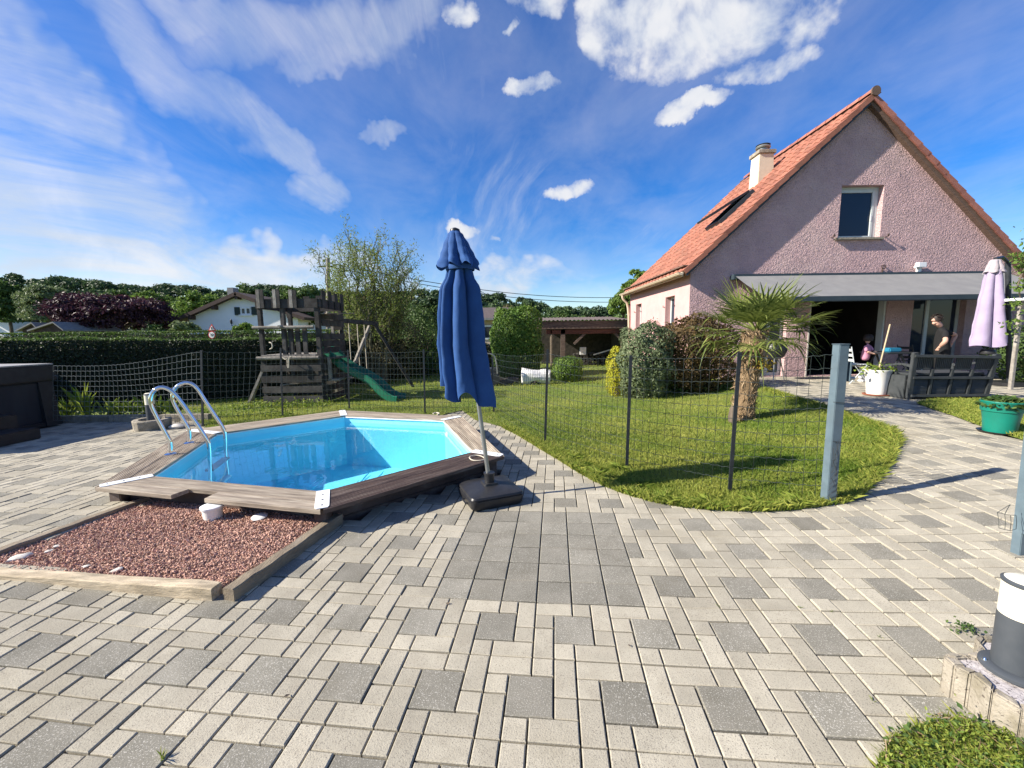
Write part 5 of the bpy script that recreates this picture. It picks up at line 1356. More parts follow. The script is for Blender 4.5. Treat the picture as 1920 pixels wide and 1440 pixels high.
def mast_parasol():
    Y = 8.7; mz = lambda py: D(1860, py, Y).z; zg = gz(9.5, 8.7)
    o = thing('lilac_parasol', 'closed lilac parasol hanging from dark side mast behind the bench', 'parasol', (D(1868, 700, Y).x, Y, zg))
    ct = D(1866, 487, Y); cb_ = D(1852, 640, Y)
    ax = lambda z: lerp(cb_, ct, (z-cb_.z)/(ct.z-cb_.z))
    k = Y/FPX
    rows = [(mz(507), 11*k, .3), (mz(530), 14*k, .45), (mz(570), 18.5*k, .5), (mz(620), 23.5*k, .5), (mz(640), 26*k, .5)]
    cloth('canopy', subdiv_rows(rows), m_purple, o, ax, 6, 11, 120, lambda a: -.05+.06*math.cos(a-.3)+.03*math.sin(4*a))
    rows = [(mz(487), 6*k, .1), (mz(490), 8*k, .2), (mz(505), 12.5*k, .35), (mz(511), 15*k, .38)]
    cloth('vent_cap', subdiv_rows(rows), m_purple2, o, ax, 8, 4, 120, lambda a: .015*math.sin(6*a))
    pb_ = D(1897, 690, Y+.25); pb_.z = zg; pt_ = D(1890, 492, Y+.25)
    MB().tube([pb_, pt_], .045, 10).build('mast', m_post, o, smooth=True)
    MB().tube([pt_, lerp(pt_, ct, .5)+Vector((0, 0, .08)), ct+Vector((0, 0, .02))], .03, 8).build('arm', m_post, o, smooth=True)
    MB().span((pb_.x-.35, pb_.y-.35, zg), (pb_.x+.35, pb_.y+.35, zg+.08)).build('base_slab', m_blackpl, o, bevel=.01)
    MB().lathe([(10*k, 0), (11*k, .05), (9*k, .1)], D(1852, 664, Y), 16).build('crank_box', m_blackpl, o, smooth=True)
mast_parasol()

# people: one skinned body each
def skin_body(name, joints, edges, mat, parent, sub=2):
    me = bpy.data.meshes.new(name); names = list(joints); vi = {n: i for i, n in enumerate(names)}
    off = ORI[parent.name]
    me.from_pydata([Vector(joints[n][0])-off for n in names], [(vi[a], vi[b]) for a, b in edges], [])
    o = bpy.data.objects.new(name, me); reg(o, parent); me.materials.append(mat)
    bm = bmesh.new(); bm.from_mesh(me); lay = bm.verts.layers.skin.verify(); bm.verts.ensure_lookup_table()
    for i, n in enumerate(names):
        r = joints[n][1]; bm.verts[i][lay].radius = r if isinstance(r, tuple) else (r, r)
        bm.verts[i][lay].use_root = (i == 0)
    bm.to_mesh(me); bm.free()
    s = o.modifiers.new('skin', 'SKIN'); s.use_smooth_shade = True; s.branch_smoothing = .5
    u = o.modifiers.new('smooth', 'SUBSURF'); u.levels = sub; u.render_levels = sub
    return o
YP = 9.3; zt = gz(9.5, 9.3)
def Q(px, py, dy=0): return D(px, py, YP+dy)
ad = thing('person', 'adult with dark hair in black T-shirt leaning behind the bench, hand on hip', 'person', (Q(1770, 700).x, YP, zt))
hip = Q(1766, 668); nk_ = Q(1765, 612); hd = Q(1755, 600); shR = Q(1772, 622, -.16); elR = Q(1773, 640, -.30); haR = Q(1760, 652, -.16); shL = Q(1766, 622, .18); elL = Q(1792, 628, .25); haL = Q(1783, 645, .2)
fl, fr = Vector((hip.x-.08, YP-.1, zt+.04)), Vector((hip.x+.10, YP+.1, zt+.04))
J = {'pelvis': (hip, (.15, .13)), 'waist': (lerp(hip, nk_, .35), (.15, .13)), 'chest': (lerp(hip, nk_, .72), (.165, .14)), 'neck': (nk_, .065), 'shR': (shR, .075), 'elR': (lerp(shR, elR, .75), .06), 'shL': (shL, .075), 'elL': (lerp(shL, elL, .7), .06),
     'kR': (lerp(hip, fl, .5)+Vector((-.03, -.06, 0)), .085), 'aR': (lerp(hip, fl, .95), .06), 'kL': (lerp(hip, fr, .5)+Vector((0, .04, 0)), .085), 'aL': (lerp(hip, fr, .95), .06)}
skin_body('clothes', J, [('pelvis', 'waist'), ('waist', 'chest'), ('chest', 'neck'), ('chest', 'shR'), ('shR', 'elR'), ('chest', 'shL'), ('shL', 'elL'), ('pelvis', 'kR'), ('kR', 'aR'), ('pelvis', 'kL'), ('kL', 'aL')], m_blackc, ad)
wr = lerp(elR, haR, .85); wl_2 = lerp(elL, haL, .85)
J = {'neck': (nk_-Vector((0, 0, .02)), .055), 'jaw': (lerp(nk_, hd, .6)+Vector((-.02, 0, .0)), .07), 'head': (hd+Vector((-.005, 0, .015)), (.085, .095)), 'crown': (hd+Vector((.01, 0, .075)), .07), 'nose': (hd+Vector((-.105, -.01, .0)), .014), 'chin': (hd+Vector((-.07, 0, -.075)), .03)}
skin_body('head', J, [('neck', 'jaw'), ('jaw', 'head'), ('head', 'crown'), ('head', 'nose'), ('jaw', 'chin')], m_skin, ad)
for (s, e, h) in ((shR, elR, haR), (shL, elL, haL)):
    w_ = lerp(e, h, .8); J = {'up': (lerp(s, e, .6), .052), 'el': (e, .048), 'fore': (lerp(e, h, .35), .048), 'wrist': (w_, .03), 'palm': (h, (.045, .025))}
    E_ = [('up', 'el'), ('el', 'fore'), ('fore', 'wrist'), ('wrist', 'palm')]
    dr = (h-w_).normalized(); sd2 = Vector((0, 1, 0))
    for k in range(4): J['f%d' % k] = (h+dr*(.05+.008*(k in (1, 2)))+Vector((.0, -.03+.02*k, -.03)), .010); E_.append(('palm', 'f%d' % k))
    J['th'] = (h+Vector((-.02, -.05, .02)), .011); E_.append(('palm', 'th'))
    skin_body('arm', J, E_, m_skin, ad)
P = np.array(hd)+np.array([.02, 0, .045])+unit(rng.normal(size=(420, 3)))*np.array([.10, .095, .085])
P = P[(P[:, 0] > hd.x-.045) | (P[:, 2] > hd.z+.07)]
leaves('hair', P, .05, m_hair, ad, aspect=.4)
MB().lathe([(.093, -.02), (.10, .03), (.085, .085), (.04, .115), (.005, .12)], hd+Vector((.015, 0, .0)), 18, True, True).build('hair_cap', m_hair, ad, smooth=True)
m = MB()
for f in (fl, fr): m.add(*[(lambda c: ([c+Vector(v) for v in ((-.18, -.045, -.04), (.08, -.045, -.04), (.08, .045, -.04), (-.18, .045, -.04), (-.16, -.035, .01), (.07, -.04, .05), (.07, .04, .05), (-.16, .035, .01))], [(0, 3, 2, 1), (4, 5, 6, 7), (0, 1, 5, 4), (1, 2, 6, 5), (2, 3, 7, 6), (3, 0, 4, 7)]))(f)][0])
m.build('shoes', m_blackpl, ad, bevel=.012)

YC = 9.9; zt = gz(8.5, 9.9)
def Q2(px, py, dy=0): return D(px, py, YC+dy)
kid = thing('person', 'small child in pink top and pale trousers standing before the open doorway', 'person', (Q2(1623, 700).x, YC, zt))
hip = Q2(1621, 677); nk_ = Q2(1626, 644); hd = nk_+Vector((.05, .03, .12))
J = {'pelvis': (hip, (.10, .10)), 'chest': (lerp(hip, nk_, .65), (.105, .095)), 'neck': (nk_, .045), 'shR': (nk_+Vector((-.09, -.05, -.06)), .045), 'elR': (nk_+Vector((-.08, -.1, -.2)), .04), 'shL': (nk_+Vector((.10, .05, -.06)), .045), 'elL': (nk_+Vector((.14, -.02, -.18)), .04)}
skin_body('top', J, [('pelvis', 'chest'), ('chest', 'neck'), ('chest', 'shR'), ('shR', 'elR'), ('chest', 'shL'), ('shL', 'elL')], m_pinkc, kid)
J = {'pelvis': (hip-Vector((0, 0, .04)), (.108, .108)), 'kR': (hip+Vector((-.06, -.03, -.25)), .06), 'aR': (Vector((hip.x-.07, YC, zt+.06)), .045), 'kL': (hip+Vector((.06, .0, -.25)), .06), 'aL': (Vector((hip.x+.07, YC+.05, zt+.06)), .045)}
skin_body('trousers', J, [('pelvis', 'kR'), ('kR', 'aR'), ('pelvis', 'kL'), ('kL', 'aL')], m_paleC, kid)
J = {'neck': (nk_, .04), 'head': (hd, (.075, .085)), 'crown': (hd+Vector((.01, 0, .06)), .06), 'nose': (hd+Vector((.09, .02, -.01)), .012)}
skin_body('head', J, [('neck', 'head'), ('head', 'crown'), ('head', 'nose')], m_skin, kid)
MB().lathe([(.085, -.06), (.098, .0), (.09, .06), (.05, .10), (.005, .11)], hd+Vector((-.02, -.02, .0)), 16).build('hair', m_hair, kid, smooth=True)
for e, s in (('R', -1), ('L', 1)):
    a = nk_+Vector((-.08 if s < 0 else .14, -.1 if s < 0 else -.02, -.19)); b_ = a+Vector((.16, -.02, -.06)); J = {'a': (a, .032), 'b': (lerp(a, b_, .8), .024), 'c': (b_, (.03, .018))}; E_ = [('a', 'b'), ('b', 'c')]
    for k in range(4): J['f%d' % k] = (b_+Vector((.045, -.02+.013*k, -.012)), .007); E_.append(('c', 'f%d' % k))
    J['t'] = (b_+Vector((.01, -.035, .015)), .008); E_.append(('c', 't')); skin_body('arm', J, E_, m_skin, kid)
MB().box((hip.x-.07, YC-.03, zt+.03), (.08, .16, .06)).box((hip.x+.07, YC+.02, zt+.03), (.08, .16, .06)).build('shoes', m_paleC, kid, bevel=.02)

# table with a blue box, two folding chairs
YT = 9.75; zt = gz(9, YT)
a = D(1640, 660, YT); b_ = D(1698, 660, YT)
tb = thing('garden_table', 'dark garden table behind the white planter', 'table', ((a.x+b_.x)/2, YT, zt))
MB().span((a.x, YT-.35, zt+.70), (b_.x, YT+.45, zt+.735)).build('tabletop', m_post, tb, bevel=.008)
for x, s in ((a.x+.12, 1), (b_.x-.12, -1)):
    for y in (YT-.28, YT+.38): MB().beam((x-.06*s, y, zt), (x+.25*s, y, zt+.70), .03, .03).build('leg', m_post, tb)
q = D(1672, 656, YT); o = MB().box((q.x, YT, zt+.735+.05), (.30, .22, .10)).build('blue_box', m_bluet, None, bevel=.02); tag(o, 'turquoise blue plastic box standing on the dark garden table', 'box')
def fold_chair(px, Y, lab, mat):
    zt = gz(8.3, Y); c = D(px, 690, Y); o = thing('folding_chair', lab, 'chair', (c.x, Y, zt), 'folding chairs on the terrace'); w = .40
    for y in (Y-w/2, Y+w/2):
        MB().tube([(c.x-.26, y, zt), (c.x+.14, y, zt+.46)], .011, 6).build('leg', mat, o); MB().tube([(c.x+.20, y, zt), (c.x-.18, y, zt+.46), (c.x-.28, y, zt+.88)], .011, 6).build('leg', mat, o)
    for k in range(5): MB().box((c.x-.15+.075*k, Y, zt+.46), (.055, w, .016)).build('seat_slat', mat, o)
    for k in range(3): MB().beam((c.x-.205-.03*k, Y-w/2, zt+.56+.12*k), (c.x-.205-.03*k, Y+w/2, zt+.56+.12*k), .014, .06).build('back_slat', mat, o)
fold_chair(1602, 9.7, 'pale folding chair beside the child', m_frame)
fold_chair(1712, 10.4, 'folding chair in deep shade behind the garden table', m_post)
# covered barbecue left of the pillar
c = D(1450, 690, 10.6); zt = gz(6.8, 10.6); o = thing('barbecue', 'black kettle barbecue in the shade left of the stucco pillar', 'barbecue', (c.x, 10.6, zt))
MB().lathe([(.05, .52), (.22, .60), (.28, .75), (.28, .80)], (c.x, 10.6, zt), 22).build('bowl', m_blackpl, o, smooth=True)
MB().lathe([(.285, .80), (.27, .92), (.18, 1.03), (.03, 1.07)], (c.x, 10.6, zt), 22).build('lid', m_blackpl, o, smooth=True)
for k in range(3):
    a = k*2.094; MB().tube([(c.x+.15*math.cos(a), 10.6+.15*math.sin(a), zt+.62), (c.x+.30*math.cos(a), 10.6+.30*math.sin(a), zt)], .014, 6).build('leg', m_poleg, o)

# ================================================================== PALM
pc0 = G(1392, 787); YPm = pc0.y
palm = thing('fan_palm', 'fan palm with shaggy brown trunk on the lawn behind the fence', 'palm', pc0)
axs = [D(1392, 790, YPm), D(1396, 750, YPm), D(1403, 700, YPm), D(1410, 655, YPm), D(1416, 622, YPm)]
axs[0].z = pc0.z-.03
tr = MB().tube(smooth_path(axs, 2), [.165]*2+[.16]*3+[.165]*3+[.16]*3+[.14]*2+[.11]*1 if False else .155, 18).build('trunk', m_palmb, palm, smooth=True)
SP = smooth_path(axs, 3); n = 1500; ii = rng.integers(0, len(SP)-1, n); t = rng.random(n); th = rng.uniform(0, 6.283, n)
P = np.array([lerp(SP[i], SP[i+1], float(tt)) for i, tt in zip(ii, t)]); nr = np.stack([np.cos(th), np.sin(th), np.zeros(n)], 1); P += nr*rng.uniform(.145, .185, n)[:, None]
leaves('trunk_fibre', P, .13, m_fibre, palm, aspect=.10, nrm=nr, spread=.5, droop=1.2)
crown = D(1420, 615, YPm)
def frond(az, el, Lp, R_, drp, sd):
    rr = random.Random(sd); m = MB(); d = Vector((math.cos(az)*math.cos(el), math.sin(az)*math.cos(el), math.sin(el))); V = []; F = []; Tn = []
    p0 = crown+Vector((0, 0, -.05)); tip = p0+d*Lp+Vector((0, 0, -drp*Lp*.25)); side = d.cross(Vector((0, 0, 1))).normalized(); up = side.cross(d).normalized()
    def strip(pts, w):
        o = len(V)
        for p, ww, nn in pts: V.extend([p-nn*ww, p+nn*ww])
        for i in range(len(pts)-1): F.append((o+2*i, o+2*i+1, o+2*i+3, o+2*i+2)); Tn.append(rr.random())
    mid = lerp(p0, tip, .5)+Vector((0, 0, .03))
    for nn in (side, up): strip([(p0, .013, nn), (mid, .009, nn), (tip, .007, nn)], 0)
    nl = 21
    for k in range(nl):
        a = math.radians(-118+236*k/(nl-1)); L_ = R_*(.72+.28*math.cos(a*.6))*rr.uniform(.9, 1.06)
        ld = (d*math.cos(a)+side*math.sin(a)+up*(.10+.15*abs(math.sin(a)))).normalized(); wv = ld.cross(up).normalized()
        bend = drp*rr.uniform(.4, 1.5)*(2.4 if rr.random() < .18 else 1)
        q = lambda s: tip+ld*L_*s+Vector((0, 0, -bend*.34*L_*s**2.6))
        strip([(q(.02), .006, wv), (q(.3), .0145, wv), (q(.6), .0125, wv), (q(.82), .008, wv), (q(1.0), .0015, wv)], 0)
    o = np_obj('frond', [tuple(v) for v in V], F, m_palm, palm, Tn); return o
for k in range(36):
    el_ = 1.0-1.22*(k/35)**.95+random.uniform(-.15, .15); az = k*2.399963+random.uniform(-.3, .3); t_ = min(1, max(0, (1.0-el_)/1.2))
    frond(az, el_, (.46+.18*math.sin(3*t_))*random.uniform(.85, 1.15), random.uniform(.50, .64)*(1-.15*t_), .2+.75*t_, 100+k)
c = D(1432, 686, YPm-.15); P = np.array(c)+rng.normal(size=(170, 3))*np.array([.075, .05, .045]); leaves('flower_cluster', P, .045, m_yel, palm, aspect=.5)
MB().tube([D(1412, 670, YPm), D(1428, 684, YPm-.12), c], .012, 6).build('flower_stalk', m_palmb, palm)
c = G(1372, 795); o = MB().lathe([(.04, 0), (.05, .12), (.03, .26), (.012, .28)], c, 9, wob=lambda a, z: 1+.2*math.sin(3*a)).build('tree_stump', m_bark); tag(o, 'short grey rotten stake at the foot of the palm', 'stake')

# ================================================================== SHRUBS AND HEDGES
def shrub(name, lab, cat, c, r, mat, ncl, per, size, rc=.36, kind_stems=True, asp=.55, group=None, low=-.5):
    c = Vector(c); o = thing(name, lab, cat, (c.x, c.y, gz(c.x, c.y)), group)
    P, Nn, T = clump_cloud(c, r, ncl, per, rc, .85, low); P[:, 2] = np.maximum(P[:, 2], gz(c.x, c.y)+.01)
    leaves('foliage', P, size, mat, o, aspect=asp, nrm=Nn, tint=T, spread=1.3)
    m = MB()
    for k in range(9):
        a = k*.7; m.tube([(c.x+.05*math.cos(a), c.y+.05*math.sin(a), gz(c.x, c.y)-.02), (c.x+r[0]*.35*math.cos(a), c.y+r[1]*.35*math.sin(a), c.z-.1*r[2]), (c.x+r[0]*.7*math.cos(a), c.y+r[1]*.7*math.sin(a), c.z+r[2]*.4)], [.025, .016, .006], 5)
    m.build('stems', m_bark, o); return o
def dense_shrub(name, lab, cat, x0, x1, y0, Y, mat, n, size, p=2.6, ry=None, bump=.09, asp=.55, dy=0):
    c0 = D((x0+x1)/2, 700, Y); rx = (x1-x0)/2*Y/FPX; zg = gz(c0.x, Y); zt = D((x0+x1)/2, y0, Y).z; rz_ = (zt-zg)/2*1.04; c = Vector((c0.x, Y, zg+rz_*.94))
    o = thing(name, lab, cat, (c.x, c.y, zg)); d = unit(rng.normal(size=(n, 3))); R_ = np.array([rx, ry or rx, rz_])
    k = 1/(np.abs(d)**p).sum(1)**(1/p)
    ph = rng.uniform(0, 6.28, 9); w = 1+bump*(np.sin(d[:, 0]*7+ph[0])*np.sin(d[:, 1]*6+ph[1])+np.sin(d[:, 2]*8+ph[2]+d[:, 0]*5))+bump*.5*np.sin(d[:, 0]*17+ph[3]+d[:, 2]*15)*np.sin(d[:, 1]*16+ph[4])
    w *= np.where(rng.random(n) < .3, rng.uniform(.5, .88, n), 1-np.abs(rng.normal(0, .05, n)))+(rng.random(n) < .03)*rng.random(n)*.12
    P = np.array(c)+d*R_*(k*w)[:, None]; P[:, 2] = np.maximum(P[:, 2], zg+.01)
    T = np.clip(.5+.22*np.sin(d[:, 0]*6+ph[5])*np.sin(d[:, 2]*7+ph[6])+rng.normal(0, .22, n), 0, 1)
    leaves('foliage', P, size, mat, o, aspect=asp, nrm=d/R_, tint=T, spread=1.25)
    m = MB()
    for q in range(9):
        a = q*.7; m.tube([(c.x+.06*math.cos(a), c.y+.06*math.sin(a), zg-.02), (c.x+rx*.35*math.cos(a), c.y+rx*.35*math.sin(a), zg+rz_*.8), (c.x+rx*.6*math.cos(a), c.y+rx*.6*math.sin(a), zg+rz_*1.5)], [.03, .02, .006], 5)
    m.build('stems', m_bark, o); return o
def pxshrub(name, lab, cat, x0, x1, y0, y1, Y, mat, ncl, per, size, rc=.36, ry=None, **k):
    c = D((x0+x1)/2, (y0+y1)/2, Y); rx = (x1-x0)/2*Y/FPX; rz_ = (y1-y0)/2*Y/FPX
    return shrub(name, lab, cat, c, (rx*.86, (ry or rx)*.86, rz_*.86), mat, ncl, per, size, rc, **k)
dense_shrub('bronze_shrub', 'dark bronze leaved shrub between the palm and the house corner', 'shrub', 1228, 1366, 600, 9.6, m_red, 15000, .07, 2.8, .75)
dense_shrub('variegated_shrub', 'grey green variegated shrub left of the bronze shrub', 'shrub', 1158, 1256, 612, 9.3, m_vari, 13000, .06, 2.6, .6)
dense_shrub('golden_shrub', 'bright yellow leaved shrub at the left end of the shrub row', 'shrub', 1137, 1182, 652, 9.7, m_yell, 4500, .045, 2.4)
dense_shrub('laurel_shrub', 'tall clipped bright green laurel before the wood shelter', 'shrub', 923, 1016, 579, 15.0, m_laurel, 16000, .10, 3.6, bump=.05)
dense_shrub('round_shrub', 'low round clipped shrub on the far lawn in front of the wood shelter', 'shrub', 1035, 1092, 669, 13.2, m_box, 6000, .055, 2.8, bump=.05)
P = np.stack([rng.uniform(3.6, 5.8, 1800), rng.uniform(9.0, 10.2, 1800), gzn(rng.uniform(3.6, 5.8, 1800), np.full(1800, 9.5))+np.abs(rng.normal(0, .09, 1800))], 1)
leaves('border_plants', P, .07, m_green, kind='stuff')
# dark bush and climber at the right edge
dense_shrub('dark_bush', 'dark green bush in shade at the right edge behind the bench', 'shrub', 1872, 2010, 618, 9.6, m_green, 9000, .065, 2.6, .8)
tp_ = thing('climbing_plant', 'leafy climber on a pale post at the upper right edge', 'climber', (D(1908, 700, 8.3).x, 8.3, gz(10, 8.3)))
a = D(1906, 645, 8.3); b_ = D(1915, 566, 8.3); a.z = gz(10, 8.3)
MB().beam(a, b_,      .06, .06, (0, 1, 0)).build('post', m_play_l, tp_, bevel=.005); MB().box(b_+Vector((.14, 0, .05)), (.5, .5, .05)).build('post_cap', m_whitew, tp_, bevel=.005)
Pp = [];
for (px, py, s, n) in ((1912, 482, .10, 70), (1925, 500, .12, 60), (1912, 535, .10, 60), (1905, 570, .10, 40), (1900, 610, .12, 60), (1935, 450, .2, 80)):
    q = D(px, py, 8.2); Pp.append(np.array(q)+rng.normal(size=(n, 3))*s*.7)
leaves('foliage', np.vstack(Pp), .085, m_lime, tp_)
MB().tube([b_, D(1908, 535, 8.2), D(1922, 500, 8.2), D(1914, 478, 8.2)], .012, 5).build('stem', m_bark, tp_)

def hedge(name, lab, a, b, w, z0, z1, mat, mat_top, n, ntop, size, dz=0.0):
    a = Vector(a); b = Vector(b); t = (b-a); L = t.length; t.normalize(); x = Vector((t.y, -t.x, 0)); mid = (a+b)/2
    o = thing(name, lab, 'hedge', (mid.x, mid.y, 0))
    # dense twiggy core so that nothing shows through
    m = MB(); nn = max(4, int(L/.8)); P = []
    MB().beam((a.x, a.y, (z0+z1)/2-.05-max(0, -dz)/2), (b.x, b.y, (z0+z1)/2-.05-max(0, -dz)/2), w*.72, (z1-z0)-.16-abs(dz)).build('core', m_log, o)
    def area(n, face):
        u = rng.random(n)*L; v = rng.random(n)
        wob = .03*np.sin(u*2.3)+.02*np.sin(u*5.1+1)
        if face == 'f': off = w/2+wob+rng.normal(0, .025, n); z = z0+v*(z1-z0)
        elif face == 'b': off = -w/2+rng.normal(0, .03, n); z = z0+v*(z1-z0)
        else: off = (v-.5)*w; z = z1+.025*np.sin(u*1.7)+.015*np.sin(u*6)+np.abs(rng.normal(0, .022, n))
        P = np.array(a)[None]+np.outer(u, np.array(t))+np.outer(off, np.array(x)); P[:, 2] = z+dz*(u/L)*(z-z0)/(z1-z0)
        nr = np.tile(np.array(x) if face == 'f' else (-np.array(x) if face == 'b' else np.array([0, 0, 1.0])), (n, 1)); return P, nr
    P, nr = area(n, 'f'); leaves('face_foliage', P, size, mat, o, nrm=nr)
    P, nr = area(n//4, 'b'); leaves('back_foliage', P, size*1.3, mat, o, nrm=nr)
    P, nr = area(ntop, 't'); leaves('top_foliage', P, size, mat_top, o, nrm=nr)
    return o
hedge('clipped_hedge', 'long dark clipped hedge behind the wire fence at the left', (-13.5, 6.9, 0), (-6.1, 10.9, 0), 1.0, 0, 1.58, m_hedge, m_hedgel, 34000, 13000, .06, -.13)  # face and top tones paint the shaded and sunlit sides
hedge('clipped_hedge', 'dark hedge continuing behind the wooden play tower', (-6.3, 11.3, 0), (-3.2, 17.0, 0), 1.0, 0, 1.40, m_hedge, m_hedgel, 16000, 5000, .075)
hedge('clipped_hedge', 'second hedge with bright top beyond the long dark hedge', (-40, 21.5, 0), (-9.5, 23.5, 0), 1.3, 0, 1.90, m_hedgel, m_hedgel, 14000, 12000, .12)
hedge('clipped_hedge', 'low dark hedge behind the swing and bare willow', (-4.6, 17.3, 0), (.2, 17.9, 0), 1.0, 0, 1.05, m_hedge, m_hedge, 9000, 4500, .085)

# ================================================================== PLAY TOWER, SLIDE, SWING
Y0, Y1 = 9.12, 10.35
tw = thing('play_tower', 'weathered grey wooden climbing tower with battlement top on the lawn', 'play tower', (-4.9, 9.7, 0))
xl = D(498, 757, Y0).x; xr = D(607, 757, Y0).x; xm = D(538, 690, Y0).x
def post(x, y, z1, w=.085, mat=m_play, nm='post'): return MB().span((x-w/2, y-w/2, -.02), (x+w/2, y+w/2, z1)).build(nm, mat, tw, bevel=.006)
ztop = D(500, 570, Y0).z; zpl = D(540, 671, Y0).z
post(xl+.05, Y0, ztop); post(xr-.0, Y0, ztop+.10, .10); post(xl+.05, Y1, ztop); post(xr, Y1, ztop+.02)
MB().span((xm-.045, Y0-.04, zpl+.02), (xm+.045, Y0+.045, ztop)).build('post', m_play, tw, bevel=.006)
for k in range(3): MB().span((xm+.09+.16*k, Y0-.02, zpl+.03), (xm+.19+.16*k, Y0+.015, D(540, 615, Y0).z)).build('baluster', m_play, tw, bevel=.004)
for (y0_, y1_) in ((684, 696), (705, 717), (724, 736), (742, 755)):
    za, zb_ = D(540, y1_, Y0).z, D(540, y0_, Y0).z
    MB().span((xl, Y0-.075, za), (xr+.03, Y0-.048, zb_)).build('wall_board', m_play, tw, bevel=.004)
    MB().span((xr+.052, Y0, za), (xr+.078, Y1, zb_)).build('wall_board', m_play, tw, bevel=.004)
    MB().span((xl+.1, Y1+.048, za-.04), (xr, Y1+.072, zb_+.05)).build('wall_board', m_play, tw, bevel=.004)
MB().tube([(xl-.06, Y0-.08, zpl), (xr+.0, Y0-.08, zpl-.0)], .042, 10).build('platform_log', m_play_l, tw, smooth=True)
zr_ = D(540, 614, Y0).z; MB().tube([(xl-.09, Y0-.08, zr_), (xr-.07, Y0-.08, zr_)], .038, 10).build('rail_log', m_play_l, tw, smooth=True)
MB().tube([(xm, Y0-.2, zr_+.02), (xm, Y0+.5, zr_+.02)], .03, 10).build('rail_log', m_play_l, tw, smooth=True)
for k in range(8): MB().span((xl+.02+.155*k, Y0-.05, zpl+.045), (xl+.165+.155*k, Y1, zpl+.07)).build('floor_board', m_play_l, tw, bevel=.003)
# roof frame and battlements
MB().span((xl, Y0-.075, ztop-.10), (xr+.05, Y0-.048, ztop+.10)).build('top_board', m_play, tw, bevel=.004)
MB().span((xr+.052, Y0-.05, ztop-.10), (xr+.078, Y1+.05, ztop+.10)).build('top_board', m_play, tw, bevel=.004)
MB().span((xl, Y1+.048, ztop-.10), (xr+.05, Y1+.072, ztop+.10)).build('top_board', m_play, tw, bevel=.004)
MB().span((xl-.03, Y0-.02, ztop-.10), (xl-.005, Y1+.04, ztop+.10)).build('top_board', m_play, tw, bevel=.004)
zc1 = D(500, 544, Y0).z
for (a, b) in ((485, 499), (516, 529), (546, 560)):
    xa, xb = D(a, 560, Y0).x, D(b, 560, Y0).x
    MB().span((xa, Y0-.105, ztop-.10), (xa+(xb-xa)*.48, Y0-.078, zc1+random.uniform(-.02, .01))).build('battlement', m_play_l, tw, bevel=.004)
    MB().span((xa+(xb-xa)*.52, Y0-.105, ztop-.10), (xb, Y0-.078, zc1+random.uniform(-.03, .01))).build('battlement', m_play, tw, bevel=.004)
for k in range(4):
    y = Y0+.05+.33*k; MB().span((xr+.08, y, ztop-.1), (xr+.105, y+.17, zc1+random.uniform(-.03, .02))).build('battlement', m_play, tw, bevel=.004)
    x = xl+.05+.32*k; MB().span((x, Y1+.074, ztop-.1), (x+.16, Y1+.10, zc1+random.uniform(-.03, .02))).build('battlement', m_play, tw, bevel=.004)
# closed right side above the platform with a window slot, roof sheet
for k in range(6):
    if k in (3,): continue
    z = zpl+.08+.155*k; MB().span((xr+.052, Y0+.04, z), (xr+.076, Y1, z+.145)).build('wall_board', m_play, tw, bevel=.004)
    MB().span((xr-.42, Y1+.05, z), (xr, Y1+.072, z+.145)).build('wall_board', m_play, tw, bevel=.004)
MB().beam(Vector((D(606, 588, Y0).x, Y0-.02, D(606, 588, Y0).z)), Vector((D(600, 578, Y0).x+.32, Y0+.9, D(600, 584, Y0).z)), .22, .02).build('roof_sheet', m_beam2, tw)
# braces
bp0 = D(466, 760, Y0); bp0.z = .0
MB().beam(bp0, (xl+.03, Y0-.02, D(500, 694, Y0).z), .06, .085, (0, 1, 0)).build('brace', m_play_l, tw, bevel=.006)
MB().tube([(D(527, 729, Y0).x, Y0-.02, D(527, 722, Y0).z), (xr, Y0+.1, D(527, 716, Y0).z)], .022, 8).build('loose_pole', m_play_l, tw)
# side bay with railings to the right and its ladder
x2 = D(632, 690, Y1).x; post(x2, Y1-.1, D(626, 597, Y1).z, .07, m_play_l)
for py in (616, 645, 652): q = D(620, py, Y1-.1); MB().span((xr+.07, Y1-.14, q.z-.035), (x2+.03, Y1-.11, q.z+.035)).build('side_rail', m_play, tw, bevel=.004)
st_ = D(590, 713, Y0+.1); MB().span((xr+.08, Y0+.1, st_.z-.02), (xr+.36, Y0+.5, st_.z+.02)).build('step_board', m_play_l, tw, bevel=.004)
MB().span((xr+.10, Y0+.1, st_.z), (xr+.17, Y0+.17, zpl)).build('step_post', m_play_l, tw, bevel=.004); MB().span((xr+.32, Y0+.45, 0), (xr+.37, Y0+.5, st_.z)).build('step_post', m_play, tw, bevel=.004)
MB().span((xr+.0, Y0+.1, zpl-.04), (xr+.34, Y0+.7, zpl)).build('side_platform', m_play, tw, bevel=.004)
# climbing grip and tied rope
q = D(507, 648, Y0-.06); MB().tube(smooth_path([q+Vector((-.02, 0, .07)), q+Vector((.05, -.02, .06)), q+Vector((.06, -.02, -.05)), q+Vector((-.02, 0, -.08))], 2), .013, 8).build('grip', m_rope, tw, smooth=True)
r0 = D(540, 672, Y0-.14); P = [r0+Vector((-.12, 0, .03)), r0+Vector((-.05, -.02, -.03)), r0+Vector((.0, -.02, .01)), r0+Vector((-.015, -.02, -.18)), r0+Vector((.0, -.02, -.215)), r0+Vector((.02, -.02, -.18)), r0+Vector((.03, -.02, .02)), r0+Vector((.09, 0, .04))]
o = MB().tube(smooth_path(P, 2), .011, 6).build('rope', m_rope, smooth=True); tag(o, 'pale rope tied in a loop over the tower platform log', 'rope')

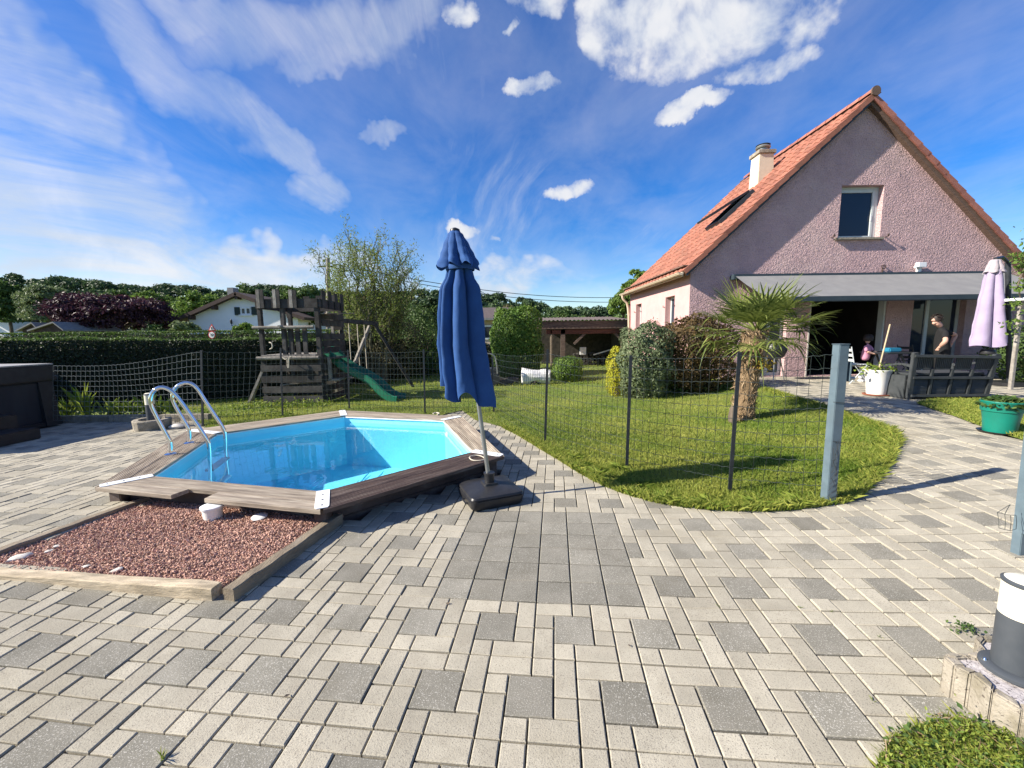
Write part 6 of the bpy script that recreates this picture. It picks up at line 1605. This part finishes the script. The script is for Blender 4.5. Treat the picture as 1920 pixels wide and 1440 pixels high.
# slide
slp = [((607, 657), 9.75), ((620, 662), 9.72), ((634, 676), 9.68), ((655, 693), 9.62), ((680, 704), 9.55), ((703, 718), 9.48), ((722, 738), 9.42), ((738, 748), 9.38), ((752, 751), 9.35)]
sp_ = smooth_path([D(p[0], p[1], Yp) for p, Yp in slp], 2)
sld = thing('slide', 'green plastic slide running from the wooden tower down to the lawn', 'slide', (sp_[-1].x, sp_[-1].y, 0))
def slide_sec(profile, nm, m_):
    V = []; n = len(profile)
    for i, p in enumerate(sp_):
        t = (sp_[min(i+1, len(sp_)-1)]-sp_[max(0, i-1)]).normalized(); s = Vector((0, 1, 0)); s = (s-t*s.dot(t)).normalized(); up = t.cross(s)*-1
        if up.z < 0: up = -up
        for (a, b) in profile: V.append(p+s*a+up*b)
    return MB().add(V, [(i*n+k, i*n+(k+1) % n, (i+1)*n+(k+1) % n, (i+1)*n+k) for i in range(len(sp_)-1) for k in range(n)]+[tuple(range(n)), tuple((len(sp_)-1)*n+k for k in range(n))]).build(nm, m_, sld, smooth=True)
slide_sec([(-.24, .10), (-.26, .12), (-.28, .10), (-.27, -.03), (-.2, -.075), (.2, -.075), (.27, -.03), (.28, .10), (.26, .12), (.24, .10), (.21, -.02), (.14, -.05), (-.14, -.05), (-.21, -.02)], 'trough', m_slide)
slide_sec([(-.285, .105), (-.26, .132), (-.235, .105), (-.26, .115)], 'edge_bead', m_slide); slide_sec([(.235, .105), (.26, .132), (.285, .105), (.26, .115)], 'edge_bead', m_slide)

# swing
swt = thing('swing_set', 'weathered timber swing frame with two rope swings beside the tower', 'swing', (-3.3, 11, 0))
b0 = Vector((x2+.03, Y1-.1, D(628, 600, Y1).z)); foot1 = G(775, 726); bend = D(702, 607, 11.4); 
MB().beam(b0, bend+Vector((.06, .1, 0)), .09, .11).build('cross_beam', m_play, swt, bevel=.008)
MB().beam(foot1, bend+(bend-foot1).normalized()*.05, .08, .08).build('leg', m_play, swt, bevel=.006)
f2 = D(652, 690, 10.5); f2 = bend+(f2-bend)*1.0; f2 = Vector((f2.x-.2, 10.35, .02)); a = D(684, 612, 11.0)
MB().beam(Vector((D(640, 722, 10.4).x, 10.4, .02)), bend-Vector((.12, .05, .06)), .075, .075).build('leg', m_play_l, swt, bevel=.006)
for (pa, pb_, ys) in (((636, 654), 709, 10.75), ((670, 683), 705, 11.15)):
    q0_, q1_ = D(pa[0], 612, ys), D(pa[1], 612, ys); zs = D(650, pb_, ys).z
    s = MB().span((q0_.x-.02, ys-.09, zs-.012), (q1_.x+.02, ys+.09, zs+.012)).build('seat', m_play_l, swt, bevel=.005)
    for q in (q0_, q1_): 
        zt_ = b0.z+(bend.z-b0.z)*(q.x-b0.x)/(bend.x-b0.x)
        MB().tube([(q.x, ys, zt_), (q.x+.01, ys-.02, (zt_+zs)/2), (q.x+.01, ys, zs+.16), (q.x+.02, ys-.08, zs)], .012, 6).build('rope', m_rope, swt); MB().tube([(q.x+.01, ys, zs+.16), (q.x+.02, ys+.08, zs)], .01, 5).build('rope', m_rope, swt)

# ================================================================== CORKSCREW WILLOW
wb = G(705, 722); YW = 13.0
wb = D(705, 700, YW); wb.z = 0.0
wil = thing('corkscrew_willow', 'nearly bare corkscrew willow with many twisting upright stems behind the swing', 'tree', wb)
m = MB(); tips = []; twm = MB()
def wavy(p, d, L, r0, r1, n, amp, rr, mesh, sides=5):
    P = [p.copy()]; ph = rr.uniform(0, 6.28); px_ = d.orthogonal().normalized(); py_ = d.cross(px_); fq = rr.uniform(1.0, 1.7)
    c = p.copy(); dd = d.copy()
    for i in range(1, n+1):
        dd = (dd+Vector((rr.gauss(0, .05), rr.gauss(0, .05), .03))).normalized(); c = c+dd*(L/n); s = i/n
        P.append(c+(px_*math.sin(fq*i+ph)+py_*math.cos(fq*i*1.1+ph))*amp*min(1, s*2))
    mesh.tube(P, [r0+(r1-r0)*i/n for i in range(n+1)], sides, False); return P
rr = random.Random(5)
for k in range(30):
    tx = rr.uniform(588, 790); ty = 430+abs(tx-650)*.25+rr.uniform(-15, 70) if tx > 650 else 420+(650-tx)*.9+rr.uniform(-10, 60)
    tgt = D(tx, ty, YW+rr.uniform(-.7, .7)); base_ = wb+Vector((rr.uniform(-.32, .32), rr.uniform(-.25, .25), 0)); d = (tgt-base_); L = d.length
    P = wavy(base_, (d.normalized()+Vector((0, 0, -.06 if abs(tx-705) > 40 else 0))).normalized(), L, rr.uniform(.034, .06), .008, 26, .055, rr, m)
    for j in range(11):
        i = rr.randint(9, 24); dd = (P[i]-P[i-1]).normalized(); dd = (dd+Vector((rr.uniform(-.75, .75), rr.uniform(-.5, .5), rr.uniform(-.1, .5)))).normalized()
        T_ = wavy(P[i], dd, rr.uniform(.35, .95), .011, .004, 9, .03, rr, twm, 3); tips += T_[3:]
    tips += P[19:]
m.build('stems', m_willb, wil, smooth=True); twm.build('twigs', m_willb, wil, kind='stuff')
T = np.array([tuple(t) for t in tips]); sel_ = rng.integers(0, len(T), 22000); P = T[sel_]+rng.normal(0, .08, (22000, 3))
lw = np.where(P[:, 0] < wb.x-.3, 1.0, .65); P = P[rng.random(len(P)) < lw]
leaves('young_leaves', P, .085, m_budl, wil, aspect=.28)
dense_shrub('bramble_shrub', 'brown green brambly undergrowth round the foot of the bare willow', 'shrub', 636, 792, 560, 13.4, m_brush, 9000, .075, 2.0, .8, bump=.16, asp=.4)
dense_shrub('bramble_shrub', 'greener bushy undergrowth left of the blue parasol behind the willow', 'shrub', 755, 835, 575, 15.2, m_green, 6000, .09, 2.2, .8, bump=.14)
dense_shrub('dark_bush', 'dark green bush right behind the blue parasol below the beige house', 'shrub', 830, 928, 640, 17.0, m_hedge, 4000, .09, 2.6, .8)

# ================================================================== BEHIND THE LAWN
# utility pole and wires
up_ = D(617, 690, 24); up_.z = 0; pt_ = D(615, 484, 24)
o = thing('utility_pole', 'wooden utility pole rising behind the bare willow', 'utility pole', up_)
MB().tube([up_, pt_], [.15, .10], 10).build('pole', m_play_l, o, smooth=True); MB().beam(pt_+Vector((-.55, 0, -.45)), pt_+Vector((.3, 0, -.45)), .06, .06).build('cross_arm', m_play, o)
for (a, b_, lab) in (((617, 494), (1215, 557), 'upper'), ((617, 500), (1215, 566), 'lower')):
    p, q = D(*a, 24), D(*b_, 34); P = [lerp(p, q, t/14)+Vector((0, 0, -.9*math.sin(math.pi*t/14)*.8)) for t in range(15)]
    o = MB().tube(P, .022, 5).build('overhead_wire', m_cable); tag(o, lab+' overhead wire running from the utility pole towards the pink house', 'wire')
# wood shelter
YS = 17.8
sh = thing('wood_shelter', 'open wooden shelter with corrugated roof and firewood beside the pink house', 'shelter', (D(1090, 690, YS).x, YS, 0))
xa, xb = D(1003, 610, YS).x, D(1182, 610, YS).x; zt1, zt0 = D(1050, 602, YS).z, D(1050, 617, YS).z
MB().span((xa+.1, YS-.02, zt0), (xb, YS+.05, zt1)).build('fascia', m_carw, sh, bevel=.01)
MB().beam((xa+.5, YS+.12, zt0-.12), (xb, YS+.12, zt0-.12), .12, .2).build('front_beam', m_carw2, sh, bevel=.01)
V = []; nc_ = 96
for i in range(nc_+1):
    x = xa-.15+(xb-xa+.15)*i/nc_
    for y, dz in ((YS-.12, .0), (YS+3.4, .25)): V.append((x, y, zt1+.03+dz+.025*math.sin(i*math.pi/2)))
MB().add(V, [(2*i, 2*i+1, 2*i+3, 2*i+2) for i in range(nc_)]).build('corrugated_roof', m_roofd, sh)
for px in (1034, 1056, 1170):
    x = D(px, 650, YS).x; w_ = .10 if px != 1034 else .04
    MB().span((x-w_, YS+.06, 0), (x+w_, YS+.2, zt0-.02)).build('post', m_beam2 if px == 1034 else m_carw, sh, bevel=.01)
for (p, q) in (((1076, 645), (1100, 622)), ((1168, 640), (1150, 622))):
    MB().beam(D(p[0], p[1], YS+.13), D(q[0], q[1], YS+.13), .08, .1).build('knee_brace', m_carw, sh)
MB().span((xa+.5, YS+3.2, 0), (xb, YS+3.3, zt1)).build('rear_wall', m_log, sh); MB().span((xb-.05, YS+.3, 0), (xb+.05, YS+3.2, zt1)).build('side_wall', m_log, sh)
zz2 = D(1100, 668, YS+1.4).z
logs = []
for k in range(64):
    col, row = k % 16, k//16
    logs.append((D(1078, 650, YS+1.3).x+.135*col+random.uniform(-.03, .03), .12+.145*row+random.uniform(-.02, .02)))
wpile = thing('log_pile', 'dim stack of split firewood logs under the wooden shelter', 'firewood', (2.6, YS+1.4, 0))
lgm = MB().lathe([(.06, 0), (.065, .5)], (0, 0, 0), 7, wob=lambda a, z: 1+.18*math.sin(3*a)).mesh('log'); lgm.materials.append(m_play)
for (x, z) in logs:
    o = bpy.data.objects.new('log', lgm); COL.objects.link(o); o.parent = wpile; ORI[o.name] = ORI[wpile.name]; o.rotation_euler = (math.pi/2, 0, random.uniform(-.1, .1)); o.location = Vector((x, YS+1.6, z))-ORI[wpile.name]; s_ = random.uniform(.8, 1.15); o.scale = (s_, s_, 1)
q = D(1093, 658, YS+.9); o = MB().box(q, (.28, .12, .34)).build('white_box', m_wtarp, bevel=.01); o.data.name = 'white_box'; tag(o, 'small pale panel leaning in the dark wood shelter', 'panel')
q = D(1133, 660, YS+.9); o = MB().beam(q-Vector((.5, 0, .12)), q+Vector((.5, 0, .16)), .05, .05).build('white_batten', m_wtarp); tag(o, 'slanting pale batten inside the dark wood shelter', 'batten')
# things on the far lawn: white sack, dark logs, cart handle
c = G(1008, 712); Yc = 12.6
V = []; sx0 = D(979, 700, Yc).x; sx1 = D(1030, 700, Yc).x; sz0, sz1 = gz(.5, Yc)+.0, D(1000, 689, Yc).z
def sackf(u, v):
    a = v*2*math.pi; r1 = (sz1-sz0)/2*(1+.10*math.sin(5*u+2*a)); return Vector((sx0+(sx1-sx0)*u+.03*math.sin(4*a), Yc+.25*math.cos(a)*(1-.2*u), (sz0+sz1)/2-.02*u+r1*math.sin(a)*(1-.25*u+.05*math.sin(9*u))))
mb = MB().grid(lambda u, v: sackf(u, v)+Vector((.008*math.sin(11*u+9*v), .02*math.sin(9*u+3*math.sin(6.28*v)), -.012*abs(math.sin(8*u+2*math.cos(6.28*v))))), 22, 14); mb.f += [tuple(range(0, 15*23, 23)), tuple(range(22, 15*23, 23))]
o = mb.build('white_sack', m_wtarp); tag(o, 'crumpled white woven sack lying on the far lawn by the laurel', 'sack')
for k in range(9):
    px = 932+random.uniform(0, 70); py = 722-random.uniform(0, 12); c = G(px, py); c.y = min(c.y, 14); L = random.uniform(.25, .6); a = random.uniform(-.5, .5)
    c = D(px, py, 12.4+.12*k); zb_ = gz(c.x, c.y)+.08
    o = MB().tube([(-L/2*math.cos(a), -L/2*math.sin(a), 0), (0, 0, .01), (L/2*math.cos(a), L/2*math.sin(a), 0)], [.07, .085, .075], 8).build('charred_log', m_log, smooth=True); o.location = (c.x, c.y, zb_); tag(o, 'charred dark log in the pile on the far lawn beside the blue parasol', 'log', 'charred logs beside the parasol')
P = [D(933, 705, 12.2), D(930, 672, 12.2), D(924, 664, 12.2), D(908, 662, 12.25), D(902, 668, 12.3)]
ct_ = thing('garden_cart', 'dark garden cart with curved tube handle behind the blue parasol', 'cart', (D(915, 700, 12.3).x, 12.3, 0))
MB().tube(smooth_path(P, 2), .02, 8).build('handle', m_poleg, ct_, smooth=True); q = D(915, 712, 12.4); MB().span((q.x-.5, 12.2, .22), (q.x+.35, 12.9, .5)).build('tray', m_blackpl, ct_, bevel=.03)
for x in (q.x-.35, q.x+.2): 
    w_ = MB().lathe([(.05, -.03), (.17, -.03), (.19, 0), (.17, .03), (.05, .03)], (0, 0, 0), 18).build('wheel', m_blackpl, ct_); w_.rotation_euler = (math.pi/2, 0, 0); w_.location = Vector((x, 12.15, .19))-ORI[ct_.name]
    for v in w_.data.vertices: v.co = v.co+ORI[ct_.name]

# ------------------------------------------------------------------ neighbours' houses
def gable_house(lab, cxl, cxr, apex, eaves_y, Y, depth, wallm, roofm, nm='white_house'):
    xl_, xr_ = D(cxl, 600, Y).x, D(cxr, 600, Y).x; ap = D(apex[0], apex[1], Y); ze = D(cxl, eaves_y, Y).z; zr2 = D(cxr, eaves_y, Y).z
    o = thing(nm, lab, 'house', ((xl_+xr_)/2, Y, 0))
    el, er = Vector((xl_, Y, ze)), Vector((xr_, Y, ze)); wl0 = lerp(el, ap, .16); wr0 = lerp(er, ap, .16)
    MB().prism([(wl0.x, Y+.6, 0), (wr0.x, Y+.6, 0), (wr0.x, Y+.6, wr0.z-.2), (ap.x, Y+.6, ap.z-.2), (wl0.x, Y+.6, wl0.z-.2)], (0, depth, 0)).build('wall', wallm, o)
    for e in (el, er):
        dd = (ap-e).normalized(); nn = Vector((-dd.z, 0, dd.x)); nn = nn if nn.z > 0 else -nn
        MB().add([p+Vector((0, y, 0)) for y in (0, depth+1) for p in (ap, e, e-nn*.25, ap-nn*.25)], [(0, 1, 2, 3), (7, 6, 5, 4), (0, 4, 5, 1), (1, 5, 6, 2), (2, 6, 7, 3), (3, 7, 4, 0)]).build('roof', roofm, o)
        MB().beam(ap-nn*.16+Vector((0, -.03, 0)), e-nn*.16+Vector((0, -.03, 0)), .3, .05, (0, 1, 0)).build('barge_board', m_dkwood, o)
        for t in (.25, .62): 
            p = lerp(e, ap, t); MB().span((p.x-.12, Y, p.z-.62), (p.x+.12, Y+.6, p.z-.28)).build('purlin', m_dkwood, o)
    MB().span((ap.x-.12, Y, ap.z-.62), (ap.x+.12, Y+.6, ap.z-.28)).build('purlin', m_dkwood, o)
    return o
YC_ = 36
ch_ = gable_house('white chalet style house with dark overhanging roof beyond the hedge', 325, 572, (441, 547), 598, YC_, 12, m_whitew, m_dkwood)
def win(par, a, b, c, d, Y, shutters=True, mull=True):
    p, q = D(a, b, Y), D(c, d, Y); z0, z1 = min(p.z, q.z), max(p.z, q.z); m = MB(); t = .09
    y = Y+.55
    m.span((p.x, y, z0), (p.x+t, y+.1, z1)).span((q.x-t, y, z0), (q.x, y+.1, z1)).span((p.x, y-.01, z0), (q.x, y+.1, z0+t)).span((p.x, y-.01, z1-t), (q.x, y+.1, z1))
    if mull: xm_ = (p.x+q.x)/2; m.span((xm_-.08, y-.02, z0), (xm_+.08, y+.1, z1))
    f_ = m.build('window', m_white_metal, par); MB().span((p.x+.02, y+.03, z0+.02), (q.x-.02, y+.06, z1-.02)).build('pane', m_glass, f_)
    MB().span((p.x-.15, y-.12, z0-.12), (q.x+.15, y+.05, z0-.01)).build('sill', m_white_metal, f_)
    if shutters:
        w_ = (q.x-p.x)*.5; f_['label'] = 'window with dark open shutters' if False else f_.get('label', '') or 'shuttered window'
        for x in (p.x-w_-.1, q.x+.1): MB().span((x, y-.05, z0-.05), (x+w_, y+.04, z1+.05)).build('shutter', m_shut, f_)
win(ch_, 443, 576, 463, 589, YC_); win(ch_, 371, 618, 384, 632, YC_, False); win(ch_, 420, 617, 434, 632, YC_, False, False); win(ch_, 480, 618, 500, 632, YC_, False); win(ch_, 520, 618, 534, 630, YC_, False, False)
q = D(430, 612, YC_); MB().tube([(q.x, YC_+.55, q.z), (q.x, YC_+.3, q.z+.1), (q.x, YC_+.3, q.z+.25)], .03, 6).lathe([(.04, .22), (.10, .3), (.09, .55), (.02, .65)], (q.x, YC_+.3, q.z), 8).build('wall_lantern', m_post, ch_)
for px in (436,): q = D(px, 540, YC_+6); MB().span((q.x-.3, YC_+5.6, q.z-1.5), (q.x+.3, YC_+6.4, q.z+.0)).build('chimney', m_slate, ch_)
pxshrub('garden_shrub', 'small light green shrub standing before the white chalet wall', 'shrub', 438, 480, 605, 640, 32, m_lime, 30, 60, .28, .35)
pxshrub('garden_shrub', 'pale silvery shrub at the left corner of the white chalet', 'shrub', 320, 372, 598, 640, 31, m_will, 26, 60, .25, .35)
# low beige house right of the parasol
YB_ = 30; hb = thing('beige_house', 'low beige house with dark tiled roof partly hidden by the blue parasol', 'house', (D(870, 640, YB_).x, YB_, 0))
xa_, xb_ = D(872, 620, YB_).x, D(985, 620, YB_).x
MB().span((xa_, YB_, 0), (xb_, YB_+8, D(900, 600, YB_).z)).build('wall', m_beige, hb)
MB().prism([(xa_-.5, YB_-.6, D(900, 600, YB_).z), (xa_-.5, YB_-.6, D(900, 597, YB_).z), (xa_-.5, YB_+4, D(900, 583, YB_).z+.5), (xa_-.5, YB_+8.6, D(900, 597, YB_).z)], (xb_-xa_+1, 0, 0)).build('roof', m_roofd, hb)
MB().span((xa_-.5, YB_-.7, D(900, 601, YB_).z), (xb_+.5, YB_-.6, D(900, 597, YB_).z)).build('gutter', m_slate, hb)
f_ = D(906, 613, YB_); g_ = D(923, 633, YB_); w_ = MB().span((f_.x-.12, YB_-.06, g_.z-.12), (g_.x+.12, YB_+.02, f_.z+.12)).build('window', m_white_metal, hb); MB().span((f_.x, YB_-.08, g_.z), (g_.x, YB_-.065, f_.z)).build('pane', m_glass, w_)
f_ = D(950, 613, YB_); g_ = D(970, 633, YB_); w_ = MB().span((f_.x-.12, YB_-.06, g_.z-.12), (g_.x+.12, YB_+.02, f_.z+.12)).build('window', m_white_metal, hb); MB().span((f_.x, YB_-.08, g_.z), (g_.x, YB_-.065, f_.z)).build('pane', m_glass, w_)
# grey roofed sheds far left and a white gable beyond
for (a, b_, ap, lab) in ((28, 72, (58, 604), 'left of the two low grey roofed sheds beyond the hedge'), (50, 118, (98, 603), 'right of the two low grey roofed sheds beyond the hedge')):
    Ys = 30 if a == 28 else 29; o = thing('garden_shed', lab, 'shed', (D((a+b_)/2, 620, Ys).x, Ys, 0), 'low grey roofed sheds'); x0, x1 = D(a, 618, Ys).x, D(b_, 618, Ys).x; apx = D(ap[0], ap[1], Ys); ze = D(a, 619, Ys).z
    MB().prism([(x0+.3, Ys+.2, 0), (x1-.3, Ys+.2, 0), (x1-.3, Ys+.2, ze), (apx.x, Ys+.2, apx.z-.12), (x0+.3, Ys+.2, ze)], (0, 4, 0)).build('wall', m_dkwood, o)
    for e in (Vector((x0, Ys, ze)), Vector((x1, Ys, ze))): MB().add([p+Vector((0, y, 0)) for y in (0, 4.4) for p in (apx, e, e+Vector((0, 0, -.1)), apx+Vector((0, 0, -.1)))], [(0, 1, 2, 3), (7, 6, 5, 4), (0, 4, 5, 1), (1, 5, 6, 2), (2, 6, 7, 3), (3, 7, 4, 0)]).build('roof', m_slate, o)
gable_house('distant white house peeping out between trees at the far left', -25, 9, (-8, 588), 600, 60, 8, m_whitew, m_roofd)
# road signs beyond the hedge
sp0 = D(398, 640, 20); sgn = thing('road_sign', 'round 30 speed limit sign below a triangular warning sign on a post beyond the hedge', 'road sign', (sp0.x, 20, 0))
MB().tube([(sp0.x, 20.05, 0), (sp0.x, 20.05, D(398, 612, 20).z)], .03, 8).build('post', m_poleg, sgn)
c30 = D(398, 628, 20); r30 = .18
def disc(c, r, y, nm, mat, par, n=28): return MB().prism([(c.x+r*math.cos(2*math.pi*k/n), y, c.z+r*math.sin(2*math.pi*k/n)) for k in range(n)], (0, .012, 0)).build(nm, mat, par)
d1 = disc(c30, r30, 19.98, 'round_plate', m_signr, sgn); disc(c30, r30*.78, 19.965, 'plate_face', m_signw, d1)
fc = bpy.data.curves.new('number', 'FONT'); fc.body = '30'; fc.size = .19; fc.align_x = 'CENTER'; fc.align_y = 'CENTER'; fc.extrude = .003; fc.materials.append(m_post)
ft_ = bpy.data.objects.new('number_text', fc); COL.objects.link(ft_); bpy.context.view_layer.update()
nm_ = bpy.data.meshes.new_from_object(ft_.evaluated_get(bpy.context.evaluated_depsgraph_get())); bpy.data.objects.remove(ft_)
nm_.name = 'number'; fo = bpy.data.objects.new('number', nm_); reg(fo, d1); fo.location = Vector((c30.x, 19.955, c30.z))-ORI[sgn.name]; fo.rotation_euler = (math.pi/2, 0, 0)
ct3 = D(398, 616, 20)
def tri(c, r, y, nm, mat, par): return MB().prism([(c.x, y, c.z+r), (c.x-r*.87, y, c.z-r*.5), (c.x+r*.87, y, c.z-r*.5)], (0, .012, 0)).build(nm, mat, par)
t1 = tri(ct3, .23, 19.98, 'triangle_plate', m_signr, sgn); tri(ct3, .14, 19.965, 'plate_face', m_signw, t1); MB().span((ct3.x-.02, 19.95, ct3.z-.05), (ct3.x+.02, 19.962, ct3.z+.07)).build('symbol', m_post, t1)

# ------------------------------------------------------------------ trees
def tree(nm, lab, x0, x1, y0, y1, Y, mat, ncl, per, size, rc=.3, group=None, low=-.5, flat=.8):
    c = D((x0+x1)/2, (y0+y1)/2, Y); rx = (x1-x0)/2*Y/FPX; rz_ = abs(y1-y0)/2*Y/FPX
    o = thing(nm, lab, 'tree', (c.x, Y, 0), group)
    P, Nn, T = clump_cloud(c, (rx*.85, rx*.8, rz_*.85), ncl, per, rc, flat, low)
    leaves('crown', P, size, mat, o, nrm=Nn, tint=T, spread=1.4)
    m = MB(); m.tube([(c.x, Y, -.1), (c.x+.05*rx, Y, max(.5, c.z-rz_*.4)), (c.x, Y, c.z+rz_*.4)], [max(.06, rx*.09), rx*.07, rx*.02], 7)
    for k in range(6):
        a = k*1.05; m.tube([(c.x, Y, max(.4, c.z-rz_*.5+.2*k*rz_*.2)), (c.x+rx*.35*math.cos(a), Y+rx*.35*math.sin(a), c.z), (c.x+rx*.65*math.cos(a), Y+rx*.65*math.sin(a), c.z+rz_*.35)], [rx*.04, rx*.025, rx*.008], 5)
    m.build('trunk', m_bark, o); return o
tree('plum_tree', 'broad dark purple leaved tree left of the white chalet', 104, 325, 548, 648, 34, m_plum, 120, 130, .30, .22)
tree('plum_tree', 'taller redder purple leaved tree at the left end of the dark plum crown', 108, 190, 542, 640, 36, m_plum, 50, 120, .30, .28)
tree('willow_tree', 'silvery green drooping tree at the left before the dark wood', 44, 134, 524, 640, 48, m_will, 70, 130, .36, .3)
tree('leafy_tree', 'sunlit mid green tree at the far left edge', -20, 48, 522, 640, 55, m_green, 60, 120, .45, .3)
tree('leafy_tree', 'light green crown directly above the purple plum tree', 170, 260, 538, 640, 70, m_green, 60, 100, .6, .28)
tree('leafy_tree', 'light green round tree between plum tree and chalet', 238, 335, 545, 640, 62, m_lime, 70, 110, .5, .28)
tree('leafy_tree', 'bright yellow green tree behind the left chalet roof', 326, 420, 540, 640, 58, m_lime, 70, 110, .46, .28)
tree('leafy_tree', 'distant green tree over the chalet ridge', 420, 500, 530, 620, 75, m_green, 50, 90, .6, .3)
tree('round_tree', 'large round dark green tree behind the play tower', 500, 622, 524, 660, 40, m_green, 110, 120, .34, .24)
tree('leafy_tree', 'dark green tree left of the blue parasol behind the willow', 770, 850, 540, 650, 45, m_far, 60, 100, .42, .28)
tree('fir_tree', 'pointed dark fir tree left of the light green tree', 1195, 1240, 550, 640, 40, m_fir, 60, 90, .30, .35)
tree('leafy_tree', 'tall light green tree rising behind the corner of the pink house', 1165, 1235, 498, 610, 26, m_lime, 80, 110, .24, .27)
tree('leafy_tree', 'lower light green tree left of the house gutter', 1140, 1196, 542, 612, 25, m_lime, 50, 100, .22, .3)
tree('leafy_tree', 'light green tree standing out in the wood right of the laurel', 1035, 1075, 578, 612, 60, m_green, 40, 80, .45, .33)
tree('leafy_tree', 'brownish tree top behind the laurel shrub', 925, 985, 572, 620, 42, m_brush, 40, 70, .35, .33)

# wooded hills
def ridge_forest(name, prof, Y, mat, size, per, thick=26, depth=30):
    P, Nn, T = [], [], []
    for i in range(len(prof)-1):
        (xa, ya), (xb, yb) = prof[i], prof[i+1]; n = max(1, int((xb-xa)/9))
        for k in range(n*9):
            t = rng.random(); px = xa+(xb-xa)*t; py = ya+(yb-ya)*t+(rng.random()**1.3)*thick+rng.uniform(0, 3)+9
            Yd = Y+rng.uniform(0, depth)-(py-ya)*.6
            c = D(px, py, Yd); r_ = rng.uniform(7, 14)*Y/FPX
            m_ = int(per*rng.uniform(.6, 1.3)); e = unit(rng.normal(size=(m_, 3))); e[:, 2] = np.where(e[:, 2] < -.2, -e[:, 2], e[:, 2])
            P.append(np.array(c)+e*r_*rng.uniform(.6, 1.05, (m_, 1))*np.array([1.1, 1.1, .8])); Nn.append(e); T.append(np.clip(rng.normal(rng.uniform(.1, .9), .15, m_), 0, 1))
    return leaves(name, np.vstack(P), size, mat, kind='stuff', nrm=np.vstack(Nn), tint=np.concatenate(T), spread=1.2)
prof = [(-60, 515), (0, 513), (30, 509), (62, 519), (110, 516), (150, 519), (200, 526), (250, 533), (300, 530), (350, 532), (400, 538), (450, 535), (520, 530), (600, 540), (700, 545), (790, 540), (850, 540), (900, 545), (960, 548), (1000, 554), (1040, 570), (1100, 575), (1160, 572), (1230, 570)]
ridge_forest('hill_wood', prof, 150, m_far, 1.15, 120, 62)
ridge_forest('hill_wood', [(-60, 548), (60, 545), (150, 552), (300, 556), (480, 552), (640, 565), (820, 566), (950, 578), (1080, 590), (1180, 590)], 95, m_green, .75, 90, 50, 18)
hx = np.linspace(-320, 320, 65); hy = np.linspace(100, 420, 20); HX, HY = np.meshgrid(hx, hy)
HZ = -1+np.clip((HY-110)/70, 0, 1)**1.3*9+2*np.sin(HX*.02)*np.clip((HY-110)/70, 0, 1)+np.where(HX > 40, -2*np.clip((HX-40)/60, 0, 1), 0)
ii = np.arange(HX.size).reshape(HX.shape); F = np.stack([ii[:-1, :-1], ii[:-1, 1:], ii[1:, 1:], ii[1:, :-1]], -1).reshape(-1, 4)
np_obj('hills', np.stack([HX, HY, HZ], -1), F, m_ground, kind='structure', smooth=True)
# the neighbour's tree just left of the frame whose shade falls on the near paving
tree_c = Vector((-7.35, .36, 2.5))
o = thing('shade_tree', 'small garden tree left of the paving whose branches shade the near slabs', 'tree', (tree_c.x, tree_c.y, 0))
P, Nn, T = clump_cloud(tree_c, (.95, .75, .7), 22, 110, .33, .9, -.9); leaves('crown', P, .11, m_green, o, nrm=Nn, tint=T)
MB().tube([(tree_c.x, tree_c.y, -.05), (tree_c.x+.05, tree_c.y, 1.4), (tree_c.x, tree_c.y, 2.8)], [.09, .07, .03], 8).build('trunk', m_bark, o)
